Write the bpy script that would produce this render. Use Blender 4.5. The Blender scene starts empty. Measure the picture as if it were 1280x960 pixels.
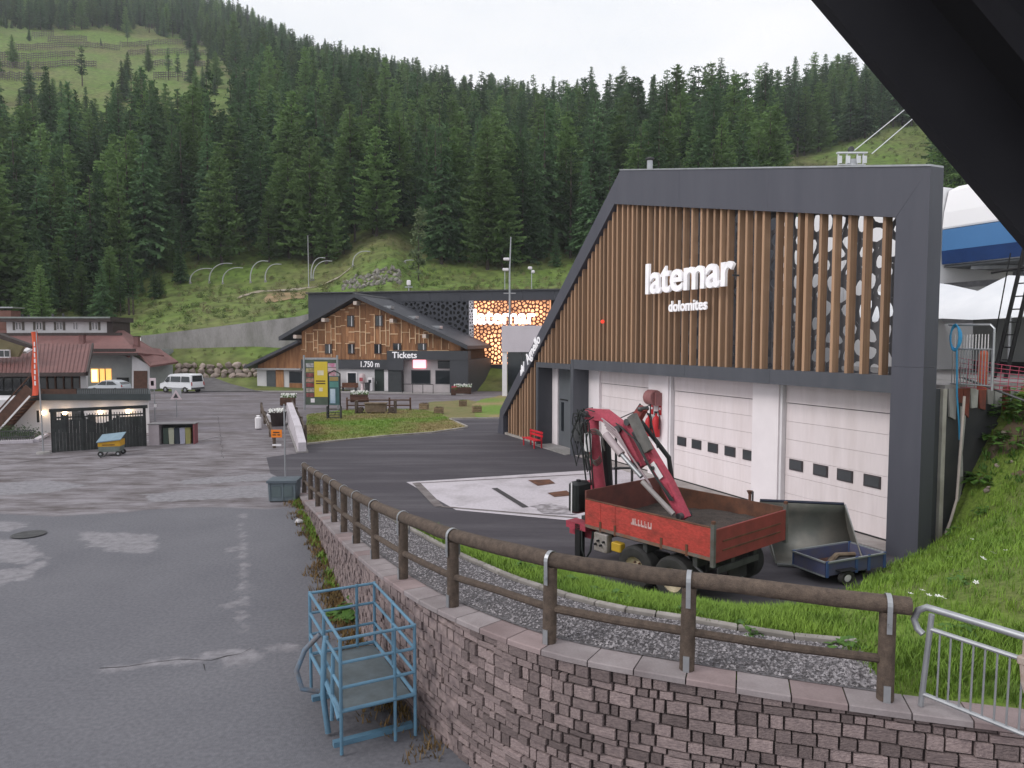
import bpy, bmesh, math, random
import numpy as np
from mathutils import Vector, Matrix
R = math.radians
rnd = random.Random(7)
sc = bpy.context.scene
C = sc.collection
# ------------------------------------------------------------------ camera
FPX, CAMH, PITCH = 900.0, 5.9, math.atan(54 / 900)
cd = bpy.data.cameras.new('camera'); cam = bpy.data.objects.new('camera', cd); C.objects.link(cam)
cam.location = (0, 0, CAMH); cam.rotation_euler = (R(90) - PITCH, 0, 0)
cd.sensor_width = 36; cd.lens = 36 * FPX / 1280; cd.clip_end = 5000; cd.clip_start = 0.05
sc.camera = cam
# ------------------------------------------------------------------ sky and light (evening, overcast)
SUN_EL, SUN_AZ = R(38), R(248)
w = bpy.data.worlds.new('World'); sc.world = w; w.use_nodes = True
nt = w.node_tree; nt.nodes.clear()
out = nt.nodes.new('ShaderNodeOutputWorld'); bg = nt.nodes.new('ShaderNodeBackground')
sky = nt.nodes.new('ShaderNodeTexSky'); sky.sky_type = 'NISHITA'; sky.sun_disc = False
sky.sun_elevation = SUN_EL; sky.sun_rotation = SUN_AZ; sky.altitude = 1700
bg.inputs['Strength'].default_value = 0.1
tc = nt.nodes.new('ShaderNodeTexCoord'); mp = nt.nodes.new('ShaderNodeMapping'); mp.inputs['Scale'].default_value = (1, 1, 2.6)
nz = nt.nodes.new('ShaderNodeTexNoise'); nz.inputs['Scale'].default_value = 2.2; nz.inputs['Detail'].default_value = 7; nz.inputs['Roughness'].default_value = 0.55
rp = nt.nodes.new('ShaderNodeValToRGB'); rp.color_ramp.elements[0].position = 0.30; rp.color_ramp.elements[1].position = 0.62
rp.color_ramp.elements[0].color = (8.9, 9.3, 9.9, 1); rp.color_ramp.elements[1].color = (10.9, 10.8, 10.85, 1)   # cloud deck radiance, times 0.1
mx = nt.nodes.new('ShaderNodeMix'); mx.data_type = 'RGBA'; mx.inputs['Factor'].default_value = 0.93
L_ = nt.links.new
L_(tc.outputs['Generated'], mp.inputs['Vector']); L_(mp.outputs[0], nz.inputs['Vector']); L_(nz.outputs['Fac'], rp.inputs['Fac'])
L_(sky.outputs[0], mx.inputs['A']); L_(rp.outputs[0], mx.inputs['B']); L_(mx.outputs['Result'], bg.inputs['Color']); L_(bg.outputs[0], out.inputs['Surface'])
sd = bpy.data.lights.new('sun', 'SUN'); sd.energy = 1.3; sd.angle = R(22); sd.color = (1, 0.96, 0.93)
sun = bpy.data.objects.new('sun', sd); C.objects.link(sun); sun.rotation_euler = (R(90) - SUN_EL, 0, R(-68))
sc.view_settings.view_transform = 'Standard'; sc.view_settings.look = 'None'; sc.view_settings.exposure = 0.12; sc.view_settings.gamma = 1
sc.cycles.use_denoising = True
sc.cycles.max_bounces = 6; sc.cycles.diffuse_bounces = 2; sc.cycles.glossy_bounces = 3; sc.cycles.transmission_bounces = 4; sc.cycles.volume_bounces = 0
sc.cycles.transparent_max_bounces = 8; sc.cycles.sample_clamp_indirect = 4
# ------------------------------------------------------------------ where the camera's rays go (used to survey the place)
_c, _s = math.cos(PITCH), math.sin(PITCH)
def ray(u, v):
    a = (u - 640) / FPX; b = (480 - v) / FPX
    return Vector((a, _c + b * _s, -_s + b * _c))
def gp(u, v, z=0.0):
    d = ray(u, v); t = (z - CAMH) / d.z
    return Vector((d.x * t, d.y * t, z))
def at(u, v, Y):
    d = ray(u, v); t = Y / d.y
    return Vector((d.x * t, Y, CAMH + d.z * t))
def proj(p):
    x, y0, z0 = p[0], p[1], p[2] - CAMH
    y = y0 * _c - z0 * _s; z = y0 * _s + z0 * _c
    return 640 + FPX * x / y, 480 - FPX * z / y
# ------------------------------------------------------------------ materials
MATS = {}
def M(name, col, rough=0.8, col2=None, scale=2.0, detail=6, lo=0.35, hi=0.65, stretch=(1, 1, 1), bump=0.0, bscale=30, metal=0.0, emit=None, estr=0.0, rand=0.0, fine=0.0, fscale=60, spec=0.35):
    m = bpy.data.materials.new(name); m.use_nodes = True; n = m.node_tree.nodes; l = m.node_tree.links.new
    b = n['Principled BSDF']; b.inputs['Roughness'].default_value = rough; b.inputs['Metallic'].default_value = metal
    b.inputs['Specular IOR Level'].default_value = spec
    col = (*col, 1); col2 = (*(col2 or [c * 0.8 for c in col[:3]]), 1)
    tc = n.new('ShaderNodeTexCoord'); mp = n.new('ShaderNodeMapping'); mp.inputs['Scale'].default_value = stretch
    l(tc.outputs['Object'], mp.inputs['Vector'])
    oi = n.new('ShaderNodeObjectInfo'); add = n.new('ShaderNodeVectorMath'); add.operation = 'MULTIPLY_ADD'
    l(oi.outputs['Random'], add.inputs[0]); add.inputs[1].default_value = (37, 53, 71); l(mp.outputs[0], add.inputs[2])
    nz = n.new('ShaderNodeTexNoise'); nz.inputs['Scale'].default_value = scale; nz.inputs['Detail'].default_value = detail; nz.inputs['Roughness'].default_value = 0.6
    l(add.outputs[0] if rand else mp.outputs[0], nz.inputs['Vector'])
    mr = n.new('ShaderNodeMapRange'); mr.inputs['From Min'].default_value = lo; mr.inputs['From Max'].default_value = hi
    l(nz.outputs['Fac'], mr.inputs['Value'])
    mix = n.new('ShaderNodeMix'); mix.data_type = 'RGBA'; mix.inputs['A'].default_value = col; mix.inputs['B'].default_value = col2
    l(mr.outputs[0], mix.inputs['Factor']); cur = mix.outputs['Result']
    if fine:
        f = n.new('ShaderNodeTexNoise'); f.inputs['Scale'].default_value = fscale; f.inputs['Detail'].default_value = 3; l(mp.outputs[0], f.inputs['Vector'])
        fr = n.new('ShaderNodeMapRange'); fr.inputs['From Min'].default_value = 0.3; fr.inputs['From Max'].default_value = 0.7
        fr.inputs['To Min'].default_value = 1 - fine; fr.inputs['To Max'].default_value = 1 + fine; l(f.outputs['Fac'], fr.inputs['Value'])
        mm = n.new('ShaderNodeMix'); mm.data_type = 'RGBA'; mm.blend_type = 'MULTIPLY'; mm.inputs['Factor'].default_value = 1
        l(cur, mm.inputs['A']); l(fr.outputs[0], mm.inputs['B']); cur = mm.outputs['Result']
    if rand:
        rr = n.new('ShaderNodeMapRange'); rr.inputs['To Min'].default_value = 1 - rand; rr.inputs['To Max'].default_value = 1 + rand; l(oi.outputs['Random'], rr.inputs['Value'])
        hm = n.new('ShaderNodeMix'); hm.data_type = 'RGBA'; hm.blend_type = 'MULTIPLY'; hm.inputs['Factor'].default_value = 1
        l(cur, hm.inputs['A']); l(rr.outputs[0], hm.inputs['B']); cur = hm.outputs['Result']
    l(cur, b.inputs['Base Color'])
    if bump:
        f2 = n.new('ShaderNodeTexNoise'); f2.inputs['Scale'].default_value = bscale; f2.inputs['Detail'].default_value = 4; l(mp.outputs[0], f2.inputs['Vector'])
        bp = n.new('ShaderNodeBump'); bp.inputs['Strength'].default_value = bump; bp.inputs['Distance'].default_value = 0.02
        l(f2.outputs['Fac'], bp.inputs['Height']); l(bp.outputs[0], b.inputs['Normal'])
    if emit:
        b.inputs['Emission Color'].default_value = (*emit, 1); b.inputs['Emission Strength'].default_value = estr
    MATS[name] = m
    return m
def glass(name, col=(0.02, 0.025, 0.03), rough=0.08):
    m = bpy.data.materials.new(name); m.use_nodes = True; b = m.node_tree.nodes['Principled BSDF']
    b.inputs['Base Color'].default_value = (*col, 1); b.inputs['Roughness'].default_value = rough; b.inputs['Specular IOR Level'].default_value = 0.6
    return m
asphalt_old = M('asphalt_old', (0.200, 0.182, 0.204), 0.9, (0.118, 0.102, 0.104), 0.5, 10, 0.36, 0.64, (0.35, 1.2, 1), bump=0.35, bscale=20, fine=0.30, fscale=3.2)
asphalt_mid = M('asphalt_mid', (0.104, 0.095, 0.116), 0.88, (0.132, 0.121, 0.142), 0.3, 7, 0.35, 0.7, bump=0.3, bscale=60, fine=0.13, fscale=16)
asphalt_new = M('asphalt_new', (0.058, 0.052, 0.063), 0.82, (0.112, 0.104, 0.116), 0.55, 9, 0.47, 0.74, (0.22, 1.5, 1), bump=0.25, bscale=60, fine=0.12, fscale=22)
asphalt_worn = M('asphalt_worn', (0.225, 0.215, 0.232), 0.92, (0.150, 0.142, 0.152), 1.2, 8, 0.35, 0.7, bump=0.3, bscale=40, fine=0.12, fscale=14)
crack_m = M('crack', (0.035, 0.032, 0.033), 0.95)
concrete_l = M('concrete_light', (0.53, 0.49, 0.53), 0.85, (0.36, 0.33, 0.35), 0.7, 9, 0.48, 0.75, bump=0.12, bscale=30, fine=0.08, fscale=10)
concrete_m = M('concrete_mid', (0.34, 0.32, 0.32), 0.9, (0.22, 0.21, 0.20), 0.6, 8, 0.4, 0.7, (1, 1, 0.35), bump=0.15, bscale=20, fine=0.08, fscale=8)
kerb_m = M('kerb', (0.36, 0.33, 0.31), 0.9, (0.24, 0.22, 0.2), 1.5, 6, bump=0.2, rand=0.12)
gravel_m = M('gravel', (0.165, 0.155, 0.165), 0.95, (0.075, 0.068, 0.07), 26, 3, 0.42, 0.58, bump=1.0, bscale=38)
soil_m = M('soil', (0.16, 0.115, 0.075), 0.95, (0.09, 0.07, 0.05), 1.5, 7, bump=0.5, bscale=12)
dirt_grass = M('dry_grass', (0.20, 0.165, 0.075), 0.95, (0.14, 0.15, 0.05), 0.6, 7, fine=0.2, fscale=20)
lawn_m = M('lawn', (0.13, 0.215, 0.034), 0.95, (0.26, 0.205, 0.095), 0.14, 8, 0.40, 0.58, fine=0.25, fscale=9, bump=0.5, bscale=25)
bank_m = M('bank_grass', (0.13, 0.20, 0.03), 0.95, (0.115, 0.115, 0.045), 0.7, 9, 0.40, 0.72, fine=0.3, fscale=12, bump=0.6, bscale=14)
meadow_m = M('meadow', (0.115, 0.180, 0.034), 0.95, (0.150, 0.142, 0.060), 0.045, 9, 0.4, 0.68, fine=0.35, fscale=0.6, bump=0.5, bscale=1.2)
blade_m = M('grass_blade', (0.19, 0.30, 0.038), 0.75, (0.105, 0.195, 0.026), 0.9, 7, 0.35, 0.68, fine=0.2, fscale=5)
dark_frame = M('anthracite_sheet', (0.082, 0.083, 0.104), 0.5, (0.066, 0.067, 0.086), 1.6, 7, 0.35, 0.7, (1.0, 1.0, 0.16), fine=0.05, fscale=0.8, metal=0.0, spec=0.4)
dark_frame2 = M('anthracite_roof', (0.068, 0.070, 0.082), 0.55, (0.055, 0.057, 0.068), 0.6, 5)
dark_beam = M('anthracite_beam', (0.070, 0.074, 0.088), 0.55, (0.09, 0.094, 0.11), 1.0, 5, stretch=(1, 1, 0.2))
slat_m = M('timber_slat', (0.42, 0.262, 0.165), 0.75, (0.30, 0.182, 0.115), 3, 5, stretch=(6, 6, 0.35), rand=0.22)
perf_m = M('perforated_sheet', (0.105, 0.103, 0.112), 0.6)
door_white = M('door_panel_white', (0.78, 0.70, 0.71), 0.6, (0.66, 0.575, 0.57), 1.1, 8, 0.45, 0.85, (1.6, 1, 0.22), fine=0.03, fscale=6)
pillar_white = M('pillar_white', (0.84, 0.78, 0.80), 0.7, (0.78, 0.72, 0.74), 1.0, 5)
white_p = M('white_paint', (0.80, 0.77, 0.79), 0.6, (0.72, 0.69, 0.71), 1.2)
letter_w = M('letter_white', (0.86, 0.84, 0.87), 0.5, emit=(1, 0.97, 1), estr=0.22)
render_w = M('white_render', (0.66, 0.64, 0.66), 0.85, (0.56, 0.54, 0.55), 0.8, 7, stretch=(1, 1, 0.4))
grey_wall = M('grey_render', (0.33, 0.34, 0.34), 0.9, (0.27, 0.28, 0.28), 0.7)
black_m = M('black_matt', (0.018, 0.018, 0.02), 0.6)
dark_m = M('dark_interior', (0.03, 0.03, 0.032), 0.8)
glass_d = glass('dark_glass'); glass_b = glass('grey_glass', (0.05, 0.055, 0.06), 0.12)
steel = M('galvanised_steel', (0.40, 0.41, 0.43), 0.42, (0.32, 0.33, 0.35), 4, metal=0.6)
steel_d = M('dark_steel', (0.10, 0.10, 0.105), 0.5, (0.06, 0.06, 0.065), 3, metal=0.4)
log_m = M('weathered_log', (0.115, 0.085, 0.066), 0.85, (0.060, 0.044, 0.036), 4, 7, 0.35, 0.7, (3, 3, 3), bump=0.5, bscale=25, rand=0.12, fine=0.2, fscale=30)
log_l = M('dry_log', (0.22, 0.17, 0.12), 0.9, (0.12, 0.085, 0.06), 2, 6, rand=0.2)
brown_wood = M('brown_wood', (0.11, 0.055, 0.038), 0.8, (0.07, 0.036, 0.026), 3, 5, rand=0.15)
chalet_wood = M('chalet_wood', (0.38, 0.19, 0.092), 0.85, (0.20, 0.092, 0.046), 1.2, 7, 0.35, 0.68, (2.5, 2.5, 0.35), rand=0.30)
batten_m = M('chalet_batten', (0.78, 0.56, 0.36), 0.85, (0.60, 0.40, 0.24), 2, 5, rand=0.15)
roof_red = M('red_roof_sheet', (0.205, 0.098, 0.092), 0.65, (0.150, 0.072, 0.068), 0.5, 7, 0.35, 0.7, (1, 1, 1), fine=0.1, fscale=3)
roof_edge = M('roof_edge_dark', (0.055, 0.040, 0.038), 0.7)
crane_red = M('crane_red', (0.42, 0.062, 0.098), 0.55, (0.25, 0.045, 0.06), 3.5, 9, 0.45, 0.75, rand=0.1, spec=0.35, fine=0.12, fscale=18, bump=0.1)
box_red = M('trailer_red', (0.47, 0.062, 0.050), 0.62, (0.26, 0.048, 0.038), 2.6, 10, 0.46, 0.72, (1, 1, 2.2), fine=0.2, fscale=14, bump=0.15, bscale=20)
rust_m = M('rust', (0.17, 0.075, 0.045), 0.9, (0.09, 0.045, 0.032), 3, 7, bump=0.2)
blue_paint = M('blue_paint', (0.115, 0.235, 0.34), 0.55, (0.085, 0.15, 0.21), 3, 7, 0.45, 0.75, rand=0.08)
rubber = M('rubber', (0.028, 0.027, 0.028), 0.85, (0.045, 0.043, 0.042), 3, 6)
rim_m = M('cream_rim', (0.58, 0.50, 0.36), 0.6, (0.36, 0.29, 0.2), 4, 7)
hose_m = M('hydraulic_hose', (0.022, 0.026, 0.026), 0.5)
red_p = M('red_paint', (0.52, 0.025, 0.03), 0.45, (0.42, 0.02, 0.026), 3)
# ------------------------------------------------------------------ mesh helpers
class MB:
    def __init__(s): s.v = []; s.f = []
    def add(s, vs, fs):
        o = len(s.v); s.v += [tuple(v) for v in vs]; s.f += [tuple(i + o for i in f) for f in fs]; return s
    def box(s, x0, x1, y0, y1, z0, z1):
        return s.add([(x0, y0, z0), (x1, y0, z0), (x1, y1, z0), (x0, y1, z0), (x0, y0, z1), (x1, y0, z1), (x1, y1, z1), (x0, y1, z1)],
                     [(0, 3, 2, 1), (4, 5, 6, 7), (0, 1, 5, 4), (1, 2, 6, 5), (2, 3, 7, 6), (3, 0, 4, 7)])
    def cbox(s, c, size, rz=0.0, tilt=None, ch=0.0):
        """chamfered (ch) box about its centre, turned by rz"""
        hx, hy, hz = size[0] / 2, size[1] / 2, size[2] / 2
        if ch:
            vs = []
            for z, k in ((-hz, ch), (-hz + ch, 0), (hz - ch, 0), (hz, ch)):
                a, b = hx - k, hy - k; q = ch
                vs += [(-a + q, -b, z), (a - q, -b, z), (a, -b + q, z), (a, b - q, z), (a - q, b, z), (-a + q, b, z), (-a, b - q, z), (-a, -b + q, z)]
            fs = [tuple(range(7, -1, -1)), tuple(range(24, 32))]
            for r in range(3):
                for i in range(8):
                    j = (i + 1) % 8; fs.append((r * 8 + i, r * 8 + j, r * 8 + 8 + j, r * 8 + 8 + i))
        else:
            m = MB().box(-hx, hx, -hy, hy, -hz, hz); vs, fs = m.v, m.f
        mt = Matrix.Translation(c) @ (tilt or Matrix.Rotation(rz, 4, 'Z'))
        return s.add([mt @ Vector(v) for v in vs], fs)
    def beam(s, a, b, wd, ht, up=(0, 0, 1)):
        """rectangular bar from a to b"""
        a, b = Vector(a), Vector(b); d = (b - a).normalized(); u = Vector(up)
        if abs(d.dot(u)) > 0.99: u = Vector((1, 0, 0))
        r = d.cross(u).normalized() * wd / 2; t = r.cross(d).normalized() * ht / 2
        vs = [p + i * r + j * t for p in (a, b) for i, j in ((-1, -1), (1, -1), (1, 1), (-1, 1))]
        return s.add(vs, [(0, 3, 2, 1), (4, 5, 6, 7), (0, 1, 5, 4), (1, 2, 6, 5), (2, 3, 7, 6), (3, 0, 4, 7)])
    def tube(s, pts, r, n=8, caps=True):
        pts = [Vector(p) for p in pts]; rs = r if isinstance(r, (list, tuple)) else [r] * len(pts)
        vs = []; fs = []; ref = None
        for i, p in enumerate(pts):
            d = (pts[min(i + 1, len(pts) - 1)] - pts[max(i - 1, 0)]).normalized()
            if ref is None: ref = Vector((0, 0, 1)) if abs(d.z) < 0.9 else Vector((1, 0, 0))
            a = d.cross(ref).normalized(); b = d.cross(a).normalized(); ref = -b if False else a.cross(d) if a.cross(d).length else ref
            for k in range(n):
                t = 2 * math.pi * k / n; vs.append(p + (a * math.cos(t) + b * math.sin(t)) * rs[i])
        for i in range(len(pts) - 1):
            for k in range(n):
                fs.append((i * n + k, i * n + (k + 1) % n, (i + 1) * n + (k + 1) % n, (i + 1) * n + k))
        if caps: fs += [tuple(range(n - 1, -1, -1)), tuple(range((len(pts) - 1) * n, len(pts) * n))]
        return s.add(vs, fs)
    def prism(s, poly, fr, th):
        """poly of 2D points; fr(x, y, t) -> 3D; extruded t from 0 to th"""
        n = len(poly); vs = [fr(x, y, 0) for x, y in poly] + [fr(x, y, th) for x, y in poly]
        fs = [tuple(range(n)), tuple(range(2 * n - 1, n - 1, -1))] + [(i, i + n, (i + 1) % n + n, (i + 1) % n) for i in range(n)]
        return s.add(vs, fs)
    def lathe(s, prof, n=16, c=(0, 0, 0), axis='Z'):
        vs = []; fs = []; c = Vector(c)
        for r, z in prof:
            for k in range(n):
                t = 2 * math.pi * k / n; x, y = r * math.cos(t), r * math.sin(t)
                vs.append(c + (Vector((x, y, z)) if axis == 'Z' else Vector((x, z, y)) if axis == 'Y' else Vector((z, x, y))))
        for i in range(len(prof) - 1):
            for k in range(n): fs.append((i * n + k, i * n + (k + 1) % n, (i + 1) * n + (k + 1) % n, (i + 1) * n + k))
        return s.add(vs, fs)
    def mesh(s, name, mat, smooth=False, off=(0, 0, 0)):
        me = bpy.data.meshes.new(name); o = Vector(off)
        me.from_pydata([Vector(v) - o for v in s.v] if o.length else s.v, [], s.f); 
        bm = bmesh.new(); bm.from_mesh(me); bmesh.ops.recalc_face_normals(bm, faces=bm.faces); bm.to_mesh(me); bm.free()
        if mat: me.materials.append(mat)
        if smooth:
            me.polygons.foreach_set('use_smooth', [True] * len(me.polygons))
            if hasattr(me, 'set_sharp_from_angle'): me.set_sharp_from_angle(angle=R(40))
        return me
    def build(s, name, mat, parent=None, smooth=False, loc=(0, 0, 0), off=(0, 0, 0)):
        o = bpy.data.objects.new(name, s.mesh(name, mat, smooth, off)); C.objects.link(o); o.location = loc
        if parent: o.parent = parent
        return o
def tag(o, label=None, cat=None, group=None, kind=None):
    if label: o['label'] = label
    if cat: o['category'] = cat
    if group: o['group'] = group
    if kind: o['kind'] = kind
    return o
def thing(name, label, cat, loc=(0, 0, 0), rz=0.0, group=None):
    o = bpy.data.objects.new(name, None); C.objects.link(o); o.location = loc; o.rotation_euler = (0, 0, rz); o.empty_display_size = 0.2
    return tag(o, label, cat, group)
def place(name, me, parent=None, loc=(0, 0, 0), rot=(0, 0, 0), scale=(1, 1, 1)):
    o = bpy.data.objects.new(name, me); C.objects.link(o); o.location = loc; o.rotation_euler = rot; o.scale = scale
    if parent: o.parent = parent
    return o
def copy_tree(o, parent=None, label=None, loc=None, rz=None, skip=()):
    c = o.copy(); C.objects.link(c); c.parent = parent
    if label: c['label'] = label
    if loc is not None: c.location = loc
    if rz is not None: c.rotation_euler = (0, 0, rz)
    for ch in list(o.children): copy_tree(ch, c)
    return c
def sheet(name, poly, z, mat, kind='structure', label=None):
    m = MB(); n = len(poly); m.add([(p[0], p[1], z) for p in poly], [tuple(range(n))])
    o = m.build(name, mat); return tag(o, label, None, None, kind)
def ragged(poly, step=0.5, amp=0.15, seed=0):
    r = random.Random(seed); o = []
    for i in range(len(poly)):
        a, b = Vector(poly[i][:2]), Vector(poly[(i + 1) % len(poly)][:2]); k = max(1, int((b - a).length / step))
        for j in range(k): o.append(a.lerp(b, j / k) + Vector((r.uniform(-amp, amp), r.uniform(-amp, amp))))
    return o
def text_mesh(txt, size, extrude, offset=0.0, shear=0.0, xs=1.0, align='LEFT', space=1.0):
    cu = bpy.data.curves.new('lettering', 'FONT'); cu.body = txt; cu.size = size; cu.extrude = extrude; cu.offset = offset; cu.shear = shear
    cu.align_x = align; cu.resolution_u = 3; cu.space_character = space
    o = bpy.data.objects.new('lettering', cu); C.objects.link(o)
    dg = bpy.context.evaluated_depsgraph_get(); me = bpy.data.meshes.new_from_object(o.evaluated_get(dg))
    bpy.data.objects.remove(o); bpy.data.curves.remove(cu)
    me.transform(Matrix.Diagonal((xs, 1, 1, 1)))
    return me
def text(name, txt, size, mat, parent, loc, rot=(R(90), 0, 0), extrude=0.02, width=None, **k):
    me = text_mesh(txt, size, extrude, **k)
    if width:
        xs = [v.co.x for v in me.vertices]; w0 = max(xs) - min(xs); me.transform(Matrix.Diagonal((width / w0, 1, 1, 1)))
    xs = [v.co.x for v in me.vertices]; me.transform(Matrix.Translation((-min(xs), 0, 0)))
    me.materials.clear(); me.materials.append(mat); me.name = name
    return place(name, me, parent, loc, rot)
def clip(poly, a, b, c):
    """keep a*x + b*y <= c"""
    o = []
    for i in range(len(poly)):
        p, q = poly[i], poly[(i + 1) % len(poly)]; dp = a * p[0] + b * p[1] - c; dq = a * q[0] + b * q[1] - c
        if dp <= 0: o.append(p)
        if dp * dq < 0:
            t = dp / (dp - dq); o.append((p[0] + t * (q[0] - p[0]), p[1] + t * (q[1] - p[1])))
    return o
def perforated(x0, x1, z0, z1, cell, border, seed, jit=0.42, keep=None, asp=1.5):
    """organic net: Voronoi-like cells, each with a rounded hole; returns MB in (x, 0, z)"""
    r = random.Random(seed); nx = max(1, round((x1 - x0) / cell)); nz_ = max(1, round((z1 - z0) / (cell * asp))); m = MB()
    dx, dz = (x1 - x0) / nx, (z1 - z0) / nz_
    P = {(i, j): (x0 + (i + 0.5 + r.uniform(-jit, jit)) * dx, z0 + (j + 0.5 + 0.5 * (i % 2) * 0.6 + r.uniform(-jit, jit)) * dz) for i in range(-2, nx + 2) for j in range(-2, nz_ + 2)}
    for i in range(-1, nx + 1):
        for j in range(-1, nz_ + 1):
            p = P[i, j]; poly = [(x0, z0), (x1, z0), (x1, z1), (x0, z1)]
            for a in range(-2, 3):
                for b in range(-2, 3):
                    q = P.get((i + a, j + b))
                    if q is None or (a == 0 and b == 0): continue
                    nx_, nzz = q[0] - p[0], q[1] - p[1]
                    poly = clip(poly, nx_, nzz, (q[0] ** 2 + q[1] ** 2 - p[0] ** 2 - p[1] ** 2) / 2)
                    if len(poly) < 3: break
                if len(poly) < 3: break
            if len(poly) < 3: continue
            cx = sum(v[0] for v in poly) / len(poly); cz = sum(v[1] for v in poly) / len(poly)
            if keep and not keep(cx, cz): continue
            per = []
            n = len(poly); L = [math.dist(poly[k], poly[(k + 1) % n]) for k in range(n)]; tot = sum(L)
            K = 10; t = 0; k = 0; acc = 0
            for s_ in range(K):
                d = tot * s_ / K
                while acc + L[k] < d: acc += L[k]; k += 1
                f = (d - acc) / max(L[k], 1e-6); a, b = poly[k], poly[(k + 1) % n]
                per.append((a[0] + (b[0] - a[0]) * f, a[1] + (b[1] - a[1]) * f))
            rad = min(math.dist((cx, cz), q) for q in per); 
            sh = max(0.15, 1 - border / max(rad, 1e-3)) * r.uniform(0.9, 1.0)
            inn = [(cx + (q[0] - cx) * sh, cz + (q[1] - cz) * sh) for q in per]
            inn = [((inn[k - 1][0] + 2 * inn[k][0] + inn[(k + 1) % K][0]) / 4, (inn[k - 1][1] + 2 * inn[k][1] + inn[(k + 1) % K][1]) / 4) for k in range(K)]
            # outer ring keeps the true corners
            vs = [(x, 0, z) for x, z in per] + [(x, 0, z) for x, z in inn] + [(x, 0.03, z) for x, z in inn]
            fs = [(k, (k + 1) % K, K + (k + 1) % K, K + k) for k in range(K)] + [(K + k, K + (k + 1) % K, 2 * K + (k + 1) % K, 2 * K + k) for k in range(K)]
            o0 = len(m.v); m.add(vs, fs)
            for q in range(n):   # corner slivers left between the resampled ring and the true outline
                c_ = poly[q]; ks = sorted(range(K), key=lambda k: math.dist(per[k], c_))[:2]
                if math.dist(per[ks[0]], c_) > 1e-4: m.add([(c_[0], 0, c_[1])] + [(per[k][0], 0, per[k][1]) for k in ks], [(0, 1, 2)])
    return m
# ================================================================== THE SETTING
# ---- flat ground: parking lot, forecourt, street
sheet('parking_lot', [(-90, -6), (70, -6), (70, 90), (-90, 90)], 0.0, asphalt_old)
apron = [Vector((-8.2, 28.3, 0)), gp(338, 592), gp(333, 572), gp(376, 566), gp(386, 554.5), gp(470, 547.5), gp(540, 542), gp(580, 537), gp(562, 525), gp(596, 524), gp(640, 523.5), Vector((40, 62, 0)), Vector((40, 5, 0)), Vector((5, 12, 0)), Vector((-1, 20, 0))]
sheet('forecourt', apron, 0.006, asphalt_new)
# worn patches: a finely divided sheet of the lot whose wear has shapes of its own
WORN = [[(98, 664), (150, 666), (194, 668), (196, 680), (186, 692), (150, 690), (122, 686), (100, 676)], [(-30, 652), (20, 651), (34, 658), (18, 664), (-30, 663)], [(-30, 672), (30, 676), (52, 694), (48, 706), (20, 704), (-30, 700)],
        [(-30, 712), (20, 711), (22, 726), (4, 732), (-30, 733)], [(30, 708), (60, 695), (62, 702), (30, 726), (12, 728)], [(120, 838), (190, 826), (240, 822), (300, 812), (328, 816), (320, 826), (318, 834), (280, 834), (275, 824), (230, 830), (160, 838)],
        [(333, 810), (372, 805), (374, 811), (336, 816)], [(276, 757), (296, 753), (298, 759), (280, 762)], [(284, 686), (292, 686), (291, 690), (284, 690)], [(300, 640), (303, 640), (308, 690), (309, 760), (302, 790), (298, 760), (301, 690)],
        [(185, 628), (300, 622), (372, 622), (372, 612), (330, 606), (250, 612), (180, 618)], [(-40, 606), (60, 600), (110, 607), (60, 616), (-40, 622)], [(225, 600), (300, 594), (365, 590), (365, 598), (300, 603), (230, 606)]]
SOILP = [[(395, 640), (378, 640), (374, 650), (398, 690), (405, 720), (415, 745), (440, 775), (480, 815), (505, 800), (470, 760), (438, 715), (412, 675)]]
def poly_sd(X, Y, P):
    P = np.array([(p.x, p.y) for p in P]); d = np.full(X.shape, 1e9); ins_ = np.zeros(X.shape, bool); n = len(P)
    for i in range(n):
        a, b_ = P[i], P[(i + 1) % n]; e = b_ - a; t = np.clip(((X - a[0]) * e[0] + (Y - a[1]) * e[1]) / max(e @ e, 1e-9), 0, 1)
        d = np.minimum(d, np.hypot(X - a[0] - t * e[0], Y - a[1] - t * e[1]))
        cr_ = ((a[1] > Y) != (b_[1] > Y)) & (X < (b_[0] - a[0]) * (Y - a[1]) / (b_[1] - a[1] + 1e-12) + a[0]); ins_ ^= cr_
    return np.where(ins_, d, -d)
gxl = np.arange(-27, 3.01, 0.14); gyl = np.concatenate([np.arange(2, 20, 0.12), np.arange(20, 46, 0.2)]); GX, GY = np.meshgrid(gxl, gyl, indexing='ij')
wear = np.zeros(GX.shape); soil_w = np.zeros(GX.shape)
for P in WORN: wear = np.maximum(wear, np.clip(0.5 + poly_sd(GX, GY, [gp(*p) for p in P]) / 0.55, 0, 1))
for P in SOILP: soil_w = np.maximum(soil_w, np.clip(0.5 + poly_sd(GX, GY, [gp(*p) for p in P]) / 0.7, 0, 1))
edge_y = np.interp(640 + 900 * GX / GY, [-400, -40, 60, 150, 240, 330, 400], [24, 24.4, 23.8, 24.6, 25.3, 25.1, 25.6]); rough_w = np.clip(0.5 + (GY - edge_y) / 0.9, 0, 1)
m = MB(); m.v = np.stack([GX.ravel(), GY.ravel(), np.full(GX.size, 0.004)], 1).tolist(); nY_ = len(gyl)
m.f = [(i * nY_ + j, (i + 1) * nY_ + j, (i + 1) * nY_ + j + 1, i * nY_ + j + 1) for i in range(len(gxl) - 1) for j in range(nY_ - 1)]
lm_ = bpy.data.meshes.new('asphalt_lane'); lm_.from_pydata(m.v, [], m.f)
for nm, arr in (('wear', wear), ('rough', rough_w), ('soil', soil_w)):
    a_ = lm_.attributes.new(nm, 'FLOAT', 'POINT'); a_.data.foreach_set('value', arr.ravel().astype(np.float32))
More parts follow.
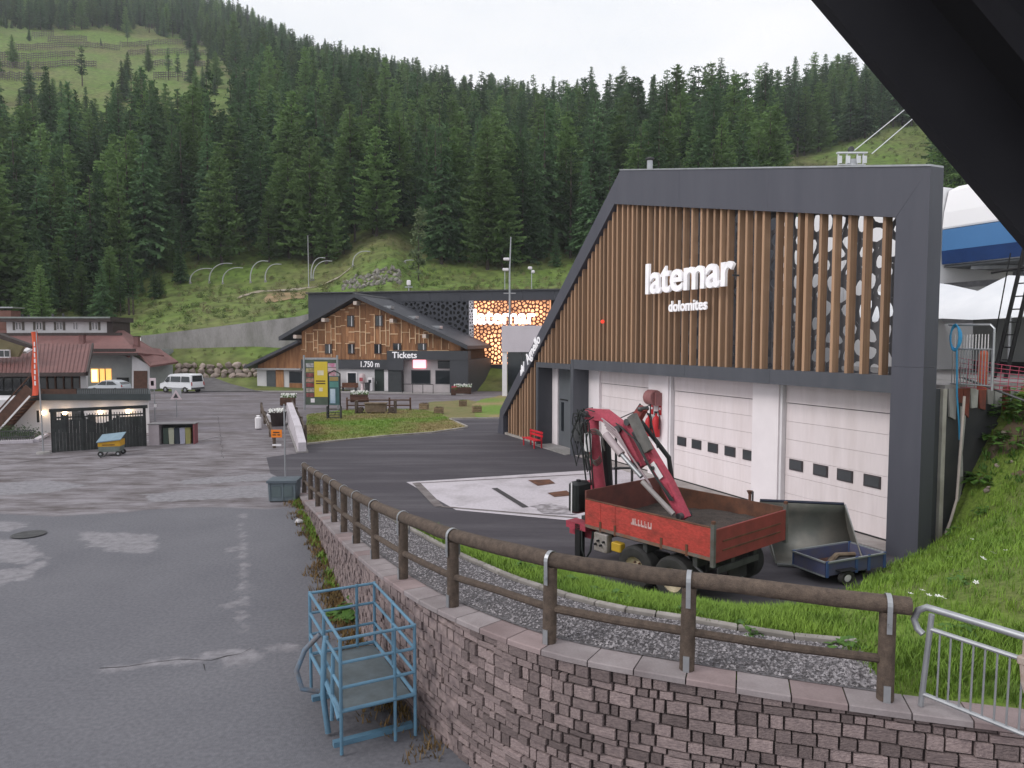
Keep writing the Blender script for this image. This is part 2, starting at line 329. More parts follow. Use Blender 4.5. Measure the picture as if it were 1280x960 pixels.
lot_m = M('asphalt_lane', (0.122, 0.121, 0.138), 0.88, (0.155, 0.153, 0.170), 0.3, 8, 0.32, 0.72, bump=0.35, bscale=55, fine=0.16, fscale=14)
nn = lot_m.node_tree.nodes; ll = lot_m.node_tree.links.new; bs = nn['Principled BSDF']; cur = bs.inputs['Base Color'].links[0].from_socket; tcn = nn.new('ShaderNodeTexCoord')
def lot_layer(attr, scale, amp, c1, c2, lo, hi, stretch=(1, 1, 1)):
    global cur
    at_ = nn.new('ShaderNodeAttribute'); at_.attribute_name = attr; mp = nn.new('ShaderNodeMapping'); mp.inputs['Scale'].default_value = stretch; ll(tcn.outputs['Object'], mp.inputs['Vector'])
    nz = nn.new('ShaderNodeTexNoise'); nz.inputs['Scale'].default_value = scale; nz.inputs['Detail'].default_value = 9; nz.inputs['Roughness'].default_value = 0.68; ll(mp.outputs[0], nz.inputs['Vector'])
    ma = nn.new('ShaderNodeMath'); ma.operation = 'MULTIPLY_ADD'; ll(nz.outputs['Fac'], ma.inputs[0]); ma.inputs[1].default_value = amp; ll(at_.outputs['Fac'], ma.inputs[2])
    mr = nn.new('ShaderNodeMapRange'); mr.interpolation_type = 'SMOOTHSTEP'; mr.inputs['From Min'].default_value = lo + amp * .5; mr.inputs['From Max'].default_value = hi + amp * .5; ll(ma.outputs[0], mr.inputs['Value'])
    n2 = nn.new('ShaderNodeTexNoise'); n2.inputs['Scale'].default_value = scale * 2.3; n2.inputs['Detail'].default_value = 9; n2.inputs['Roughness'].default_value = 0.7; ll(mp.outputs[0], n2.inputs['Vector'])
    m2 = nn.new('ShaderNodeMapRange'); m2.inputs['From Min'].default_value = 0.38; m2.inputs['From Max'].default_value = 0.62; ll(n2.outputs['Fac'], m2.inputs['Value'])
    cm = nn.new('ShaderNodeMix'); cm.data_type = 'RGBA'; cm.inputs['A'].default_value = (*c1, 1); cm.inputs['B'].default_value = (*c2, 1); ll(m2.outputs[0], cm.inputs['Factor'])
    mx_ = nn.new('ShaderNodeMix'); mx_.data_type = 'RGBA'; ll(mr.outputs[0], mx_.inputs['Factor']); ll(cur, mx_.inputs['A']); ll(cm.outputs['Result'], mx_.inputs['B']); cur = mx_.outputs['Result']
lot_layer('rough', 0.55, 1.4, (0.100, 0.084, 0.086), (0.250, 0.232, 0.252), 0.35, 0.65, (0.42, 1.25, 1))
lot_layer('wear', 1.7, 2.0, (0.180, 0.172, 0.188), (0.262, 0.252, 0.272), 0.30, 0.72)
lot_layer('soil', 2.0, 1.0, (0.155, 0.115, 0.080), (0.105, 0.088, 0.080), 0.35, 0.75)
ll(cur, bs.inputs['Base Color']); lm_.materials.append(lot_m); tag(place('asphalt_lane', lm_), kind='structure')
def patch(pts, seed, mat=asphalt_worn, z=0.008, amp=0.10, step=0.3):
    sheet('asphalt_patch', ragged([gp(*p) for p in pts], step, amp, seed), z + 0.0016 * (seed % 20), mat)
def crack(pts, wd, seed):
    wd = wd * 0.55
    r = random.Random(seed); P = [gp(*p) for p in pts]; L, Rr = [], []
    for i in range(len(P) - 1):
        k = max(2, int((P[i + 1] - P[i]).length / 0.35))
        for j in range(k):
            q = P[i].lerp(P[i + 1], j / k) + Vector((r.uniform(-.06, .06), r.uniform(-.1, .1), 0)); w2 = wd * r.uniform(0.3, 1)
            d = (P[i + 1] - P[i]).normalized(); n = Vector((-d.y, d.x, 0)) * w2; L.append(q + n); Rr.append(q - n)
    m = MB(); n = len(L); m.add([(p.x, p.y, 0.012) for p in L] + [(p.x, p.y, 0.012) for p in Rr], [(i, i + 1, n + i + 1, n + i) for i in range(n - 1)])
    tag(m.build('asphalt_crack', crack_m), kind='structure')
crack([(125, 838), (190, 830), (265, 823), (300, 815), (322, 812)], 0.022, 1)
crack([(250, 842), (262, 824)], 0.02, 2)
crack([(-20, 584), (60, 574), (150, 566), (225, 556), (280, 545)], 0.07, 3)
crack([(20, 598), (120, 589), (210, 572), (275, 573)], 0.05, 4)
crack([(278, 573), (276, 545), (272, 520)], 0.025, 5)
crack([(60, 566), (-20, 570)], 0.06, 6)
crack([(232, 600), (300, 590), (360, 588)], 0.05, 8)
mh = MB().lathe([(0.0, 0.012), (0.36, 0.012), (0.40, 0.018), (0.47, 0.016)], 20).build('manhole_cover', steel_d, loc=gp(36, 669) + Vector((0, 0, .02)))
tag(mh, 'round dark manhole cover set into the worn asphalt', 'manhole cover')
# ---- pale concrete slab in front of the garage doors
sA, sB, sC, sD = gp(508, 603), gp(740, 588), gp(722, 652), gp(570, 638)
E1, E2 = Vector((5.6, 32.6, 0)), Vector((8.9, 24.6, 0)); F1 = Vector((5.6, 22.6, 0))
slab = sheet('concrete_slab', [sA, sB, E1, E2, F1, sC, sD], 0.016, concrete_l)
def strip(a, b, wd, z, mat, name='slab_joint'):
    d = (b - a).normalized(); n = Vector((-d.y, d.x, 0)) * wd / 2
    o = MB().add([(*(a + n).xy, z), (*(b + n).xy, z), (*(b - n).xy, z), (*(a - n).xy, z)], [(0, 1, 2, 3)]).build(name, mat); return tag(o, kind='structure')
ins = lambda p, q, k: p.lerp(q, k)
joint_m = M('slab_joint', (0.13, 0.11, 0.11), 0.9, (0.22, 0.2, 0.2), 2)
strip(gp(522, 604.5), gp(738, 593), 0.14, 0.024, joint_m); strip(gp(520, 604), gp(549, 634), 0.33, 0.028, joint_m); strip(gp(552, 634), gp(722, 648), 0.16, 0.024, joint_m)
strip(gp(618, 611), gp(657, 635), 0.24, 0.032, M('drain_grate', (0.06, 0.055, 0.06), 0.7), 'drain_channel')
for i, (a, b_, c_, d_) in enumerate((((660, 601), (687, 600), (694, 605), (672, 608)), ((684, 617), (708, 614), (716, 620), (693, 622)))):
    o = sheet('drain_cover', [gp(*q) for q in (a, b_, c_, d_)], 0.032, rust_m, None)
    tag(o, ('rusty rectangular drain cover in the slab, the farther of two', 'rusty rectangular drain cover in the slab, the nearer of two')[i], 'drain cover')
patch([(664, 634), (690, 630), (716, 636), (718, 645), (690, 643), (672, 640)], 21, M('slab_stain', (0.20, 0.18, 0.19), 0.9, (0.42, 0.39, 0.42), 3, 8, 0.4, 0.6), 0.036, 0.12, 0.2)
# ---- lawn with kerbs and dry track
lawn = [gp(383, 555), gp(383, 519), gp(430, 513), gp(513, 512), gp(548, 516), gp(562, 524), gp(583, 534.5), gp(540, 541), gp(470, 546)]
sheet('lawn', ragged(lawn, 1.5, 0.05, 4), 0.05, lawn_m)
sheet('dry_track', ragged([gp(520, 516), gp(535, 503), gp(585, 500), gp(604, 505), gp(602, 523.5), gp(562, 524.5)], 0.8, 0.2, 5), 0.030, dirt_grass)
sheet('grass_verge', ragged([gp(597, 523), gp(588, 508), gp(600, 500), gp(640, 492), gp(640, 523)], 0.8, 0.15, 6), 0.045, lawn_m)
def kerb(pts, wd=0.16, ht=0.12, ln=1.0, label=None):
    k = thing('kerb', label, 'kerb', pts[0]); i = 0; o0 = Vector(pts[0])
    me = MB().cbox((0, 0, 0), (1, wd, ht), ch=0.015).mesh('kerb_stone', kerb_m)
    for a, b in zip(pts[:-1], pts[1:]):
        a, b = Vector(a), Vector(b); n = max(1, round((b - a).length / ln)); d = (b - a); rz = math.atan2(d.y, d.x); sl = d.length / n
        pit = -math.atan2(d.z, d.xy.length)
        for j in range(n):
            place('kerb_stone', me, k, a + d * ((j + 0.5) / n) - o0 + Vector((0, 0, ht / 2 - 0.02)), (0, pit, rz), (sl - 0.012, 1, 1))
    return k
kerb([gp(383, 556), gp(430, 551), gp(480, 546), gp(540, 541.5), gp(584, 535)], label='pale kerb curving along the front edge of the lawn')
kerb([gp(584, 534), gp(562, 524.5)], label='short kerb at the lawn corner beside the dry track')
kerb([gp(563, 524), gp(624, 523)], label='kerb between the dry track and the garage building')
# ---- terrace behind the stone wall: one surface through surveyed heights
PL = [(9.5, 6.4, 2.05), (6.5, 6.9, 2.03), (4.05, 7.6, 2.0), (2.03, 8.15, 2.08), (0.47, 8.85, 2.1), (-0.87, 10.4, 1.98), (-1.85, 12.05, 1.84), (-2.68, 13.9, 1.62), (-3.45, 15.75, 1.4),
      (-4.15, 17.55, 1.17), (-4.85, 19.4, 0.95), (-5.55, 21.2, 0.75), (-6.3, 23.1, 0.52), (-7.1, 25.1, 0.3), (-7.9, 27.1, 0.12)]
PL = [Vector(p) for p in PL]
def along(k):   # point, inward normal (to the right of the walk away from the camera) at station k (float)
    k = min(max(k, 0), len(PL) - 1.0001); i = int(k); f = k - i
    p0, p1, p2, p3 = PL[max(i - 1, 0)], PL[i], PL[i + 1], PL[min(i + 2, len(PL) - 1)]
    p = 0.5 * ((2 * p1) + (p2 - p0) * f + (2 * p0 - 5 * p1 + 4 * p2 - p3) * f * f + (3 * p1 - p0 - 3 * p2 + p3) * f ** 3)
    t = ((p2 - p0) * (1 - f) + (p3 - p1) * f); t.z = 0; t.normalize()
    return p, Vector((t.y, -t.x, 0))
cps = []
for k in range(2, len(PL)):
    p, n = along(k); h = p.z; g = 1.5
    cps.append((p.x, p.y, h - 0.02)); q = p + n * g; cps.append((q.x, q.y, h - 0.03))
    cr = 3.2 if h > 1.5 else 2.0; q = p + n * 2.1; cps.append((q.x, q.y, h - (0.14 if h > 1.5 else 0.1)))
    if 3 <= k:
        q = p + n * cr; cps.append((q.x, q.y, h - (0.44 if h > 1.5 else 0.08)))
        q = p + n * (cr + 0.55 + 1.6 * h); cps.append((q.x, q.y, -0.15)); q = p + n * (cr + 2.5 + 1.6 * h); cps.append((q.x, q.y, -0.3))
cps += [(9.5, 6.4, 2.2), (6.5, 6.9, 2.05), (5.5, 10.4, 1.92), (6.9, 9.7, 2.3), (5.6, 12.0, 1.45), (6.6, 13.7, 1.0), (8.2, 15.6, 0.5), (9.6, 17.2, 0.38), (10.7, 18.4, 0.36), (11.3, 19.0, 0.45), (6.0, 15.4, -0.2), (7.6, 17.2, -0.25), (9.2, 18.6, -0.2), (9.6, 20.2, -0.4), (6.5, 18.5, -0.5), (8.2, 20.0, -0.5), (8.6, 23.0, -0.6), (10.4, 20.4, -0.3), (5, 17.5, -0.4), (7, 22, -.6),
        (11.82, 19.48, 0.55), (12.4, 19.75, 1.6), (13.1, 20.05, 2.56), (13.57, 20.2, 3.33), (14.0, 20.4, 4.0), (14.7, 20.7, 4.5), (13, 23, 4.4), (16, 24, 4.5), (18.5, 24, 4.6), (9, 12, 2.4), (10.6, 15, 1.9), (12.4, 17.5, 1.9), (14, 19, 3.2), (16, 19, 4.3), (14, 14, 4.2), (19, 18, 5), (10, 9, 3.3), (24, 24, 5.2), (24, 10, 5.6), (18, 7, 5)]
cps = np.array(cps)
def _phi(r2): return np.where(r2 > 0, 0.5 * r2 * np.log(np.maximum(r2, 1e-9)), 0)
_n = len(cps); _A = np.zeros((_n + 3, _n + 3)); _d2 = ((cps[:, None, :2] - cps[None, :, :2]) ** 2).sum(-1)
_A[:_n, :_n] = _phi(_d2) + 0.15 * np.eye(_n); _A[:_n, _n] = 1; _A[:_n, _n + 1:] = cps[:, :2]; _A[_n:, :_n] = _A[:_n, _n:].T
_w = np.linalg.solve(_A, np.concatenate([cps[:, 2], np.zeros(3)]))
def ter(x, y):
    x = np.atleast_1d(np.asarray(x, float)); y = np.atleast_1d(np.asarray(y, float))
    d2 = (x[:, None] - cps[None, :, 0]) ** 2 + (y[:, None] - cps[None, :, 1]) ** 2
    return _phi(d2) @ _w[:_n] + _w[_n] + _w[_n + 1] * x + _w[_n + 2] * y
_st = [along(i * 0.1)[0] for i in range(int((len(PL) - 1) * 10) + 1)]
_stn = [along(i * 0.1)[1] for i in range(len(_st))]
_stp = np.array([(p.x, p.y, p.z) for p in _st]); _snn = np.array([(n.x, n.y) for n in _stn])
def off_wall(x, y):
    d2 = (x - _stp[:, 0]) ** 2 + (y - _stp[:, 1]) ** 2; i = int(d2.argmin())
    return float((x - _stp[i, 0]) * _snn[i, 0] + (y - _stp[i, 1]) * _snn[i, 1]), i
gx = np.arange(-9, 24.01, 0.25); gy = np.arange(5.5, 24.3, 0.25); XX, YY = np.meshgrid(gx, gy, indexing='ij')
ZZ = ter(XX.ravel(), YY.ravel()).reshape(XX.shape)
ZZ = ZZ + 0.05 * np.sin(XX * 2.1 + 1.3 * np.sin(YY * 1.7)) * np.sin(YY * 1.9 + XX) * np.clip((XX - 5) / 4, 0, 1)
m = MB(); idx = {}; qs = []
for i in range(len(gx) - 1):
    for j in range(len(gy) - 1):
        zz = ZZ[i:i + 2, j:j + 2]
        if zz.max() < -0.12: continue
        cx, cy = gx[i] + 0.125, gy[j] + 0.125
        if off_wall(cx, cy)[0] < 0.0: continue
        gl_ = (cx - 10.94) * 0.3934 - (cy - 20.63) * 0.9194; gd_ = (cx - 10.94) * 0.9194 + (cy - 20.63) * 0.3934
        if gl_ < 1.3 and gd_ > -0.95 and gl_ > -12: continue
        q = []
        for a, b_ in ((0, 0), (1, 0), (1, 1), (0, 1)):
            kx = (i + a, j + b_)
            if kx not in idx: idx[kx] = len(m.v); m.v.append((gx[kx[0]], gy[kx[1]], float(ZZ[kx])))
            q.append(idx[kx])
        m.f.append(tuple(q))
tag(m.build('grass_bank', bank_m, smooth=True), kind='structure')
# gravel strip between the wall and the kerb
GW = 1.45
m = MB(); st = [2 + i * 0.2 for i in range(int((len(PL) - 3.2) / 0.2))]
for k in st:
    p, n = along(k)
    for j in range(6):
        q = p + n * (0.15 + (GW - 0.15) * j / 5); m.v.append((q.x, q.y, float(ter(q.x, q.y)[0]) + 0.035))
for i in range(len(st) - 1):
    for j in range(5): m.f.append((i * 6 + j, i * 6 + j + 1, i * 6 + 7 + j, i * 6 + 6 + j))
tag(m.build('gravel_strip', gravel_m, smooth=True), kind='structure')
# loose stones on the strip: nobody could count them
r = random.Random(5); m = MB()
for i in range(9000):
    k = 2 + (len(PL) - 6) * r.random() ** 1.8; p, n = along(k); q = p + n * r.uniform(0.2, GW - 0.04); s_ = r.uniform(0.012, 0.030); z = float(ter(q.x, q.y)[0]) + 0.035
    a = r.uniform(0, 3); m.add([(q.x + s_ * math.cos(a), q.y + s_ * math.sin(a), z), (q.x + s_ * math.cos(a + 2.1), q.y + s_ * math.sin(a + 2.1), z), (q.x + s_ * math.cos(a + 4.2), q.y + s_ * math.sin(a + 4.2), z + s_ * 0.3), (q.x, q.y, z + s_ * 0.9)], [(0, 1, 3), (1, 2, 3), (2, 0, 3)])
o = m.build('loose_gravel', M('gravel_stone', (0.48, 0.45, 0.47), 0.9, (0.10, 0.09, 0.095), 17, 2, 0.35, 0.65)); tag(o, 'grey loose gravel stones scattered behind the stone wall', 'gravel', None, 'stuff')
def zter(p, dz=0.0): return Vector((p.x, p.y, float(ter(p.x, p.y)[0]) + dz))
kp = []
for i in range(26):
    p, n = along(2 + i * 0.36); kp.append(zter(p + n * (GW + 0.06), 0.0))
kerb(kp, 0.11, 0.12, 0.9, 'thin pale kerb between the gravel strip and the grass bank')
# ---- stone retaining wall: core, bricks and coping stones
wall = thing('stone_wall', 'curved retaining wall of reddish stone bricks with flat coping stones', 'wall', PL[4].xy.to_3d())
W0 = PL[4].xy.to_3d(); WT = 0.20
wr = random.Random(11)
ks = [1.0 + i * 0.1 for i in range(int((len(PL) - 2.0) / 0.1) + 1)]
m = MB()
for k in ks:
    p, n = along(k); o_ = p - n * (WT - 0.03); i_ = p + n * 0.12
    m.v += [(o_.x, o_.y, -0.1), (o_.x, o_.y, p.z - 0.05), (i_.x, i_.y, p.z - 0.05), (i_.x, i_.y, -0.1)]
for i in range(len(ks) - 1):
    for a in range(4): b_ = (a + 1) % 4; m.f.append((i * 4 + a, i * 4 + b_, i * 4 + 4 + b_, i * 4 + 4 + a))
m.build('wall_core', M('mortar', (0.075, 0.055, 0.055), 0.95, (0.05, 0.04, 0.04), 4), wall, off=W0)
# arc length table
SL = [0.0]; SP = [along(ks[0])]
for k in ks[1:]:
    q = along(k); SL.append(SL[-1] + (q[0].xy - SP[-1][0].xy).length); SP.append(q)
def at_len(s):
    i = min(max(int(np.searchsorted(SL, s)) - 1, 0), len(SL) - 2); f = (s - SL[i]) / (SL[i + 1] - SL[i])
    return SP[i][0].lerp(SP[i + 1][0], f), SP[i][1].lerp(SP[i + 1][1], f)
bricks = []
z = 0.0; row = 0
while z < 2.1:
    h = wr.uniform(0.075, 0.165); s = -wr.uniform(0, 0.2)
    while s < SL[-1]:
        l = wr.choice((wr.uniform(0.10, 0.18), wr.uniform(0.16, 0.27), wr.uniform(0.22, 0.36))); c_ = s + l / 2
        if 0 < c_ < SL[-1]:
            p, n = at_len(c_)
            hh = min(h, p.z - 0.055 - z)
            if hh > 0.03: bricks.append((p - n * (WT - 0.012) + Vector((0, 0, z + hh / 2 - p.z)), n, l - wr.uniform(.012, .028), hh - wr.uniform(.012, .026)))
        s += l
    z += h
brick_m = M('stone_brick', (0.285, 0.222, 0.215), 0.9, (0.175, 0.135, 0.136), 5, 7, 0.35, 0.65, bump=0.9, bscale=9, rand=0.40, fine=0.15, fscale=25)
brick_me = MB().cbox((0, 0, 0), (1, 0.07, 1), ch=0.012).mesh('brick', brick_m)
def seen_px(p): u, v = proj(p); return -10 < u < 1290 and v < 970
bricks.sort(key=lambda b: (0 if seen_px(b[0]) else 1, b[0].length))
rest = MB(); kb = 0
for c_, n, l, h in bricks:
    rz = math.atan2(n.y, n.x) - math.pi / 2; off = wr.uniform(-0.022, 0.024)
    c2 = c_ - n * off
    if kb < 300 and seen_px(c_):
        place('brick', brick_me, wall, c2 - W0, (wr.uniform(-.03, .03), wr.uniform(-.03, .03), rz), (l, 1, h)); kb += 1
    else:
        rest.cbox(c2, (l, 0.07, h), rz)
tag(rest.build('brick_courses', M('stone_brick_far', (0.29, 0.225, 0.218), 0.9, (0.150, 0.116, 0.118), 4.5, 5, 0.35, 0.65, bump=0.5, bscale=14, fine=0.2, fscale=12), wall, off=W0), kind='stuff')
cop_m = M('coping_stone', (0.30, 0.265, 0.27), 0.85, (0.225, 0.19, 0.195), 2.0, 6, bump=0.15, bscale=30, rand=0.12, fine=0.06, fscale=40)
cop_r = M('coping_stone_red', (0.29, 0.225, 0.225), 0.85, (0.225, 0.17, 0.17), 2.0, 6, bump=0.15, bscale=30, rand=0.12, fine=0.06, fscale=40)
s = 0.0; i = 0
while s < SL[-1] - 0.2:
    l = wr.uniform(0.5, 0.62); e = min(s + l, SL[-1]); m = MB()
    for q in (s + 0.008, (s + e) / 2, e - 0.008):
        p, n = at_len(q); a_, b_ = p - n * 0.25, p + n * 0.17
        m.v += [(a_.x, a_.y, p.z - 0.055), (a_.x, a_.y, p.z + 0.004), (a_.x + n.x * .012, a_.y + n.y * .012, p.z + 0.016), (b_.x, b_.y, p.z + 0.016), (b_.x, b_.y, p.z - 0.055)]
    for a in range(2):
        for b2 in range(5): b3 = (b2 + 1) % 5; m.f.append((a * 5 + b2, a * 5 + b3, a * 5 + 5 + b3, a * 5 + 5 + b2))
    m.f += [(4, 3, 2, 1, 0), (10, 11, 12, 13, 14)]
    m.build('coping_stone', cop_r if wr.random() < 0.3 else cop_m, wall, off=W0); s = e; i += 1
# weeds and dry grass along the foot of the wall
def tufts(name, pts, h0, h1, nb, mat, label, cat, seed, spread=0.08, lean=0.5, wd=0.012, kind='stuff'):
    r = random.Random(seed); V = []; Fc = []
    for p in pts:
        for b in range(nb):
            a = r.uniform(0, 6.283); h = r.uniform(h0, h1); ln = r.uniform(0.1, lean) * h; w2 = wd * r.uniform(0.7, 1.4)
            bx, by = p.x + r.uniform(-spread, spread), p.y + r.uniform(-spread, spread); ca, sa = math.cos(a), math.sin(a); o = len(V)
            V += [(bx - sa * w2, by + ca * w2, p.z), (bx + sa * w2, by - ca * w2, p.z), (bx + ca * ln * .4 + sa * w2 * .7, by + sa * ln * .4 - ca * w2 * .7, p.z + h * .6), (bx + ca * ln * .4 - sa * w2 * .7, by + sa * ln * .4 + ca * w2 * .7, p.z + h * .6), (bx + ca * ln, by + sa * ln, p.z + h)]
            Fc += [(o, o + 1, o + 2, o + 3), (o + 3, o + 2, o + 4)]
    me = bpy.data.meshes.new(name); me.from_pydata(V, [], Fc); me.materials.append(mat)
    o = bpy.data.objects.new(name, me); C.objects.link(o); return tag(o, label, cat, None, kind)
r = random.Random(8); P = []
while len(P) < 260:
    s = SL[-1] * r.uniform(0.3, 0.97); p, n = at_len(s); d = abs(r.gauss(0, 0.22))
    if 0.45 < s / SL[-1] < 0.6 or r.random() < 0.35: q = p - n * (WT + 0.08 + d); P.append(Vector((q.x, q.y, 0.005)))
straw = M('straw', (0.21, 0.13, 0.055), 0.95, (0.12, 0.085, 0.035), 2)
tufts('dry_weeds', P, 0.03, 0.16, 16, straw, 'dry brown weeds along the foot of the stone wall', 'weeds', 4, 0.16, 1.2)
P = []
while len(P) < 60:
    s = SL[-1] * r.uniform(0.58, 0.97); p, n = at_len(s); q = p - n * (WT + 0.10 + abs(r.gauss(0, 0.08))); P.append(Vector((q.x, q.y, 0.005)))
tufts('green_weeds', P, 0.06, 0.22, 12, blade_m, 'green weeds growing at the far foot of the stone wall', 'weeds', 5, 0.08, 0.9, 0.015)
# grass on the bank
r = random.Random(21); P1 = []
while len(P1) < 15000:
    if r.random() < 0.55:
        k = 2 + 7.5 * r.random(); p, n = along(k); q = p + n * r.uniform(GW + 0.14, 4.6)
    else:
        q = Vector((r.uniform(4, 17), r.uniform(8, 23.5), 0)) if r.random() < .85 else Vector((r.uniform(4.2, 7.5), r.uniform(6.4, 9), 0))
    ow, _ = off_wall(q.x, q.y)
    if ow < (GW + 0.13 if q.x < 4.15 else 0.25): continue
    z = float(ter(q.x, q.y)[0]); gl_ = (q.x - 10.94) * 0.3934 - (q.y - 20.63) * 0.9194; gd_ = (q.x - 10.94) * 0.9194 + (q.y - 20.63) * 0.3934
    if z < 0.0 or (gl_ < 1.75 and gd_ > -1.0): continue
    u, v = proj((q.x, q.y, z))
    if not (440 < u < 1330 and v < 990): continue
    P1.append(Vector((q.x, q.y, z - 0.01)))
far_ = [p for p in P1 if p.y > 12]; near_ = [p for p in P1 if p.y <= 12]
tufts('bank_grass', near_, 0.05, 0.20, 9, blade_m, 'bright green grass on the strip behind the gravel', 'grass', 6, 0.09, 0.9, 0.006)
tufts('bank_grass', far_, 0.06, 0.20, 8, blade_m, 'bright green grass on the bank by the garage', 'grass', 7, 0.12, 0.9, 0.009)

# short grass on the lawn
r = random.Random(44); P = []; lw = [gp(383, 555), gp(383, 519), gp(430, 513), gp(513, 512), gp(548, 516), gp(562, 524), gp(583, 534.5), gp(540, 541), gp(470, 546)]
lx0, lx1 = min(p.x for p in lw), max(p.x for p in lw); ly0, ly1 = min(p.y for p in lw), max(p.y for p in lw)
cx_ = np.array([r.uniform(lx0, lx1) for _ in range(9000)]); cy_ = np.array([r.uniform(ly0, ly1) for _ in range(9000)]); ok_ = poly_sd(cx_, cy_, lw) > 0.15
tufts('lawn_grass', [Vector((a, b_, 0.045)) for a, b_ in zip(cx_[ok_], cy_[ok_])], 0.04, 0.13, 5, M('lawn_blade', (0.16, 0.26, 0.04), 0.85, (0.27, 0.225, 0.10), 0.14, 8, 0.40, 0.58), 'short patchy grass on the lawn by the chalet', 'grass', 12, 0.16, 1.0, 0.016)
# ================================================================== HILLSIDE
def ip(u, xs, ys): return np.interp(u, xs, ys)
def hill_z(X, Y):
    X = np.asarray(X, float); Y = np.asarray(Y, float); u = 640 + 900 * X / np.maximum(Y, 1)
    zl = ip(u, [-600, 0, 150, 183, 378, 430, 900, 1400], [7.5, 7.6, 6.3, 6.25, 8.9, 10.5, 11, 12])          # at 97 m
    zm = ip(u, [-600, 0, 120, 220, 300, 400, 425, 455, 490, 525, 600, 700, 1000, 1400], [11, 11.5, 13, 15, 15, 15.6, 16.6, 19.4, 20.6, 17.2, 16.6, 17, 19, 21])    # at 128 m
    Rr = ip(u, [-600, 0, 300, 500, 680, 725, 850, 960, 1010, 1400], [900, 800, 650, 550, 450, 330, 270, 310, 400, 460])
    yr = ip(u, [-600, -200, 0, 290, 400, 500, 600, 680, 725, 800, 900, 960, 1010, 1100, 1280, 1500], [-150, -80, -40, 34, 80, 112, 138, 164, 182, 188, 186, 176, 146, 116, 88, 70])
    zR = CAMH + (426 - yr) / 900 * Rr
    z = np.where(Y < 128, zl + (zm - zl) * np.clip((Y - 97) / 31, 0, 1), zm + (zR - zm) * np.clip((Y - 128) / (Rr - 128), 0, 1.0) ** 1.03)
    z = z - np.clip(Y - Rr, 0, None) * 0.12
    k = np.clip((Y - 128) / 60, 0, 1)
    z = z + k * (2.2 * np.sin(X * 0.045 + 1.2 * np.sin(Y * 0.02)) + 1.6 * np.sin(Y * 0.06 + X * 0.031) + 0.7 * np.sin(X * 0.17) * np.sin(Y * 0.13))
    z = z + np.clip((Y - 100) / 10, 0, 1) * 0.25 * np.sin(X * 0.6 + np.sin(Y * 0.5)) * np.sin(Y * 0.7)
    return z
us = np.linspace(-420, 1560, 200); ys = np.concatenate([np.arange(97.2, 132, 1.2), np.arange(132, 300, 5), np.arange(300, 1100, 14)])
m = MB(); UU, YV = np.meshgrid(us, ys, indexing='ij'); XV = (UU - 640) / 900 * YV; ZV = hill_z(XV, YV)
m.v = [tuple(p) for p in np.stack([XV.ravel(), YV.ravel(), ZV.ravel()], 1).tolist()]; nY = len(ys)
m.f = [(i * nY + j, (i + 1) * nY + j, (i + 1) * nY + j + 1, i * nY + j + 1) for i in range(len(us) - 1) for j in range(nY - 1)]
tag(m.build('hillside', meadow_m, smooth=True), kind='structure')
# lower bank between the street and the concrete wall
def low_z(X, Y):
    u = 640 + 900 * X / Y; top = ip(u, [-600, 0, 150, 183, 378, 430, 1400], [7.4, 7.5, 6.2, 4.8, 5.4, 10.3, 11])
    return np.interp(Y, [84, 88, 91.2, 92.4, 97.2], [0, 0.55, 1.35, 3.2, 5.0]) / 5.0 * top * ip(u, [-600, 180, 215, 320, 345, 1500], [1, 1, 1, 1, 0.95, 0.9])
ys2 = np.array([84, 86, 88, 90, 91.2, 91.8, 92.4, 93.5, 95, 97.2, 97.3]); us2 = np.linspace(-420, 1560, 130); m = MB()
for u in us2:
    for y in ys2: x = (u - 640) / 900 * y; m.v.append((x, y, float(low_z(x, y)) - 0.02))
nY = len(ys2); m.f = [(i * nY + j, (i + 1) * nY + j, (i + 1) * nY + j + 1, i * nY + j + 1) for i in range(len(us2) - 1) for j in range(nY - 1)]
tag(m.build('lower_bank', meadow_m, smooth=True), kind='structure')
# road climbing past the chalet
m = MB()
for t in np.linspace(0, 1, 12):
    a = at(255 - 45 * t, 492, 83 + 7.6 * t); b_ = at(330 - 62 * t, 492, 83 + 7.6 * t)
    for p in (a, b_): m.v.append((p.x, p.y, float(low_z(p.x, p.y)) + 0.06))
m.f = [(2 * i, 2 * i + 1, 2 * i + 3, 2 * i + 2) for i in range(11)]
tag(m.build('side_road', M('road_gravelly', (0.15, 0.14, 0.145), 0.95, (0.10, 0.094, 0.095), 0.8, 7)), kind='structure')
# ---- concrete retaining wall
cw = thing('retaining_wall', 'long grey concrete retaining wall below the meadow, behind the boulders', 'wall', at(183, 436, 97.0))
O = Vector(cw.location); cols = np.linspace(176, 392, 13)
for i in range(12):
    a, b_ = cols[i], cols[i + 1]; A = at(a + 0.04, 430, 97.05); B = at(b_ - 0.04, 430, 97.05); m = MB()
    za, zb = float(hill_z(A.x, 97.3)) + 0.25, float(hill_z(B.x, 97.3)) + 0.25
    vs = []
    for (p, zt) in ((A, za), (B, zb)):
        for yy in (97.05, 97.45): vs += [(p.x, yy, 3.2), (p.x, yy, zt)]
    m.add(vs, [(0, 4, 5, 1), (2, 3, 7, 6), (1, 5, 7, 3), (0, 1, 3, 2), (4, 6, 7, 5), (0, 2, 6, 4)]); m.build('wall_panel', concrete_m, cw, off=O)
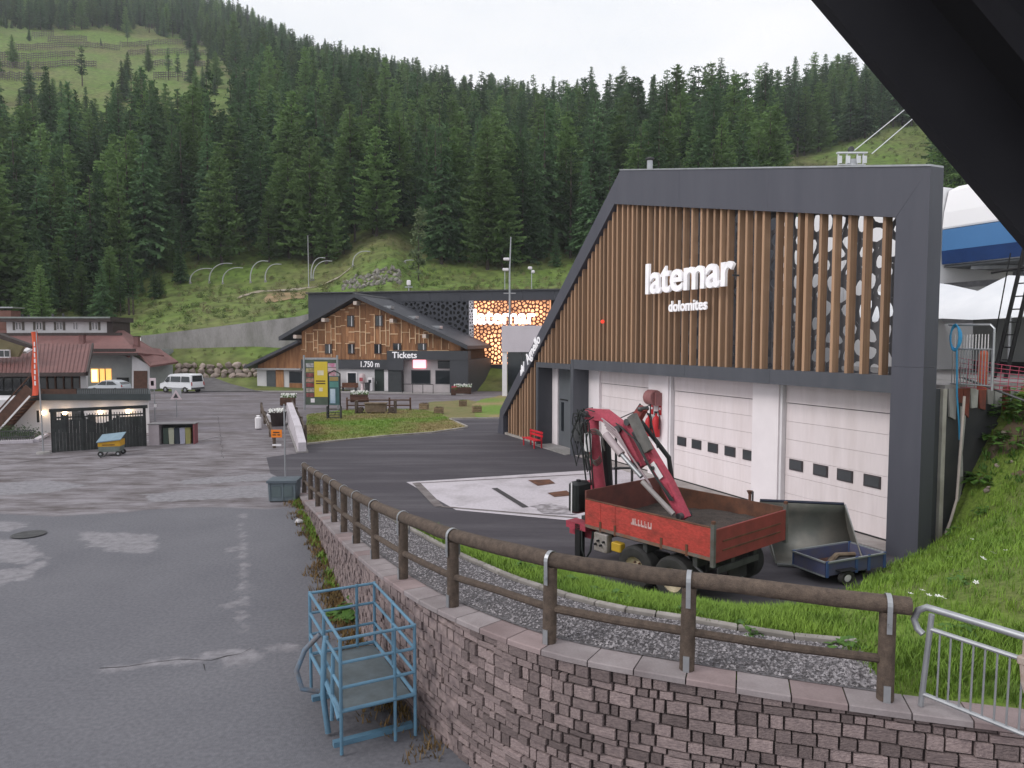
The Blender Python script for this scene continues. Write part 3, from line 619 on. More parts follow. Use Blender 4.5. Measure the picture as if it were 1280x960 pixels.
# ---- boulder wall
bw = thing('boulder_wall', 'rough wall of pale boulders under the grass strip beside the side road', 'wall', at(225, 468, 91)); O = Vector(bw.location); r = random.Random(3)
rock_m = M('boulder', (0.36, 0.30, 0.26), 0.9, (0.22, 0.17, 0.15), 1.6, 7, 0.35, 0.65, bump=0.5, bscale=5, rand=0.28)
def rock_mesh(seed, name='boulder', mat=rock_m, sub=2):
    bm = bmesh.new(); bmesh.ops.create_icosphere(bm, subdivisions=sub, radius=0.5); q = random.Random(seed)
    cuts = [(Vector((q.gauss(0, 1), q.gauss(0, 1), q.gauss(0, 1))).normalized(), q.uniform(0.26, 0.4)) for _ in range(9)]
    for v in bm.verts:
        for n, d in cuts:
            k = v.co.dot(n)
            if k > d: v.co -= n * (k - d) * 0.9
    me = bpy.data.meshes.new(name); bm.to_mesh(me); bm.free(); me.materials.append(mat); return me
rocks = [rock_mesh(i, sub=1 if i > 2 else 2) for i in range(6)]
for row in range(3):
    u = 216 + row * 2
    while u < 322:
        wpx = r.uniform(7, 12); p = at(u + wpx / 2, 460, 91.1 + row * 0.35); z = float(low_z(p.x, 91.0)) + 0.1 + row * 0.62 + r.uniform(-.1, .1)
        s_ = wpx * 91 / 900
        place('boulder', rocks[r.randrange(6)], bw, Vector((p.x, p.y, z)) - O, (r.uniform(0, 6), r.uniform(-.3, .3), r.uniform(0, 6)), (s_ * 1.25, 1.1, r.uniform(0.85, 1.05)))
        u += wpx
# ---- conifers
spruce_m = M('spruce_needles', (0.066, 0.125, 0.058), 0.9, (0.098, 0.168, 0.072), 0.22, 5, 0.35, 0.65, rand=0.42, fine=0.3, fscale=1.5, spec=0.1)
larch_m = M('larch_needles', (0.118, 0.200, 0.068), 0.9, (0.160, 0.250, 0.090), 0.22, 5, 0.35, 0.65, rand=0.38, fine=0.3, fscale=1.5, spec=0.1)
for mt_ in (spruce_m, larch_m):   # needles let some light through
    nn = mt_.node_tree.nodes; ll = mt_.node_tree.links.new; bs = nn['Principled BSDF']; tr_ = nn.new('ShaderNodeBsdfTranslucent'); ms = nn.new('ShaderNodeMixShader'); ms.inputs[0].default_value = 0.32
    ll(bs.inputs['Base Color'].links[0].from_socket, tr_.inputs['Color']); ll(bs.outputs[0], ms.inputs[1]); ll(tr_.outputs[0], ms.inputs[2]); ll(ms.outputs[0], [q for q in nn if q.type == 'OUTPUT_MATERIAL'][0].inputs['Surface'])
bark_m = M('bark', (0.085, 0.068, 0.056), 0.95, (0.05, 0.04, 0.034), 2, 5, stretch=(4, 4, 0.6))
def crown_mesh(seed, H=20.0, Rm=3.2, lev=26, nb=7, start=0.08, droop=0.35, mat=spruce_m, gap=0.0, shape=0.85, name='crown', wide=0.34):
    q = random.Random(seed); V = []; Fc = []
    for i in range(lev):
        t = start + (1 - start) * ((i + q.uniform(-0.3, 0.3)) / lev); t = min(max(t, start), 0.985); z0 = H * t
        rad = Rm * ((1 - t) ** shape) * (0.35 + 0.65 * min(1, (t - start) / 0.08 + 0.35)); n = max(4, round(nb * (0.55 + 0.45 * (1 - t)))); a0 = q.uniform(0, 6.28)
        for b in range(n):
            if q.random() < gap: continue
            a = a0 + 6.283 * b / n + q.uniform(-0.35, 0.35); l = rad * q.uniform(0.62, 1.18); zb = z0 + q.uniform(-.35, .35) * H / lev
            ca, sa = math.cos(a), math.sin(a); lift = q.uniform(-0.1, 0.12); seg = 4
            for s_ in range(seg):
                f0, f1 = s_ / seg, (s_ + 1) / seg
                def P(f, side, dn=0.0):
                    rr = 0.06 + l * f; zz = zb + l * (lift * f * 2 - droop * f ** 1.6 + (0.10 * f ** 4)) - dn
                    return (ca * rr - sa * side, sa * rr + ca * side, zz)
                ww = l * wide * (1 - f0 * 0.72) * q.uniform(0.6, 1.25)
                o = len(V)
                V += [P(f0, 0), P(f1 + 0.06, 0), P(f1 + q.uniform(0, .10), ww, l * q.uniform(0.03, 0.16)), P(f1 + q.uniform(0, .10), -ww, l * q.uniform(0.03, 0.16)), P((f0 + f1) / 2, q.uniform(-.05, .05) * l, l * q.uniform(0.10, 0.26))]
                Fc += [(o, o + 1, o + 2), (o, o + 3, o + 1), (o, o + 1, o + 4)]
    o = len(V); V += [(0.14, 0, H * .93), (-.07, .12, H * .93), (-.07, -.12, H * .93), (0, 0, H * 1.0)]; Fc += [(o, o + 1, o + 3), (o + 1, o + 2, o + 3), (o + 2, o, o + 3)]
    nb_ = len(Fc)
    for k in range(0, nb_ - 3, 2):   # loose sprays soften the outline
        a = Vector(V[Fc[k][q.randrange(3)]]); d1 = Vector((q.gauss(0, 1), q.gauss(0, 1), q.gauss(0, .6))).normalized() * q.uniform(.25, .6); d2 = d1.orthogonal().normalized() * q.uniform(.1, .25); o = len(V); a = a + d1 * q.uniform(-.4, .8)
        V += [a - d2, a + d1, a + d2]; Fc.append((o, o + 1, o + 2))
    me = bpy.data.meshes.new(name); me.from_pydata(V, [], Fc); me.materials.append(mat); return me
trunk_me = MB().tube([(0, 0, -0.6), (0.02, 0, 5), (0, 0.02, 11), (0, 0, 19)], [0.30, 0.24, 0.15, 0.03], 6).mesh('trunk', bark_m)
KINDS = []
for i in range(5): KINDS.append(('spruce', crown_mesh(100 + i, 20, 3.9 + 0.4 * (i % 3), 26, 9, 0.05 + 0.03 * i, 0.34 + 0.03 * i, shape=0.78, wide=0.36)))
for i in range(3): KINDS.append(('larch', crown_mesh(200 + i, 20, 4.0 + 0.4 * i, 26, 10, 0.10, 0.10, larch_m, 0.06, 0.55, wide=0.34)))
for i in range(2): KINDS.append(('pine', crown_mesh(300 + i, 20, 3.2, 18, 7, 0.30, 0.06, spruce_m, 0.2, 0.45, wide=0.34)))
def no_trees(u, Y, X):
    base = ip(u, [-600, 0, 100, 180, 250, 300, 345, 420, 470, 560, 700, 1400], [104, 107, 111, 126, 139, 141, 140, 139, 141, 136, 130, 128])
    if Y < base: return True
    _, v = proj((X, Y, float(hill_z(X, Y))))
    if 960 < u < 1172 and v > 206 - (u - 960) * 0.28: return True            # ski slope on the right
    if u < 330 and 38 + max(0, u - 190) * 0.33 < v < 172 and Y > 195: return rf.random() > ((0.035 if v < 118 else 0.16) if u < 250 else 0.25)      # avalanche terraces
    return False
rf = random.Random(77); cand = []
Ymax = 900
Y = 112.0
while Y < Ymax:
    sp = 6.3 + max(0, Y - 200) * 0.0026
    X = -0.80 * Y - 15 + rf.uniform(0, sp)
    while X < 0.80 * Y:
        x = X + rf.uniform(-.42, .42) * sp; y = Y + rf.uniform(-.5, .5) * sp; u = 640 + 900 * x / y
        Rr = float(ip(u, [-600, 0, 300, 500, 680, 725, 850, 960, 1010, 1400], [900, 800, 650, 550, 450, 330, 270, 310, 400, 460]))
        if y < Rr + 10 and not no_trees(u, y, x) and -130 < u < 1420:
            cand.append((x, y, u))
        X += sp
    Y += sp * 0.93
trees = []
for x, y, u in cand:
    z = float(hill_z(x, y)); edge = y < 165
    spur = 690 < u < 1000 and y > 170
    k = rf.random(); kind = rf.randrange(0, 5) if k < (0.46 if not spur else 0.35) else rf.randrange(5, 8) if k < (0.9 if not spur else 0.72) else rf.randrange(8, 10)
    h = rf.choice((rf.uniform(9, 16), rf.uniform(17, 24), rf.uniform(20, 29), rf.uniform(22, 31))) * (0.6 if u < 300 and 195 < y < 420 else 1) * (1.05 if spur and y > 230 else 1) * (0.72 if y > 400 else 1)
    if rf.random() < 0.12: h *= 0.55
    trees.append((x, y, z, kind, h, u))
# young trees straggling down the meadow on the left
for i in range(46):
    u = rf.uniform(-10, 250); y = rf.uniform(104, 128) if u < 170 else rf.uniform(120, 140); x = (u - 640) / 900 * y; trees.append((x, y, float(hill_z(x, y)), rf.randrange(0, 8), rf.uniform(4, 13) if u < 170 else rf.uniform(3, 8), u))
# hand-placed trees at the meadow's edge
def tree_at(u, vbase, Y, h, kind): 
    x = (u - 640) / 900 * Y; trees.append((x, Y, float(hill_z(x, Y)), kind, h, u)); return len(trees) - 1
for u, Y, h, k in ((24, 124, 22, 1), (70, 127, 21, 5), (150, 138, 9, 2), (190, 142, 23, 0), (270, 147, 14, 6), (432, 142, 9, 5), (468, 147, 14, 6), (628, 134, 18.5, 6), (706, 150, 27, 6), (668, 140, 22, 3), (742, 215, 27, 1), (786, 235, 30, 8), (868, 240, 30, 9), (897, 245, 31, 8), (945, 260, 33, 2), (704, 260, 28, 8), (828, 240, 25, 9), (140, 132, 4, 2), (118, 131, 5, 3)):
    tree_at(u, 0, Y, h, k)
NAMES = {'spruce': 'spruce_tree', 'larch': 'larch_tree', 'pine': 'pine_tree'}
LAB = {'spruce': 'dark green spruce tree in the dense forest on the hillside', 'larch': 'lighter green feathery larch tree in the hillside forest', 'pine': 'thin-crowned conifer with a bare lower trunk in the forest'}
def vis(t):
    x, y, z, k, h, u = t; _, v = proj((x, y, z + h)); un, _ = proj((x, y, z + h))
    if not (-15 < un < 1190 and -20 < v): return 0
    if un > 640 and v > 210 - max(0, (770 - un)) * -1.6 and un > 690: return 0 if v > 205 + max(0, 770 - un) * 1.7 else h / y
    return h / y
trees.sort(key=lambda t: -vis(t))
used = {'spruce': 0, 'larch': 0, 'pine': 0}
LAB_SPECIAL = {}
for t in trees[:300]:
    x, y, z, k, h, u = t; kd, me = KINDS[k]; s_ = h / 20
    o = thing(NAMES[kd], LAB[kd], 'tree', (x, y, z - 0.2), rf.uniform(0, 6.28), 'conifers of the hillside forest')
    c_ = place('crown', me, o, (0, 0, 0), (rf.uniform(-.045, .045), rf.uniform(-.045, .045), 0), (s_ * rf.uniform(0.75, 1.3),) * 2 + (s_,)); place('trunk', trunk_me, o, (0, 0, 0), (0, 0, 0), (s_, s_, s_))
# the rest of the forest: one mass, instanced on points
def scatter(name, pts, objs, label, cat):
    """pts: (x, y, z, scale, rot, pick)"""
    me = bpy.data.meshes.new(name); me.from_pydata([p[:3] for p in pts], [], [])
    for an, ty, k in (('sc', 'FLOAT', 3), ('rt', 'FLOAT', 4), ('pk', 'INT', 5)):
        at_ = me.attributes.new(an, ty, 'POINT'); at_.data.foreach_set('value', [p[k] for p in pts])
    o = bpy.data.objects.new(name, me); C.objects.link(o); tag(o, label, cat, None, 'stuff')
    g = bpy.data.node_groups.new(name, 'GeometryNodeTree'); g.interface.new_socket('Geometry', in_out='INPUT', socket_type='NodeSocketGeometry'); g.interface.new_socket('Geometry', in_out='OUTPUT', socket_type='NodeSocketGeometry')
    n = g.nodes; l = g.links.new; gi = n.new('NodeGroupInput'); go = n.new('NodeGroupOutput'); jn = n.new('GeometryNodeGeometryToInstance')
    for ob in objs:
        oi = n.new('GeometryNodeObjectInfo'); oi.inputs['Object'].default_value = ob; oi.inputs['As Instance'].default_value = True; l(oi.outputs['Geometry'], jn.inputs[0])
    ii = n.new('GeometryNodeInstanceOnPoints'); ii.inputs['Pick Instance'].default_value = True
    def named(a, ty):
        x = n.new('GeometryNodeInputNamedAttribute'); x.data_type = ty; x.inputs['Name'].default_value = a; return [s for s in x.outputs if s.enabled and s.name == 'Attribute'][0]
    cx = n.new('ShaderNodeCombineXYZ'); l(named('rt', 'FLOAT'), cx.inputs['Z'])
    l(gi.outputs[0], ii.inputs['Points']); l(jn.outputs[0], ii.inputs['Instance']); l(named('pk', 'INT'), ii.inputs['Instance Index'])
    l(cx.outputs[0], ii.inputs['Rotation']); l(named('sc', 'FLOAT'), ii.inputs['Scale']); l(ii.outputs[0], go.inputs[0])
    md = o.modifiers.new('scatter', 'NODES'); md.node_group = g; return o
protos = []
for i, (kd, me) in enumerate(KINDS):
    # prototype meshes: crown and trunk joined, kept inside the hill far behind the ridge
    V = [v.co[:] for v in me.vertices]; Fc = [tuple(p.vertices) for p in me.polygons]; o0 = len(V)
    V += [v.co[:] for v in trunk_me.vertices]; Fc += [tuple(a + o0 for a in p.vertices) for p in trunk_me.polygons]
    pm = bpy.data.meshes.new('conifer'); pm.from_pydata(V, [], Fc); pm.materials.append(me.materials[0]); pm.materials.append(bark_m)
    nc = len(me.polygons); pm.polygons.foreach_set('material_index', [0] * nc + [1] * (len(Fc) - nc))
    protos.append(pm)
FOREST = [(x, y, z - 0.2, h / 20, rf.uniform(0, 6.28), k) for x, y, z, k, h, u in trees[300:]]
po = []
for i, pm in enumerate(protos):
    x = (100 + 30 * i - 640) / 900 * 560
    ob = bpy.data.objects.new('forest_tree', pm); C.objects.link(ob); ob.location = (x, 560, float(hill_z(x, 560)) ); po.append(ob)
    tag(ob, 'small dark conifer high on the forested hillside', 'tree', 'conifers high on the hillside')
scatter('forest', FOREST, po, 'dense dark conifer forest covering the upper hillside', 'forest')
# ---- avalanche barriers on the upper clearing: each row a thing
af_m = M('grey_timber', (0.13, 0.115, 0.10), 0.9, (0.09, 0.08, 0.07), 0.5)
rows = [(40, 68, 46, 0), (20, 150, 62, 1), (0, 95, 74, 2), (150, 268, 58, 3), (182, 272, 70, 4), (0, 122, 86, 5), (188, 216, 84, 6), (192, 240, 100, 7), (235, 258, 84, 8), (160, 185, 68, 9), (60, 110, 54, 10), (0, 60, 100, 11)]
def ground_hit(u, v):
    lo = None
    for Y in np.arange(150, 850, 2.0):
        p = at(u, v, Y)
        if float(hill_z(p.x, Y)) > p.z: return Vector((p.x, Y, float(hill_z(p.x, Y))))
    return None
for a, b_, v, i in rows:
    P = [ground_hit(u, v + 2 * math.sin(u * .05)) for u in np.arange(a, b_, 3.0)]; P = [p for p in P if p]
    if len(P) < 3: continue
    o = thing('avalanche_barrier', ['top row', 'second row', 'third row', 'long bright row', 'lower bright row', 'dark long row', 'short middle row', 'low short row', 'short row near the trees', 'short upper row', 'upper left row', 'lowest left row'][i] + ' of timber avalanche barriers on the high grassy terraces', 'barrier', P[0], 0, 'avalanche barriers on the high clearing')
    O = P[0]; pm = MB().tube([(0, 0, -0.5), (0, 0.3, 3.4)], 0.14, 5).mesh('post', af_m)
    for p in P: place('post', pm, o, p - O)
    m = MB()
    for p, q in zip(P[:-1], P[1:]):
        for h in (1.0, 2.0, 2.9): m.beam(p + Vector((0, 0.25, h)), q + Vector((0, 0.25, h)), 0.16, 0.32)
    m.build('rail', af_m, o, off=O)
# ---- curved lamp posts and mast on the meadow
lamp_m = M('pale_galvanised', (0.48, 0.48, 0.50), 0.5, (0.38, 0.38, 0.40), 3, metal=0.3)
def curved_lamp(ub, vb, ut, vt, label):
    Y = 131.0; x = (ub - 640) / 900 * Y; z = float(hill_z(x, Y)); b0 = Vector((x, Y, z)); t = at(ut, vt, Y); b1 = Vector((x, Y, at(ub, vb, Y).z)); b1.z = z
    o = thing('curved_lamp', label, 'lamp post', b0, 0, 'curved lamp posts along the path'); P = []
    dx, dz = t.x - x, t.z - z
    for i in range(11):
        a = i / 10; ang = a * R(100); P.append(Vector((dx * (1 - math.cos(ang)) / (1 - math.cos(R(100))) - 0.25 * math.sin(a * math.pi), 0, dz * math.sin(min(ang, R(96))) )))
    MB().tube(P, [0.12 - 0.006 * i for i in range(11)], 7).build('pole', lamp_m, o, True)
    e = P[-1]; MB().cbox(e + Vector((0.1 if dx > 0 else -0.1, 0, -0.03)), (0.6, 0.25, 0.12), ch=0.03).build('lamp_head', lamp_m, o)
    MB().lathe([(0.0, 0.25), (0.22, 0.25), (0.26, -0.2), (0.0, -0.2)], 8).build('base', concrete_m, o)
for i, (a, b_, c_, d_) in enumerate(((240.5, 365, 262.5, 335.5), (264.5, 363, 287.5, 329), (281, 362.5, 301, 334.5), (315.5, 361, 332.5, 326), (334, 359.5, 349, 330), (391, 360, 404, 322), (393.5, 359, 412.5, 326), (443, 337, 460, 314), (507, 350, 515, 325))):
    curved_lamp(a, b_, c_, d_, ('first', 'second', 'third', 'fourth', 'fifth', 'sixth', 'seventh', 'eighth', 'ninth')[i] + ' curved pale lamp post counted from the hotel side of the meadow')
def hill_pt(u, Y): x = (u - 640) / 900 * Y; return Vector((x, Y, float(hill_z(x, Y))))
p = hill_pt(387.5, 128); o = thing('mast', 'tall thin straight grey mast on the meadow above the chalet', 'mast', p); t = at(387.5, 294, 128)
MB().tube([(0, 0, -0.3), (0, 0, t.z - p.z)], [0.09, 0.05], 6).build('pole', lamp_m, o); MB().lathe([(0, 0.2), (0.2, 0.2), (0.24, -0.2), (0, -0.2)], 8).build('base', concrete_m, o)
# path on the meadow and rocky knoll
m = MB()
pth = [(300, 120.0), (322, 122.5), (345, 124), (372, 124.8), (400, 126), (425, 128.5), (440, 131)]
for u, Y in pth:
    for d in (-0.8, 0.8): x = (u - 640) / 900 * Y; m.v.append((x, Y + d, float(hill_z(x, Y + d)) + 0.12))
m.f = [(2 * i, 2 * i + 1, 2 * i + 3, 2 * i + 2) for i in range(len(pth) - 1)]
tag(m.build('gravel_path', M('pale_path', (0.42, 0.37, 0.30), 0.95, (0.30, 0.25, 0.19), 0.8, 6)), kind='structure')
m = MB()
for u in np.linspace(332, 384, 9):
    for Y in (113, 115.5, 118, 120.5): x = (u - 640) / 900 * Y + r.uniform(-.5, .5); Y = Y + r.uniform(-.9, .9); m.v.append((x, Y, float(hill_z(x, Y)) + 0.10))
m.f = [(4 * i + j, 4 * i + 4 + j, 4 * i + 5 + j, 4 * i + 1 + j) for i in range(8) for j in range(3)]
tag(m.build('bare_earth', M('bare_earth', (0.34, 0.24, 0.14), 0.95, (0.20, 0.16, 0.08), 0.4, 7)), kind='structure')
gr_m = M('grey_rock', (0.27, 0.25, 0.23), 0.9, (0.16, 0.15, 0.13), 1.2, 7, rand=0.3); grocks = [rock_mesh(20 + i, 'rock', gr_m, 1) for i in range(4)]
ro = thing('rock_pile', 'heap of broken grey rocks on the knoll above the black building', 'rock', hill_pt(465, 117)); O = Vector(ro.location); r = random.Random(12)
for i in range(150):
    u = r.uniform(430, 502); Y = 109 + r.uniform(0, 11); p = hill_pt(u, Y); s_ = r.uniform(0.5, 1.3)
    place('rock', grocks[r.randrange(4)], ro, p - O + Vector((0, 0, 0.1)), (r.uniform(0, 6), r.uniform(0, 6), r.uniform(0, 6)), (s_, s_ * .8, s_ * .7))
# bushes and young trees on the slope
bush_m = M('bush_leaves', (0.10, 0.135, 0.055), 0.9, (0.065, 0.10, 0.04), 0.8, 5, rand=0.2, fine=0.25, fscale=3)
def leafy(seed, n=700, h=6.0, rx=1.6, z0=0.8, leaf=0.22, mat=bush_m):
    q = random.Random(seed); V = []; Fc = []; cl = [(q.gauss(0, rx * .5), q.gauss(0, rx * .5), z0 + (h - z0) * q.random() ** 0.9, q.uniform(.5, .9)) for _ in range(26)]
    for i in range(n):
        c_ = cl[q.randrange(len(cl))]; k = 1 - 0.55 * (c_[2] / h); p = Vector((c_[0] * k + q.gauss(0, c_[3] * .5), c_[1] * k + q.gauss(0, c_[3] * .5), c_[2] + q.gauss(0, c_[3] * .45)))
        a = Vector((q.gauss(0, 1), q.gauss(0, 1), q.gauss(0, 1))).normalized() * leaf; b_ = a.orthogonal().normalized() * leaf * .6; o = len(V); V += [p - a, p + b_, p + a, p - b_]; Fc.append((o, o + 1, o + 2, o + 3))
    me = bpy.data.meshes.new('crown'); me.from_pydata(V, [], Fc); me.materials.append(mat); return me
pale_leaf = M('pale_leaves', (0.115, 0.15, 0.07), 0.9, (0.085, 0.12, 0.05), 0.8, 5, fine=0.25, fscale=3)
for u, Y, h, lab in ((524, 123, 12.0, 'pale young tree with loose foliage standing on the knoll'), (302, 146, 6, 'bushy green shrub at the forest edge above the lamp posts')):
    p = hill_pt(u, Y); o = thing('young_tree', lab, 'tree', p); place('crown', leafy(u, 900, h, 1.9, 1.2, 0.24, pale_leaf), o); MB().tube([(0, 0, -.2), (0.05, 0, h * .4), (0, 0, h * .85)], [0.14, 0.09, 0.02], 6).build('trunk', bark_m, o)
# ================================================================== GARAGE BUILDING (timber fins, white sectional doors)
GA = math.atan2(-0.9194, 0.3934); GO = Vector((10.94, 20.63, 0)); XH = Vector((math.cos(GA), math.sin(GA), 0)); YH = Vector((-XH.y, XH.x, 0))
def lx(u, v, off):
    d = ray(u, v); o = Vector((0, 0, CAMH)); p0 = GO + YH * off; t = (p0 - o).dot(YH) / d.dot(YH); p = o + d * t
    return (p - GO).dot(XH), p.z
def gw(x, y, z): return GO + XH * x + YH * y + Vector((0, 0, z))
gb = thing('garage_building', 'tall dark framed garage building with vertical timber fins and white sectional doors', 'building', GO, GA)
FO = -0.9
oTR = lx(1166, 207, FO); oTL = lx(775, 213, FO); oBL = lx(625, 512, FO); oB = lx(622, 532, FO)
iTR = lx(1118, 272, FO); iTL = lx(768, 255, FO); iBL = lx(629, 520, FO)
XR, XI = 1.62, iTR[0] + 0.05
pf = lambda x, z, t: (x, FO + t, z)
def panel(name, poly, th=1.0, mat=dark_frame, y0=0.0, parent=gb):
    cx = sum(p[0] for p in poly) / len(poly); cz = sum(p[1] for p in poly) / len(poly)
    q = [(p[0] - 0.0025 * (1 if p[0] > cx else -1), p[1] - 0.0025 * (1 if p[1] > cz else -1)) for p in poly]
    return MB().prism(q, lambda x, z, t: (x, FO + y0 + t, z), th).build(name, mat, parent)
lerp2 = lambda a, b, f: (a[0] + (b[0] - a[0]) * f, a[1] + (b[1] - a[1]) * f)
# column, top band, sloping leg
panel('frame_panel', [(XI, -0.2), (XR, -0.2), (XR, 5.2), (XI, 5.2)], 0.5); panel('frame_panel', [(XI, 5.2), (XR, 5.2), (XR, oTR[1]), (XI, iTR[1])], 0.5)
MB().box(XI, 1.34, FO + .51, .15, -.2, 4.6).build('column_return', dark_frame2, gb)
for i in range(3):
    a, b_ = i / 3, (i + 1) / 3; O_ = [(XR, oTR[1]), oTL]; I_ = [(XI, iTR[1]), iTL]
    xc = [XI, XI + (iTL[0] - XI) * a, XI + (iTL[0] - XI) * b_, iTL[0]]; zo = lambda x: float(np.interp(x, [oTL[0], XR], [oTL[1], oTR[1]])); zi = lambda x: float(np.interp(x, [iTL[0], XI], [iTL[1], iTR[1]]))
    panel('frame_panel', [lerp2(*O_, 0) if i == 0 else (xc[1], zo(xc[1])), (xc[1], zi(xc[1])), (xc[2], zi(xc[2])), oTL if i == 2 else (xc[2], zo(xc[2]))], 0.5 if i == 0 else 1.0)
for i in range(3):
    a, b_ = i / 3, (i + 1) / 3
    panel('frame_panel', [lerp2(oTL, oBL, a), lerp2(iTL, iBL, a), lerp2(iTL, iBL, b_), lerp2(oTL, oBL, b_)])
panel('frame_panel', [oBL, iBL, (iBL[0], -0.1), (oB[0], -0.1)])
# roof flashing along the top
MB().prism([(XR, oTR[1]), oTL, (oTL[0], oTL[1] + 0.05), (XR, oTR[1] + 0.05)], lambda x, z, t: (x, FO - 0.03 + t, z), 0.52).build('roof_flashing', steel, gb)
def itop(x): return float(np.interp(x, [iBL[0], iTL[0], iTR[0]], [iBL[1], iTL[1], iTR[1]]))
# beam over the doors and portals
bz0, bz1 = 4.36, 4.92
xb = lx(716, 500, FO)[0]
zB = lx(1120, 492, FO)[1]; zT = lx(1120, 470, FO)[1]
xs_ = np.linspace(xb, XI, 5)
for i in range(4): MB().box(xs_[i] + .004, xs_[i + 1] - .004, FO + 0.02, FO + 0.5, zB, zT).build('beam_panel', dark_beam, gb)
MB().box(xb, XI, FO + 0.5, 0.3, zB + 0.05, zT - .01).build('beam_soffit', dark_beam, gb)
MB().box(xb - 0.28, xb - .004, FO + 0.01, 0.3, -0.1, zT).build('portal_post', dark_beam, gb)           # edge of the garage portal
MB().box(xb, xb + 0.03, FO + 0.03, 0.25, -0.1, zB).build('portal_reveal', dark_beam, gb)
xe0, xe1 = lx(672, 500, FO)[0], lx(711, 500, FO)[0]
ze = lx(673, 459, FO)[1]
MB().box(xe0 - 0.22, xe0, FO + 0.0, 0.3, -0.1, ze + 0.28).build('entrance_jamb', dark_beam, gb)
MB().box(xe0 + .003, xb - 0.285, FO + 0.0, 0.3, ze, ze + 0.28).build('entrance_lintel', dark_beam, gb)
MB().box(xe0 + .003, xe0 + 0.04, FO + 0.03, 0.3, -0.1, ze - .003).build('entrance_reveal', dark_frame2, gb)
xd = lx(697, 500, 0.0)[0]
MB().box(lx(691, 500, 0.1)[0], xd - .01, 0.0, 0.2, 0, ze - .01).build('door_post', pillar_white, gb)
dr = MB().box(xd, xb - 0.29, 0.08, 0.14, 0.05, ze - .01).build('entrance_door', M('grey_door', (0.13, 0.14, 0.155), 0.4, (0.11, 0.12, 0.13), 1), gb)
MB().box(xd + 0.35, xd + 0.62, 0.05, 0.078, 0.9, 2.5).build('door_glazing', glass_d, dr); MB().box(xd + 0.2, xd + 1.1, 0.045, 0.078, 2.62, 2.68).build('door_rail', black_m, dr)
MB().box(xe0 + .05, xd - .3, 0.1, 0.2, 0, ze - .01).build('entrance_side_panel', dark_frame2, gb)
# floor threshold
MB().box(xe0 - .2, xb - .3, FO - 0.25, 0.1, -0.05, 0.06).build('entrance_step', concrete_m, gb)
MB().box(xb - 0.2, XI, -0.75, 0.1, -0.05, 0.035).build('door_sill', M('sill_concrete', (0.40, 0.37, 0.36), 0.9, (0.28, 0.25, 0.24), 1.2, 7), gb)
# white jambs and pillars
MB().box(xb + 0.035, -16.72, 0.0, 0.3, 0.035, zB - .01).build('white_jamb', pillar_white, gb)
for a, b_ in ((-12.18, -10.72), (-5.6, -4.33)):
    MB().box(a, b_, -0.12, 0.3, 0.035, zB + .02).build('white_pillar', pillar_white, gb)
    MB().box(b_ - 0.0, b_ + 0.10, -0.05, 0.3, 0.035, zB + .02).build('guide_rail', white_p, gb)
# sectional doors
def sect_door(x0, x1, win, label):
    d = MB().box(x0, x1, 0.10, 0.2, 3.80, zB + .01).build('door_header', door_white, gb)
    zs = [0.06, 0.68, 1.30, 1.92, 2.54, 3.16, 3.775]
    g = MB().box(x0, x1, 0.175, 0.21, 0.04, 3.8).build('sectional_door', black_m, gb); g['label'] = label
    for i in range(6): MB().prism([(0.0, zs[i] + .001), (0.035, zs[i] + .006), (0.035, zs[i + 1] - .006), (0.0, zs[i + 1] - .001)], lambda a, z, t: (x0 + t, 0.17 - a, z), x1 - x0).build('door_panel', door_white, g)
    MB().box(x0, x1, 0.12, 0.172, 0.035, 0.075).build('door_seal', black_m, g)
    for wx in win:
        MB().box(wx - 0.30, wx + 0.30, 0.105, 0.132, 1.52, 1.89).build('window_frame', M('window_frame_dark', (0.06, 0.05, 0.055), 0.6) if 'window_frame_dark' not in MATS else MATS['window_frame_dark'], g)
        MB().box(wx - 0.25, wx + 0.25, 0.095, 0.104, 1.56, 1.85).build('pane', glass_b, g)
wx = [lx(u, v, 0.1)[0] for u, v in ((994.5, 584), (1025, 590), (1055.5, 597), (1089.5, 604))]
sect_door(-4.22, XI - 0.02, wx, 'white sectional garage door beside the dark column')
wx = [lx(u, v, 0.1)[0] for u, v in ((851.5, 551.5), (870, 556), (891, 563), (935, 571))]; wx[3] = wx[2] + (wx[2] - wx[1]) * 1.0
wx = [lx(u, 560, 0.1)[0] for u in (851.5, 870, 890.5, 912)] + [lx(935, 571, 0.1)[0]]
sect_door(-10.60, -5.63, wx, 'white sectional garage door behind the red crane trailer')
sect_door(-16.70, -12.21, [-15.6, -14.5, -13.4], 'white sectional garage door beside the hose reel')
back_m = M('backing_brown', (0.15, 0.105, 0.08), .8)
# perforated metal screens
pr = [(-27.4, -23.8, 0.2), (-23.8, -19.8, 4.6), (-19.8, -15.6, zT), (-15.6, -11.6, zT), (-11.6, -7.6, zT), (-7.6, -3.6, zT), (-3.6, XI, zT)]
for i, (a, b_, z0) in enumerate(pr):
    if i < 3: MB().prism([(a, z0), (b_ - .01, z0), (b_ - .01, itop(b_) + .3), (a, max(itop(a) + .3, z0 + .1))], lambda x, z, t: (x, -0.38 + t, z), 0.03).build('backing_sheet', back_m, gb); continue
    zt = max(itop(a), itop(b_)) + 0.3
    m = perforated(a, b_ - 0.01, z0 - .01, zt, 0.42, 0.046, 40 + i, asp=1.6, keep=lambda x, z: z < itop(x) + 0.5)
    o = m.build('perforated_panel', perf_m, gb, loc=(0, -0.36, 0))
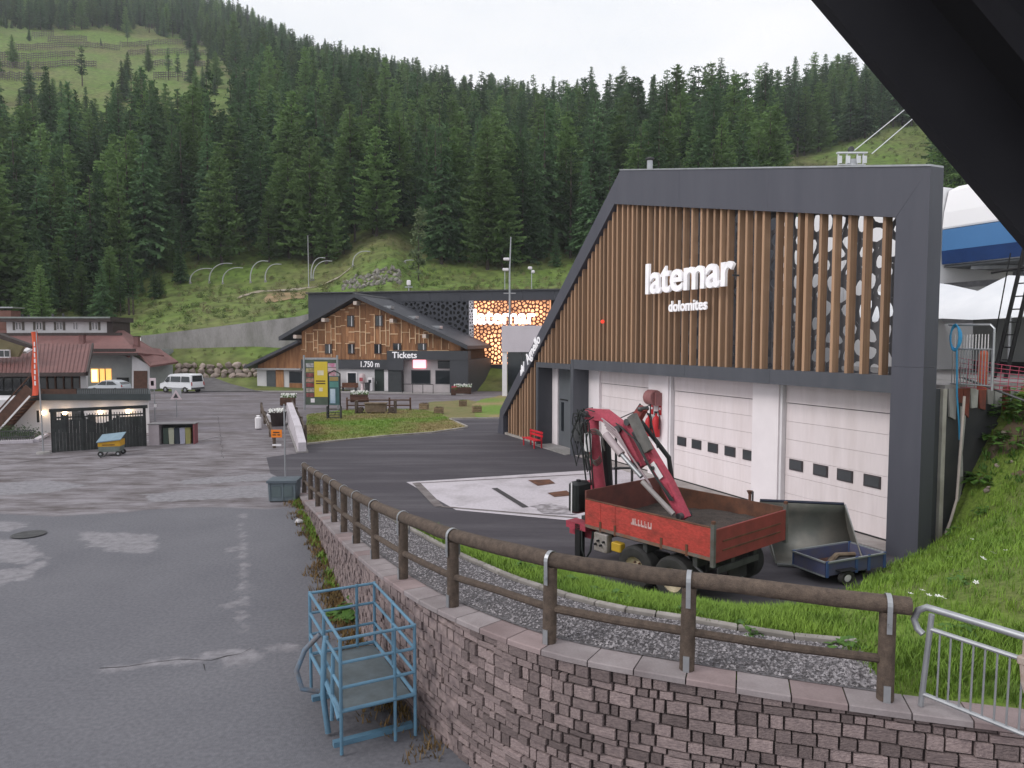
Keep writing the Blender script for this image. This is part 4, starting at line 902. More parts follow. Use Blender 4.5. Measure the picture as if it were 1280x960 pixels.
# timber fins
fx = [0.08, -0.56, -1.09, -1.65, -2.17, -2.75, -3.05, -3.61, -4.0, -4.63, -5.01, -5.46, -5.86, -6.42, -6.81]; fr_ = random.Random(4)
while fx[-1] > iBL[0] + 0.45: fx.append(fx[-1] - fr_.choice((0.36, 0.38, 0.40, 0.52, 0.44, 0.56)))
fin_me = MB().cbox((0, 0, 0.5), (0.105, 0.26, 1.0), ch=0.0).mesh('timber_fin', slat_m)
for x in fx:
    z1 = itop(x) + 0.12; z0 = zT - 0.02 if x > xb - 0.1 else (ze + 0.26 if x > xe0 - 0.25 else 0.14)
    if xb - 0.3 < x < xb: z0 = zT
    if z1 - z0 < 0.25: continue
    dx_ = 0.0
    place('timber_fin', fin_me, gb, (x + 0.09, -0.62, z0), (0, 0, fr_.uniform(-.03, .03)), (1, 1, z1 - z0))
MB().box(iBL[0], xe0 - 0.23, FO + 0.1, -0.3, -0.05, 0.13).build('plinth', kerb_m, gb)
# body: ground floor, upper volume behind the left half of the screen
body = MB().box(-19.4, 1.38, 0.32, 13, -0.5, 4.55).build('ground_floor', M('bitumen_wall', (0.035, 0.035, 0.042), 0.75, (0.06, 0.058, 0.06), 0.8, 6), gb)
MB().prism([(-28.2, -0.3), (-19.42, -0.3), (-19.42, 4.56), (-10.0, 4.56), (-10.0, 12.3), (oTL[0], oTL[1] - 0.12), (oBL[0] + .1, oBL[1] - 0.1)], lambda x, z, t: (x, 0.35 + t, z), 4.8).build('upper_volume', dark_frame2, gb)
MB().box(-10.45, 1.36, 0.3, 13, 4.56, 4.70).build('roof_slab', concrete_m, gb)
MB().box(1.2, 1.42, 0.16, 0.315, -0.3, 4.6).build('side_strip', M('raw_concrete_strip', (0.50, 0.47, 0.44), 0.9, (0.36, 0.33, 0.3), 1.5, 7), gb)
sw = MB()   # crumbling painted concrete along the top of the side wall
r = random.Random(6); sm = [M('old_white_paint', (0.45, 0.44, 0.43), 0.9, (0.30, 0.29, 0.28), 3), M('old_red_paint', (0.26, 0.07, 0.05), 0.9, (0.16, 0.06, 0.05), 3), concrete_m]
y = 0.35
while y < 4.2:
    wd = r.uniform(0.18, 0.4); h = r.uniform(0.4, 0.95); k = (0, 2, 1, 0, 1, 2)[int(y * 3.1) % 6]
    MB().prism([(y, 4.6), (y + wd - .01, 4.6), (y + wd * .9, 4.6 - h), (y + wd * .25, 4.6 - h * r.uniform(.7, 1.1))], lambda a, z, t: (1.385 + t, a, z), 0.05).build('broken_edge', sm[k], gb); y += wd
MB().tube([(1.6, 0.75, 4.4), (1.56, 0.72, 2.8), (1.6, 0.6, 1.6), (1.55, 0.45, 1.0), (1.45, 0.35, 0.5)], 0.035, 8).build('drain_pipe', M('pale_pipe', (0.58, 0.50, 0.47), 0.6), gb)
MB().prism([(0.9, 4.1), (1.15, 4.1), (1.05, 2.8), (1.12, 2.0), (0.95, 1.3), (0.88, 2.4), (0.95, 3.2)], lambda a, z, t: (1.385 + t, a, z), 0.02).build('plaster_streak', sm[0], gb)
# chimney on the roof ridge
ch = MB().tube([(0, 0, -0.4), (0, 0, 0.55)], 0.13, 10).build('flue', steel, None); MBc = MB().lathe([(0, .72), (0.2, .66), (0.2, .6), (0, .6)], 10).build('cap', steel_d, None)
cp = gw(oTL[0] + 0.1, 0.6, oTL[1] + 0.0); ct = thing('flue_pipe', 'short steel flue pipe on the ridge of the garage building', 'chimney', cp); ch.parent = ct; MBc.parent = ct
# lettering on its carrier plane in front of the fins
def facade_text(txt, u0, v0, u1, v1, vtop, off, name, ext, **k):
    x0, z0 = lx(u0, v0, off); x1, _ = lx(u1, v1, off); _, z1 = lx(u0, vtop, off)
    return text(name, txt, (z1 - z0) / 0.73, letter_w, None, (0, 0, 0), extrude=ext, width=x1 - x0, **k), x0, z0
t1, x0, z0 = facade_text('latemar', 808, 367, 918, 355, 329, FO - 0.25, 'letters', 0.06, offset=0.035)
sg = thing('building_sign', 'large white lettering on the timber fins of the garage building', 'sign', gw(x0, FO - 0.2, z0), GA); t1.parent = sg; t1.location = (0, -0.05, 0)
for kx in (0.4, 2.9, 5.2): MB().box(kx, kx + 0.05, 0.03, 0.3, 0.3, 0.36).build('bracket', steel_d, sg)
t2, x2, z2 = facade_text('dolomites', 836, 389.5, 884, 386, 376, FO - 0.1, 'letters', 0.03, offset=0.012)
sg2 = thing('small_sign', 'small white lettering under the large letters on the timber fins', 'sign', gw(x2, FO - 0.1, z2), GA); t2.parent = sg2; t2.location = (0, 0, 0); MB().box(0.4, 0.44, 0.03, 0.25, 0.2, 0.25).build('bracket', steel_d, sg2); MB().box(1.8, 1.84, 0.03, 0.25, 0.2, 0.25).build('bracket', steel_d, sg2)
# leg sign
ax, az = lx(660.5, 456, FO); bx, bz = lx(676.5, 426, FO); an = math.atan2(bz - az, bx - ax)
me = text_mesh('Agnello', 0.86, 0.02, offset=0.012); 
xs = [v.co.x for v in me.vertices]; L0 = max(xs) - min(xs); Lw = math.hypot(bx - ax, bz - az); me.transform(Matrix.Diagonal((Lw / L0, 1, 1, 1))); me.materials.clear(); me.materials.append(letter_w)
sg3 = thing('leg_sign', 'white name lettering running up the sloping dark leg of the garage', 'sign', gw(ax, FO, az), GA)
o = place('letters', me, sg3, (0, -0.04, 0), (R(90), -an, 0)); 
cx_, cz_ = lx(651.5, 463, FO); q = MB()
for k in range(5): q.box(cx_ - ax - 0.02 + 0.1 * k, cx_ - ax + 0.05 + 0.1 * k, -0.05, -.002, cz_ - az - 0.32 + 0.09 * k, cz_ - az + 0.02 + 0.12 * ((k * 2) % 3) + .07 * k)
q.box(cx_ - ax - 0.02, cx_ - ax + 0.45, -0.04, -.003, cz_ - az - 0.05, cz_ - az + 0.02); o2 = q.build('emblem', letter_w, sg3)
# hose reel, extinguishers, notices on the pillar
px_, pz_ = lx(812, 497, -0.5); rl = thing('hose_reel', 'dull red hose reel mounted high on the white pillar', 'hose reel', gw(px_, -0.35, pz_), GA)
MB().lathe([(0.0, -.28), (0.30, -.28), (0.34, -.24), (0.34, .24), (0.30, .28), (0, .28)], 14, axis='X').build('drum', M('reel_red', (0.30, 0.13, 0.13), 0.5, (0.24, 0.10, 0.10), 3), rl, True)
MB().box(-.36, -.31, -.12, .12, -.2, .2).build('bracket', MATS['reel_red'], rl); MB().box(.31, .38, -.1, .25, -.34, .22).build('bracket', MATS['reel_red'], rl); MB().tube([(0, -.1, -.3), (-.02, -.1, -1.7)], .03, 6).build('hose', black_m, rl); MB().tube([(.1, -.15, -.3), (-.9, -.5, -.75), (-2.0, -.9, -1.25)], .025, 6).build('hose', black_m, rl)
ext_prof = [(0, 0), (0.09, 0), (0.095, 0.03), (0.095, 0.42), (0.06, 0.5), (0.025, 0.52), (0.025, 0.58), (0, 0.58)]
for i, (u, v) in enumerate(((811, 545), (820.5, 546))):
    ex, ez = lx(u, v, -0.28); sclf = 1.75 if i else 1.6
    e = thing('fire_extinguisher', ('red fire extinguisher on the white pillar, the one below the reel hose', 'red fire extinguisher on the white pillar, the one beside the door guide rail')[i], 'fire extinguisher', gw(ex, -0.3, ez), GA); e.scale = (sclf,) * 3
    MB().lathe(ext_prof, 12).build('cylinder', red_p, e, True); MB().tube([(0, 0, .58), (.08, 0, .64), (.14, 0, .5), (.12, 0, .2)], .014, 6).build('hose', black_m, e); MB().box(-.07, .03, -.015, .015, .58, .63).build('handle', black_m, e)
for i, (u, v) in enumerate(((815, 512), (825, 513), (819, 520))):
    ex, ez = lx(u, v, -0.13); n_ = MB().box(-.11, .11, -.012, 0, -.2, .2).build('notice', red_p if i < 2 else white_p, None)
    t = thing('wall_notice', ('small red notice on the white pillar under the reel', 'small red notice on the white pillar edge beside the guide rail', 'small white notice above the extinguishers')[i], 'notice', gw(ex, -0.125, ez), GA); n_.parent = t; MB().box(-.06, .06, -.018, -.013, .02, .12).build('symbol', white_p if i < 2 else steel_d, t)
# red bench against the fins
bp = gw(lx(664, 548, FO - 0.6)[0], FO - 0.55, 0.0); bn = thing('red_bench', 'small bright red bench against the timber fins', 'bench', bp, GA)
rb = M('bench_red', (0.62, 0.02, 0.035), 0.5, (0.5, 0.018, 0.03), 4)
for k, y in enumerate((-.18, -.02, .14)): MB().cbox((0, y, .44), (1.7, .13, .04), ch=.008).build('seat_slat', rb, bn)
for z in (.66, .84): MB().cbox((0, .26, z), (1.7, .035, .12), ch=.008).build('back_slat', rb, bn)
for x in (-.7, .7): MB().box(x - .03, x + .03, -.24, .24, .38, .42).box(x - .03, x + .03, -.22, -.16, 0, .38).box(x - .03, x + .03, .22, .28, 0, .92).build('leg', rb, bn)
# small red lamp on the fins
lp = lx(752, 402, FO); o = MB().lathe([(0, -.08), (.09, -.06), (.09, .06), (0, .08)], 10, axis='Y').build('warning_lamp', M('lamp_red', (0.7, 0.05, 0.03), 0.4, emit=(1, .06, .03), estr=0.8)); o.location = gw(lp[0], FO + .05, lp[1]); tag(o, 'tiny round red warning lamp on the timber fins', 'lamp')
# ================================================================== UPPER TERRACE AND LIFT STATION
ut = [gw(1.7, 2.8, 0), gw(22, 2.5, 0), gw(40, 8, 0), gw(40, 50, 0), gw(-30, 50, 0), gw(-30, 13.2, 0), gw(1.5, 13.2, 0)]
sheet('upper_terrace', ut, 4.58, M('terrace_ground', (0.12, 0.125, 0.06), 0.95, (0.15, 0.12, 0.085), 0.8, 7, fine=0.2, fscale=6))
st_white = M('station_white', (0.86, 0.85, 0.87), 0.5, (0.82, 0.81, 0.83), 0.3); st_blue = M('station_blue', (0.075, 0.20, 0.42), 0.4, (0.065, 0.175, 0.37), 0.3); st_navy = M('station_navy', (0.02, 0.05, 0.155), 0.4)
SY = 10.0
zW1, zW0 = lx(1182, 230, SY)[1], lx(1182, 287, SY)[1]; zB0 = lx(1182, 330, SY)[1]; zU = lx(1182, 357, SY)[1]
sp_ = gw(0, SY, 4.58); stn = thing('lift_station', 'chairlift station with white canopy and blue skirt behind the garage', 'lift station', sp_, GA); B0 = 4.58
xa, xz = -6.0, 14.0; zz = lambda z: z - B0
npan = 6; wpan = (xz - xa) / npan
for i in range(npan):
    a, b_ = xa + i * wpan + .015, xa + (i + 1) * wpan - .015
    zm = zz(zW0) + (zz(zW1) - zz(zW0)) * 0
    MB().prism([(0, zz(zB0) + .55), (0, zz(zW0)), (0.12, zz(zW0) + .02), (0.12, zz(zB0) + .55)], lambda y, z, t: (a + t, y, z), b_ - a).build('blue_panel', st_blue, stn)
    MB().prism([(0.05, zz(zB0)), (0.0, zz(zB0) + .545), (0.12, zz(zB0) + .545), (0.15, zz(zB0))], lambda y, z, t: (a + t, y, z), b_ - a).build('navy_panel', st_navy, stn)
    P = [(0.0, zz(zW0) + .1), (0.06, zz(zW0) + .7), (0.3, zz(zW1) - .25), (0.9, zz(zW1)), (5.1, zz(zW1) + .3), (5.9, zz(zW0) + .6), (6, zz(zW0)), (0.03, zz(zW0) + .03)]
    MB().prism(P, lambda y, z, t: (a + t, y, z), b_ - a).build('white_panel', st_white, stn)
for i in range(7): MB().box(-6.02 - 2.4 * (i + 1), -6.04 - 2.4 * i, -.1, 5.8, 0, zz(zW1) - .1).build('white_wall_panel', st_white, stn)
MB().box(xa, xz, 0.2, 5.9, zz(zB0) - .12, zz(zB0) - .02).build('underside', M('station_grey', (0.16, 0.17, 0.18), 0.6), stn)
for i in range(5): x = xa + 1 + i * 5; MB().beam((x, 0.4, zz(zB0) - .2), (x + 3.4, 5.6, zz(zB0) - .2), .12, .14).build('roof_truss', steel, stn); 
for y in (0.3, 5.7): MB().box(xa, xz, y - .08, y + .08, zz(zU) - .1, zz(zU) + .12).build('edge_beam', steel_d, stn)
for x in (xa + 1.5, xz - 3): MB().tube([(x, 3, 0), (x, 3, zz(zB0) - .1)], [.55, .4], 12).build('column', steel, stn)
# white tent and pale wall below it
ty = 7.0; x0, zt = lx(1182, 352, ty); x1, _ = lx(1262, 352, ty); zb = lx(1182, 402, ty)[1]
tent = thing('white_tent', 'white peaked fabric tent below the lift station', 'tent', gw(x0, ty, 4.58), GA); tw = M('tent_white', (0.80, 0.81, 0.84), 0.55, (0.70, 0.72, 0.76), 0.6, 6)
wt = 3.4; hz0, hz1 = zb - 4.58, zt - 4.58 + .35
m = MB(); n = 9
for i in range(n + 1):
    x = -4.2 + (wt + 6.5) * i / n; ph = abs(((x + 3.4) % 3.4) / 3.4 - .5) * 2; zr = hz1 - 0.75 * ph
    for y, z in ((-.4, hz0 + .12 * ph), (0.5, hz0 + .55 * (zr - hz0)), (1.5, zr), (2.6, hz0 + .55 * (zr - hz0)), (3.4, hz0)): m.v.append((x, y, z))
m.f = [(5 * i + j, 5 * i + 5 + j, 5 * i + 6 + j, 5 * i + 1 + j) for i in range(n) for j in range(4)]
m.build('canopy', tw, tent, True)
for x in (-4, -.7, 2.6, 5.6): MB().tube([(x, -.35, 0), (x, -.35, hz0 + .1)], .05, 6).build('pole', steel, tent); MB().tube([(x, 3.3, 0), (x, 3.3, hz0)], .05, 6).build('pole', steel, tent)
wl = thing('terrace_wall', 'pale low building wall behind the terrace fence', 'wall', gw(-4, 9.2, 4.58), GA); zc = lx(1262, 398, 9.2)[1] - 4.58
MB().box(0, 14, 0, .3, 0.55, zc).build('wall_panel', grey_wall, wl); MB().box(-.05, 14.05, -.06, .36, zc + .002, zc + .1).build('wall_cap', white_p, wl); MB().box(0, 14, 0.02, .28, 0, .548).build('wall_base', dark_m, wl)
# black lattice ladder pole
ly = 5.2; a = gw(*[lx(1242, 448, ly)[0], ly, lx(1242, 448, ly)[1]]); b_ = gw(*[lx(1276, 330, ly)[0], ly, lx(1276, 330, ly)[1]])
a.z = 4.5; ld = thing('ladder_mast', 'black leaning ladder mast beside the lift station', 'ladder', a); d = b_ - a; sd_ = XH * .36
MB().tube([(0, 0, 0), d * 1.15], .06, 6).build('rail', black_m, ld); MB().tube([sd_, d * 1.15 + sd_], .06, 6).build('rail', black_m, ld)
for i in range(1, 11): MB().tube([d * (i / 9.5), d * (i / 9.5) + sd_], .022, 5).build('rung', black_m, ld)
MB().tube([d * .1 - sd_ * .6, d * 1.1 - sd_ * 1.1], .02, 5).build('stay_cable', black_m, ld); MB().tube([d * .95 - sd_ * 2.4, d * .98 + sd_ * 2], .05, 6).build('cross_arm', black_m, ld)
# terrace railing with red net, orange post, blue hose
ry = 0.75
rp0 = gw(lx(1188, 470, ry)[0], ry, 4.6); rail = thing('terrace_railing', 'grey metal railing on the terrace edge behind the garage', 'railing', rp0, GA)
xr1 = lx(1242, 440, ry)[0] - lx(1188, 470, ry)[0]; h = lx(1195, 406, ry)[1] - 4.6
MB().tube([(-.1, 0, h), (xr1 - .1, 0, h - .02), (xr1, 0, h - .12), (xr1, 0, 0)], .03, 8).build('top_rail', steel, rail); MB().tube([(0, 0, h * .62), (xr1, 0, h * .62)], .022, 6).build('mid_rail', steel, rail); MB().tube([(0, 0, .12), (xr1, 0, .12)], .022, 6).build('bottom_rail', steel, rail)
bar = MB().tube([(0, 0, .12), (0, 0, h * .62)], .012, 5).mesh('bar', steel)
for i in range(14): place('bar', bar, rail, (xr1 * (i + .5) / 14, 0, 0))
bar2 = MB().tube([(0, 0, h * .62), (0, 0, h * .85)], .010, 5).mesh('bar', white_p)
for i in range(12): place('bar', bar2, rail, (xr1 * (i + .8) / 14, 0.05, 0))
op = gw(lx(1229, 440, ry + .4)[0], ry + .4, 4.58); o = thing('orange_post', 'faded orange post wrapped behind the terrace railing', 'post', op, GA); MB().tube([(0, 0, 0), (0.01, 0, .95), (0, 0, 1.05)], [.12, .12, .09], 10).build('sleeve', M('faded_orange', (0.52, 0.13, 0.07), 0.8, (0.42, 0.1, 0.06), 3), o); MB().tube([(0, 0, 0), (0, 0, 1.08)], .03, 6).build('core', steel, o)
net = thing('safety_net', 'pink red safety net sagging along the terrace edge', 'net', gw(lx(1200, 470, ry + .2)[0], ry + .15, 4.58), GA); nm = M('net_red', (0.40, 0.07, 0.12), 0.8); m = MB()
for i in range(25):
    x = i * .22; top = .85 - .25 * math.sin(i / 24 * 3.0); m.tube([(x, .02 * (i % 2), 0.05), (x + .05, 0, top)], .009, 4)
for j in range(7): m.tube([(i * .22, 0, .05 + (.8 - .25 * math.sin(i / 24 * 3.0)) * j / 6) for i in range(25)], .009, 4)
m.build('mesh', nm, net); MB().tube([(5.3, 0, 0), (5.3, 0, 1)], .02, 5).build('stake', steel, net)
hz = thing('blue_hose', 'bright blue hose coiled on the railing and hanging down the wall', 'hose', gw(1.5, 0.55, 4.6), GA); bh = M('hose_blue', (0.05, 0.33, 0.62), 0.5); m = MB()
hx0, hz0_ = lx(1195, 407, 0.55); hx1, hz1_ = lx(1196, 437, 0.55)
for k in range(3): m.tube([(hx0 - 1.5 + (.12 + .02 * k) * math.cos(t), .02 * k - .03, (hz0_ + hz1_) / 2 - 4.6 + (.36 - .03 * k) * math.sin(t)) for t in np.linspace(0, 6.28, 18)], .022, 6, False)
m.build('coil', bh, hz, True); MB().tube([(hx1 - 1.5, 0, hz1_ - 4.6), (hx1 - 1.46, 0.02, -.2), (hx1 - 1.46, .15, -1.0), (hx1 - 1.47, .2, -1.4)], .022, 6).build('hanging_end', bh, hz, True)
MB().tube([gw(1.5, .8, 4.9), gw(3.4, 1.2, 4.2), gw(4.4, 1.0, 3.6)], .03, 6).build('handrail_pipe', steel_d); tag(bpy.data.objects['handrail_pipe'], 'bent dark pipe slanting over the crumbling wall top', 'pipe')
# leafy plants and rubble at the bank top
r = random.Random(15)
def broad_plant(name, p, seed, n=60, s=0.5, leaf=0.11, label=None, mat=None):
    q = random.Random(seed); m = MB()
    for i in range(n):
        a = q.uniform(0, 6.28); rr = s * q.random() ** .6; c_ = Vector((rr * math.cos(a), rr * math.sin(a), s * (.15 + .75 * q.random()) * (1.15 - rr / s))); d = Vector((math.cos(a), math.sin(a), q.uniform(-.3, .5))).normalized() * leaf * q.uniform(.7, 1.4); n_ = Vector((-d.y, d.x, q.uniform(-.02, .02))) * .55
        m.add([c_ - d * .2, c_ + d * .5 + n_, c_ + d * 1.3 + Vector((0, 0, -.03)), c_ + d * .5 - n_], [(0, 1, 2, 3)])
    o = thing(name, label, 'plant', p); m.build('leaves', mat or blade_m, o)
    MB().tube([(0, 0, -.05), (0, 0, s * .6)], .012, 5).build('stem', blade_m, o); return o
leaf_g = M('weed_leaf', (0.075, 0.165, 0.022), 0.7, (0.05, 0.11, 0.018), 3, 4, spec=0.4)
for i, (u, v, s_) in enumerate(((1262, 505, .5), (1252, 520, .42), (1275, 515, .5), (1240, 545, .3), (1270, 555, .35), (1225, 600, .28))):
    d = ray(u, v); best = None
    for k in range(60, 320):
        p = Vector((0, 0, CAMH)) + d * (k * .1)
        if float(ter(p.x, p.y)[0]) > p.z and p.y > 8: best = p; break
    if best is None: best = gw(2.4 + .3 * i, 2.0, 4.0)
    broad_plant('leafy_weed', best - Vector((0, 0, .05)), 50 + i, 110, s_ * 1.4, .13, ('leafy green weed at the top of the bank beside the side wall', 'leafy weed hanging over the soil face, lower than the top one', 'leafy weed at the top right of the soil bank', 'small weed on the bare soil near the dark wall', 'small leafy weed on the brown soil patch', 'lowest small weed at the foot of the dark side wall')[i], leaf_g)
soil_pts = []
m = MB(); n_u = 14
sx = [[None] * 9 for _ in range(n_u)]
for i in range(n_u):
    for j in range(9):
        x = 13.2 + 0.25 * i; y = 17.6 + .3 * j; m.v.append((x, y, float(ter(x, y)[0]) + .02 + .05 * math.sin(3.1 * x + 2 * y)))
m.f = [(9 * i + j, 9 * i + 9 + j, 9 * i + 10 + j, 9 * i + 1 + j) for i in range(n_u - 1) for j in range(8) if (i + j) % 5 or True]
tag(m.build('bare_soil', soil_m, smooth=True), kind='structure')
P = []
while len(P) < 260:
    x, y = r.uniform(13.0, 16.6), r.uniform(17.6, 20.1); z = float(ter(x, y)[0])
    P.append(Vector((x, y, z + .02)))
tufts('soil_weeds', P, .05, .22, 7, leaf_g, 'patchy green weeds on the bare soil of the bank', 'weeds', 9, .12, 1.0, .02)
for i in range(9):
    x, y = r.uniform(12.6, 15.5), r.uniform(18, 20); s_ = r.uniform(.08, .22); place('loose_rock', rocks[i % 6], None, (x, y, float(ter(x, y)[0]) + .03), (r.uniform(0, 6), 0, 0), (s_, s_, s_)); tag(C.objects[-1], 'pale loose rock lying on the bare soil of the bank', 'rock', 'loose rocks on the soil bank')
# white flowers on the grass
fl_m = M('flower_white', (0.8, 0.8, 0.76), 0.7); k = 0
fm = MB()
for a in range(5): t = a * 1.2566; fm.add([(0, 0, 0), (.05 * math.cos(t - .4), .05 * math.sin(t - .4), .012), (.075 * math.cos(t), .075 * math.sin(t), .02), (.05 * math.cos(t + .4), .05 * math.sin(t + .4), .012)], [(0, 1, 2, 3)])
fmesh = fm.mesh('bloom', fl_m); stem_me = MB().tube([(0, 0, -.22), (0, 0, 0)], .006, 4).mesh('stem', blade_m)
for u, v in ((1228, 697), (1240, 690), (1243, 692), (1257, 688), (1230, 699), (1176, 746), (1180, 748), (1138, 742), (1172, 745), (1153, 738), (1220, 728), (1215, 674), (1188, 696), (1100, 748), (1161, 744)):
    d = ray(u, v)
    for q in range(70, 320):
        p = Vector((0, 0, CAMH)) + d * (q * .1)
        if float(ter(p.x, p.y)[0]) + .2 > p.z:
            f = thing('white_flower', 'small white wildflower in the grass of the bank', 'flower', p, 0, 'white wildflowers on the bank'); place('bloom', fmesh, f, (0, 0, 0), (r.uniform(-.3, .6), r.uniform(-.3, .3), r.uniform(0, 6)), (0.6,) * 3); place('stem', stem_me, f); break
# ---- lift pylon behind the roof with its two cables
py = 62.0; top = at(1065, 192, py); pyl = thing('lift_pylon', 'chairlift pylon head with pale metal platform above the garage roof', 'pylon', (top.x, py, 4.58)); H_ = top.z - 4.58
MB().tube([(0, 0, 0), (0, 0, H_ - .5)], [.5, .35], 10).build('mast', steel, pyl)
wpl = M('platform_white', (0.7, 0.72, 0.75), 0.5); ww = 37 / 900 * py / 2
MB().box(-ww, ww, -.15, .15, H_, H_ + .12).build('cross_arm', wpl, pyl)
for x in (-ww * .9, -ww * .35, ww * .35, ww * .75): MB().box(x - .18, x + .18, -.3, -.26, H_ - .85, H_ - .25).build('platform_rail', wpl, pyl); MB().box(x - .03, x + .03, -.1, .1, H_ - .95, H_).build('hanger', wpl, pyl)
MB().box(-ww * .95, ww * .8, -.35, .35, H_ - 1.0, H_ - .95).build('walkway', wpl, pyl); MB().lathe([(0, -.1), (.25, -.1), (.25, .1), (0, .1)], 10, (-.1, 0, H_ + .35), 'Y').build('sheave', steel_d, pyl)
for i, (u0, v0, u1, v1) in enumerate(((1068, 188, 1141, 127), (1090, 192, 1151, 138))):
    a = at(u0, v0, py); b_ = at(u0 + (u1 - u0) * 2.6, v0 + (v1 - v0) * 2.6, 240); o = thing('lift_cable', ('upper steel lift cable rising from the pylon to the slope', 'lower steel lift cable rising from the pylon to the slope')[i], 'cable', a); MB().tube([(0, 0, 0), (b_ - a) * .5 + Vector((0, 0, -.6)), b_ - a], .045, 5).build('strand', wpl, o)
# ================================================================== EAVE OVER THE CAMERA (roof of the building that carries it)
ev = thing('roof_eave', 'black timber roof eave hanging overhead at the corner', 'roof', (1.1, 2.6, 6.0)); O = Vector(ev.location)
em = M('eave_black', (0.014, 0.014, 0.018), 0.7, (0.010, 0.010, 0.014), 2, 4, stretch=(1, 6, 1))
def q3(u, v, Y): return at(u, v, Y) - O
a0, a1 = q3(990, -45, 2.6), q3(1330, 355, 2.6); a2, a3 = q3(1095, -45, 2.6), q3(1330, 235, 2.6)
def slab(p, th, name, mat):
    m = MB(); n = len(p); m.add(list(p) + [v + th for v in p], [tuple(range(n)), tuple(range(2 * n - 1, n - 1, -1))] + [(i, i + n, (i + 1) % n + n, (i + 1) % n) for i in range(n)]); return m.build(name, mat, ev)
dirv = (a1 - a0).normalized(); upn = Vector((-dirv.z, 0, dirv.x)); upn = upn if upn.z > 0 else -upn
slab([a0, a1, a1 + upn * .30, a0 + upn * .30], Vector((0, .05, 0)), 'fascia_board', em)
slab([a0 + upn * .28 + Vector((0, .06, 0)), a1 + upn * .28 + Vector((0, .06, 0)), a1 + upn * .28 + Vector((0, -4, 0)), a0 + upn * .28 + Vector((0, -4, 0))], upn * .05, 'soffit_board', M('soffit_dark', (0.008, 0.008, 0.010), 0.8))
slab([a0 + upn * .34 + Vector((0, .12, 0)), a1 + upn * .34 + Vector((0, .12, 0)), a1 + upn * .34 + Vector((0, -4, 0)), a0 + upn * .34 + Vector((0, -4, 0))], upn * .06, 'roof_sheet', dark_frame2)
for k in range(5):
    y = -.35 - .75 * k; slab([a0 + upn * .12 + Vector((0, y, 0)), a1 + upn * .12 + Vector((0, y, 0)), a1 + upn * .275 + Vector((0, y, 0)), a0 + upn * .275 + Vector((0, y, 0))], Vector((0, -.10, 0)), 'rafter', em)
# ================================================================== CHALET WITH TICKET OFFICE
CA = math.atan2(-5.3, 25.1); CO = Vector((-31, 87, 0)); chl = thing('ticket_chalet', 'wood clad gabled chalet with dark roof and ticket office', 'building', CO, CA)
def cw_(x, y, z): return CO + Matrix.Rotation(CA, 3, 'Z') @ Vector((x, y, z))
def roofz(x): return float(np.interp(x, [4.5, 13.5, 26.8], [6.35, 10.95, 5.15]))
cp_ = M('anthracite_panel', (0.060, 0.062, 0.072), 0.6, (0.052, 0.054, 0.062), .5)
MB().prism([(6.1, 3.7), (26.0, 3.7), (26.0, roofz(26) - .1), (13.5, 10.8), (6.1, roofz(6.1) - .1)], lambda x, z, t: (x, .1 + t, z), 13).build('upper_wall', M('wall_wood_dark', (0.10, 0.055, 0.032), 0.9), chl)
MB().box(6.1, 24.7, .12, 13.05, 0, 3.69).build('lower_wall', render_w, chl)
# cladding boards, each its own piece, with pale battens over the joints
r = random.Random(31); x = 6.12; wins = [(9.19, 9.95, 4.44, 5.46), (12.1, 12.8, 4.45, 5.47), (15.4, 16.15, 4.46, 5.47), (17.7, 18.6, 4.87, 5.56), (20.7, 21.65, 4.87, 5.56), (12.05, 12.8, 7.6, 8.79), (15.55, 16.35, 7.64, 8.77)]
xs = [6.12]
while xs[-1] < 25.6: xs.append(min(xs[-1] + r.choice((.55, .7, .85, 1.0, .45)), 25.95))
for i in range(len(xs) - 1):
    a, b_ = xs[i], xs[i + 1]; zt = min(roofz(a), roofz(b_)) - .25; zt2 = max(roofz(a), roofz(b_)) - .25; z = 3.7 if a < 17.2 else 4.78
    while z < zt2:
        h = r.uniform(.7, 2.1); z2 = min(z + h, zt2)
        if z2 - z > .15:
            za, zb = min(z2, roofz(a) - .2), min(z2, roofz(b_) - .2)
            if za > z + .05 or zb > z + .05:
                MB().prism([(a + .01, z + .01), (b_ - .01, z + .01), (b_ - .01, max(zb, z + .02)), (a + .01, max(za, z + .02))], lambda x_, z_, t: (x_, .02 + t + r.uniform(0, .004), z_), .07).build('cladding_board', chalet_wood, chl)
                if z > 3.8 and za > z and zb > z and r.random() < .8: MB().box(a - .03, b_ + .03, -.045, .018, z - .045, z + .045).build('batten', batten_m, chl)
        z = z2
    if r.random() < .75: 
        za = 3.72 if a < 17.2 else 4.8; zb = roofz(a) - .3; l0 = za + (zb - za) * r.uniform(0, .35); l1 = l0 + (zb - l0) * r.uniform(.5, 1)
        if l1 - l0 > .4: MB().box(a - .045, a + .045, -.055, .018, l0, l1).build('batten', batten_m, chl)
for (a, b_, c_, d) in wins:
    w_ = MB().box(a - .09, b_ + .09, -.06, .06, c_ - .09, d + .09).build('window', brown_wood, chl); MB().box(a, b_, -.07, -.062, c_, d).build('pane', glass_d, w_); MB().box(a + (b_ - a) * .62, a + (b_ - a) * .74, -.082, -.073, c_, d).build('curtain', white_p, w_)
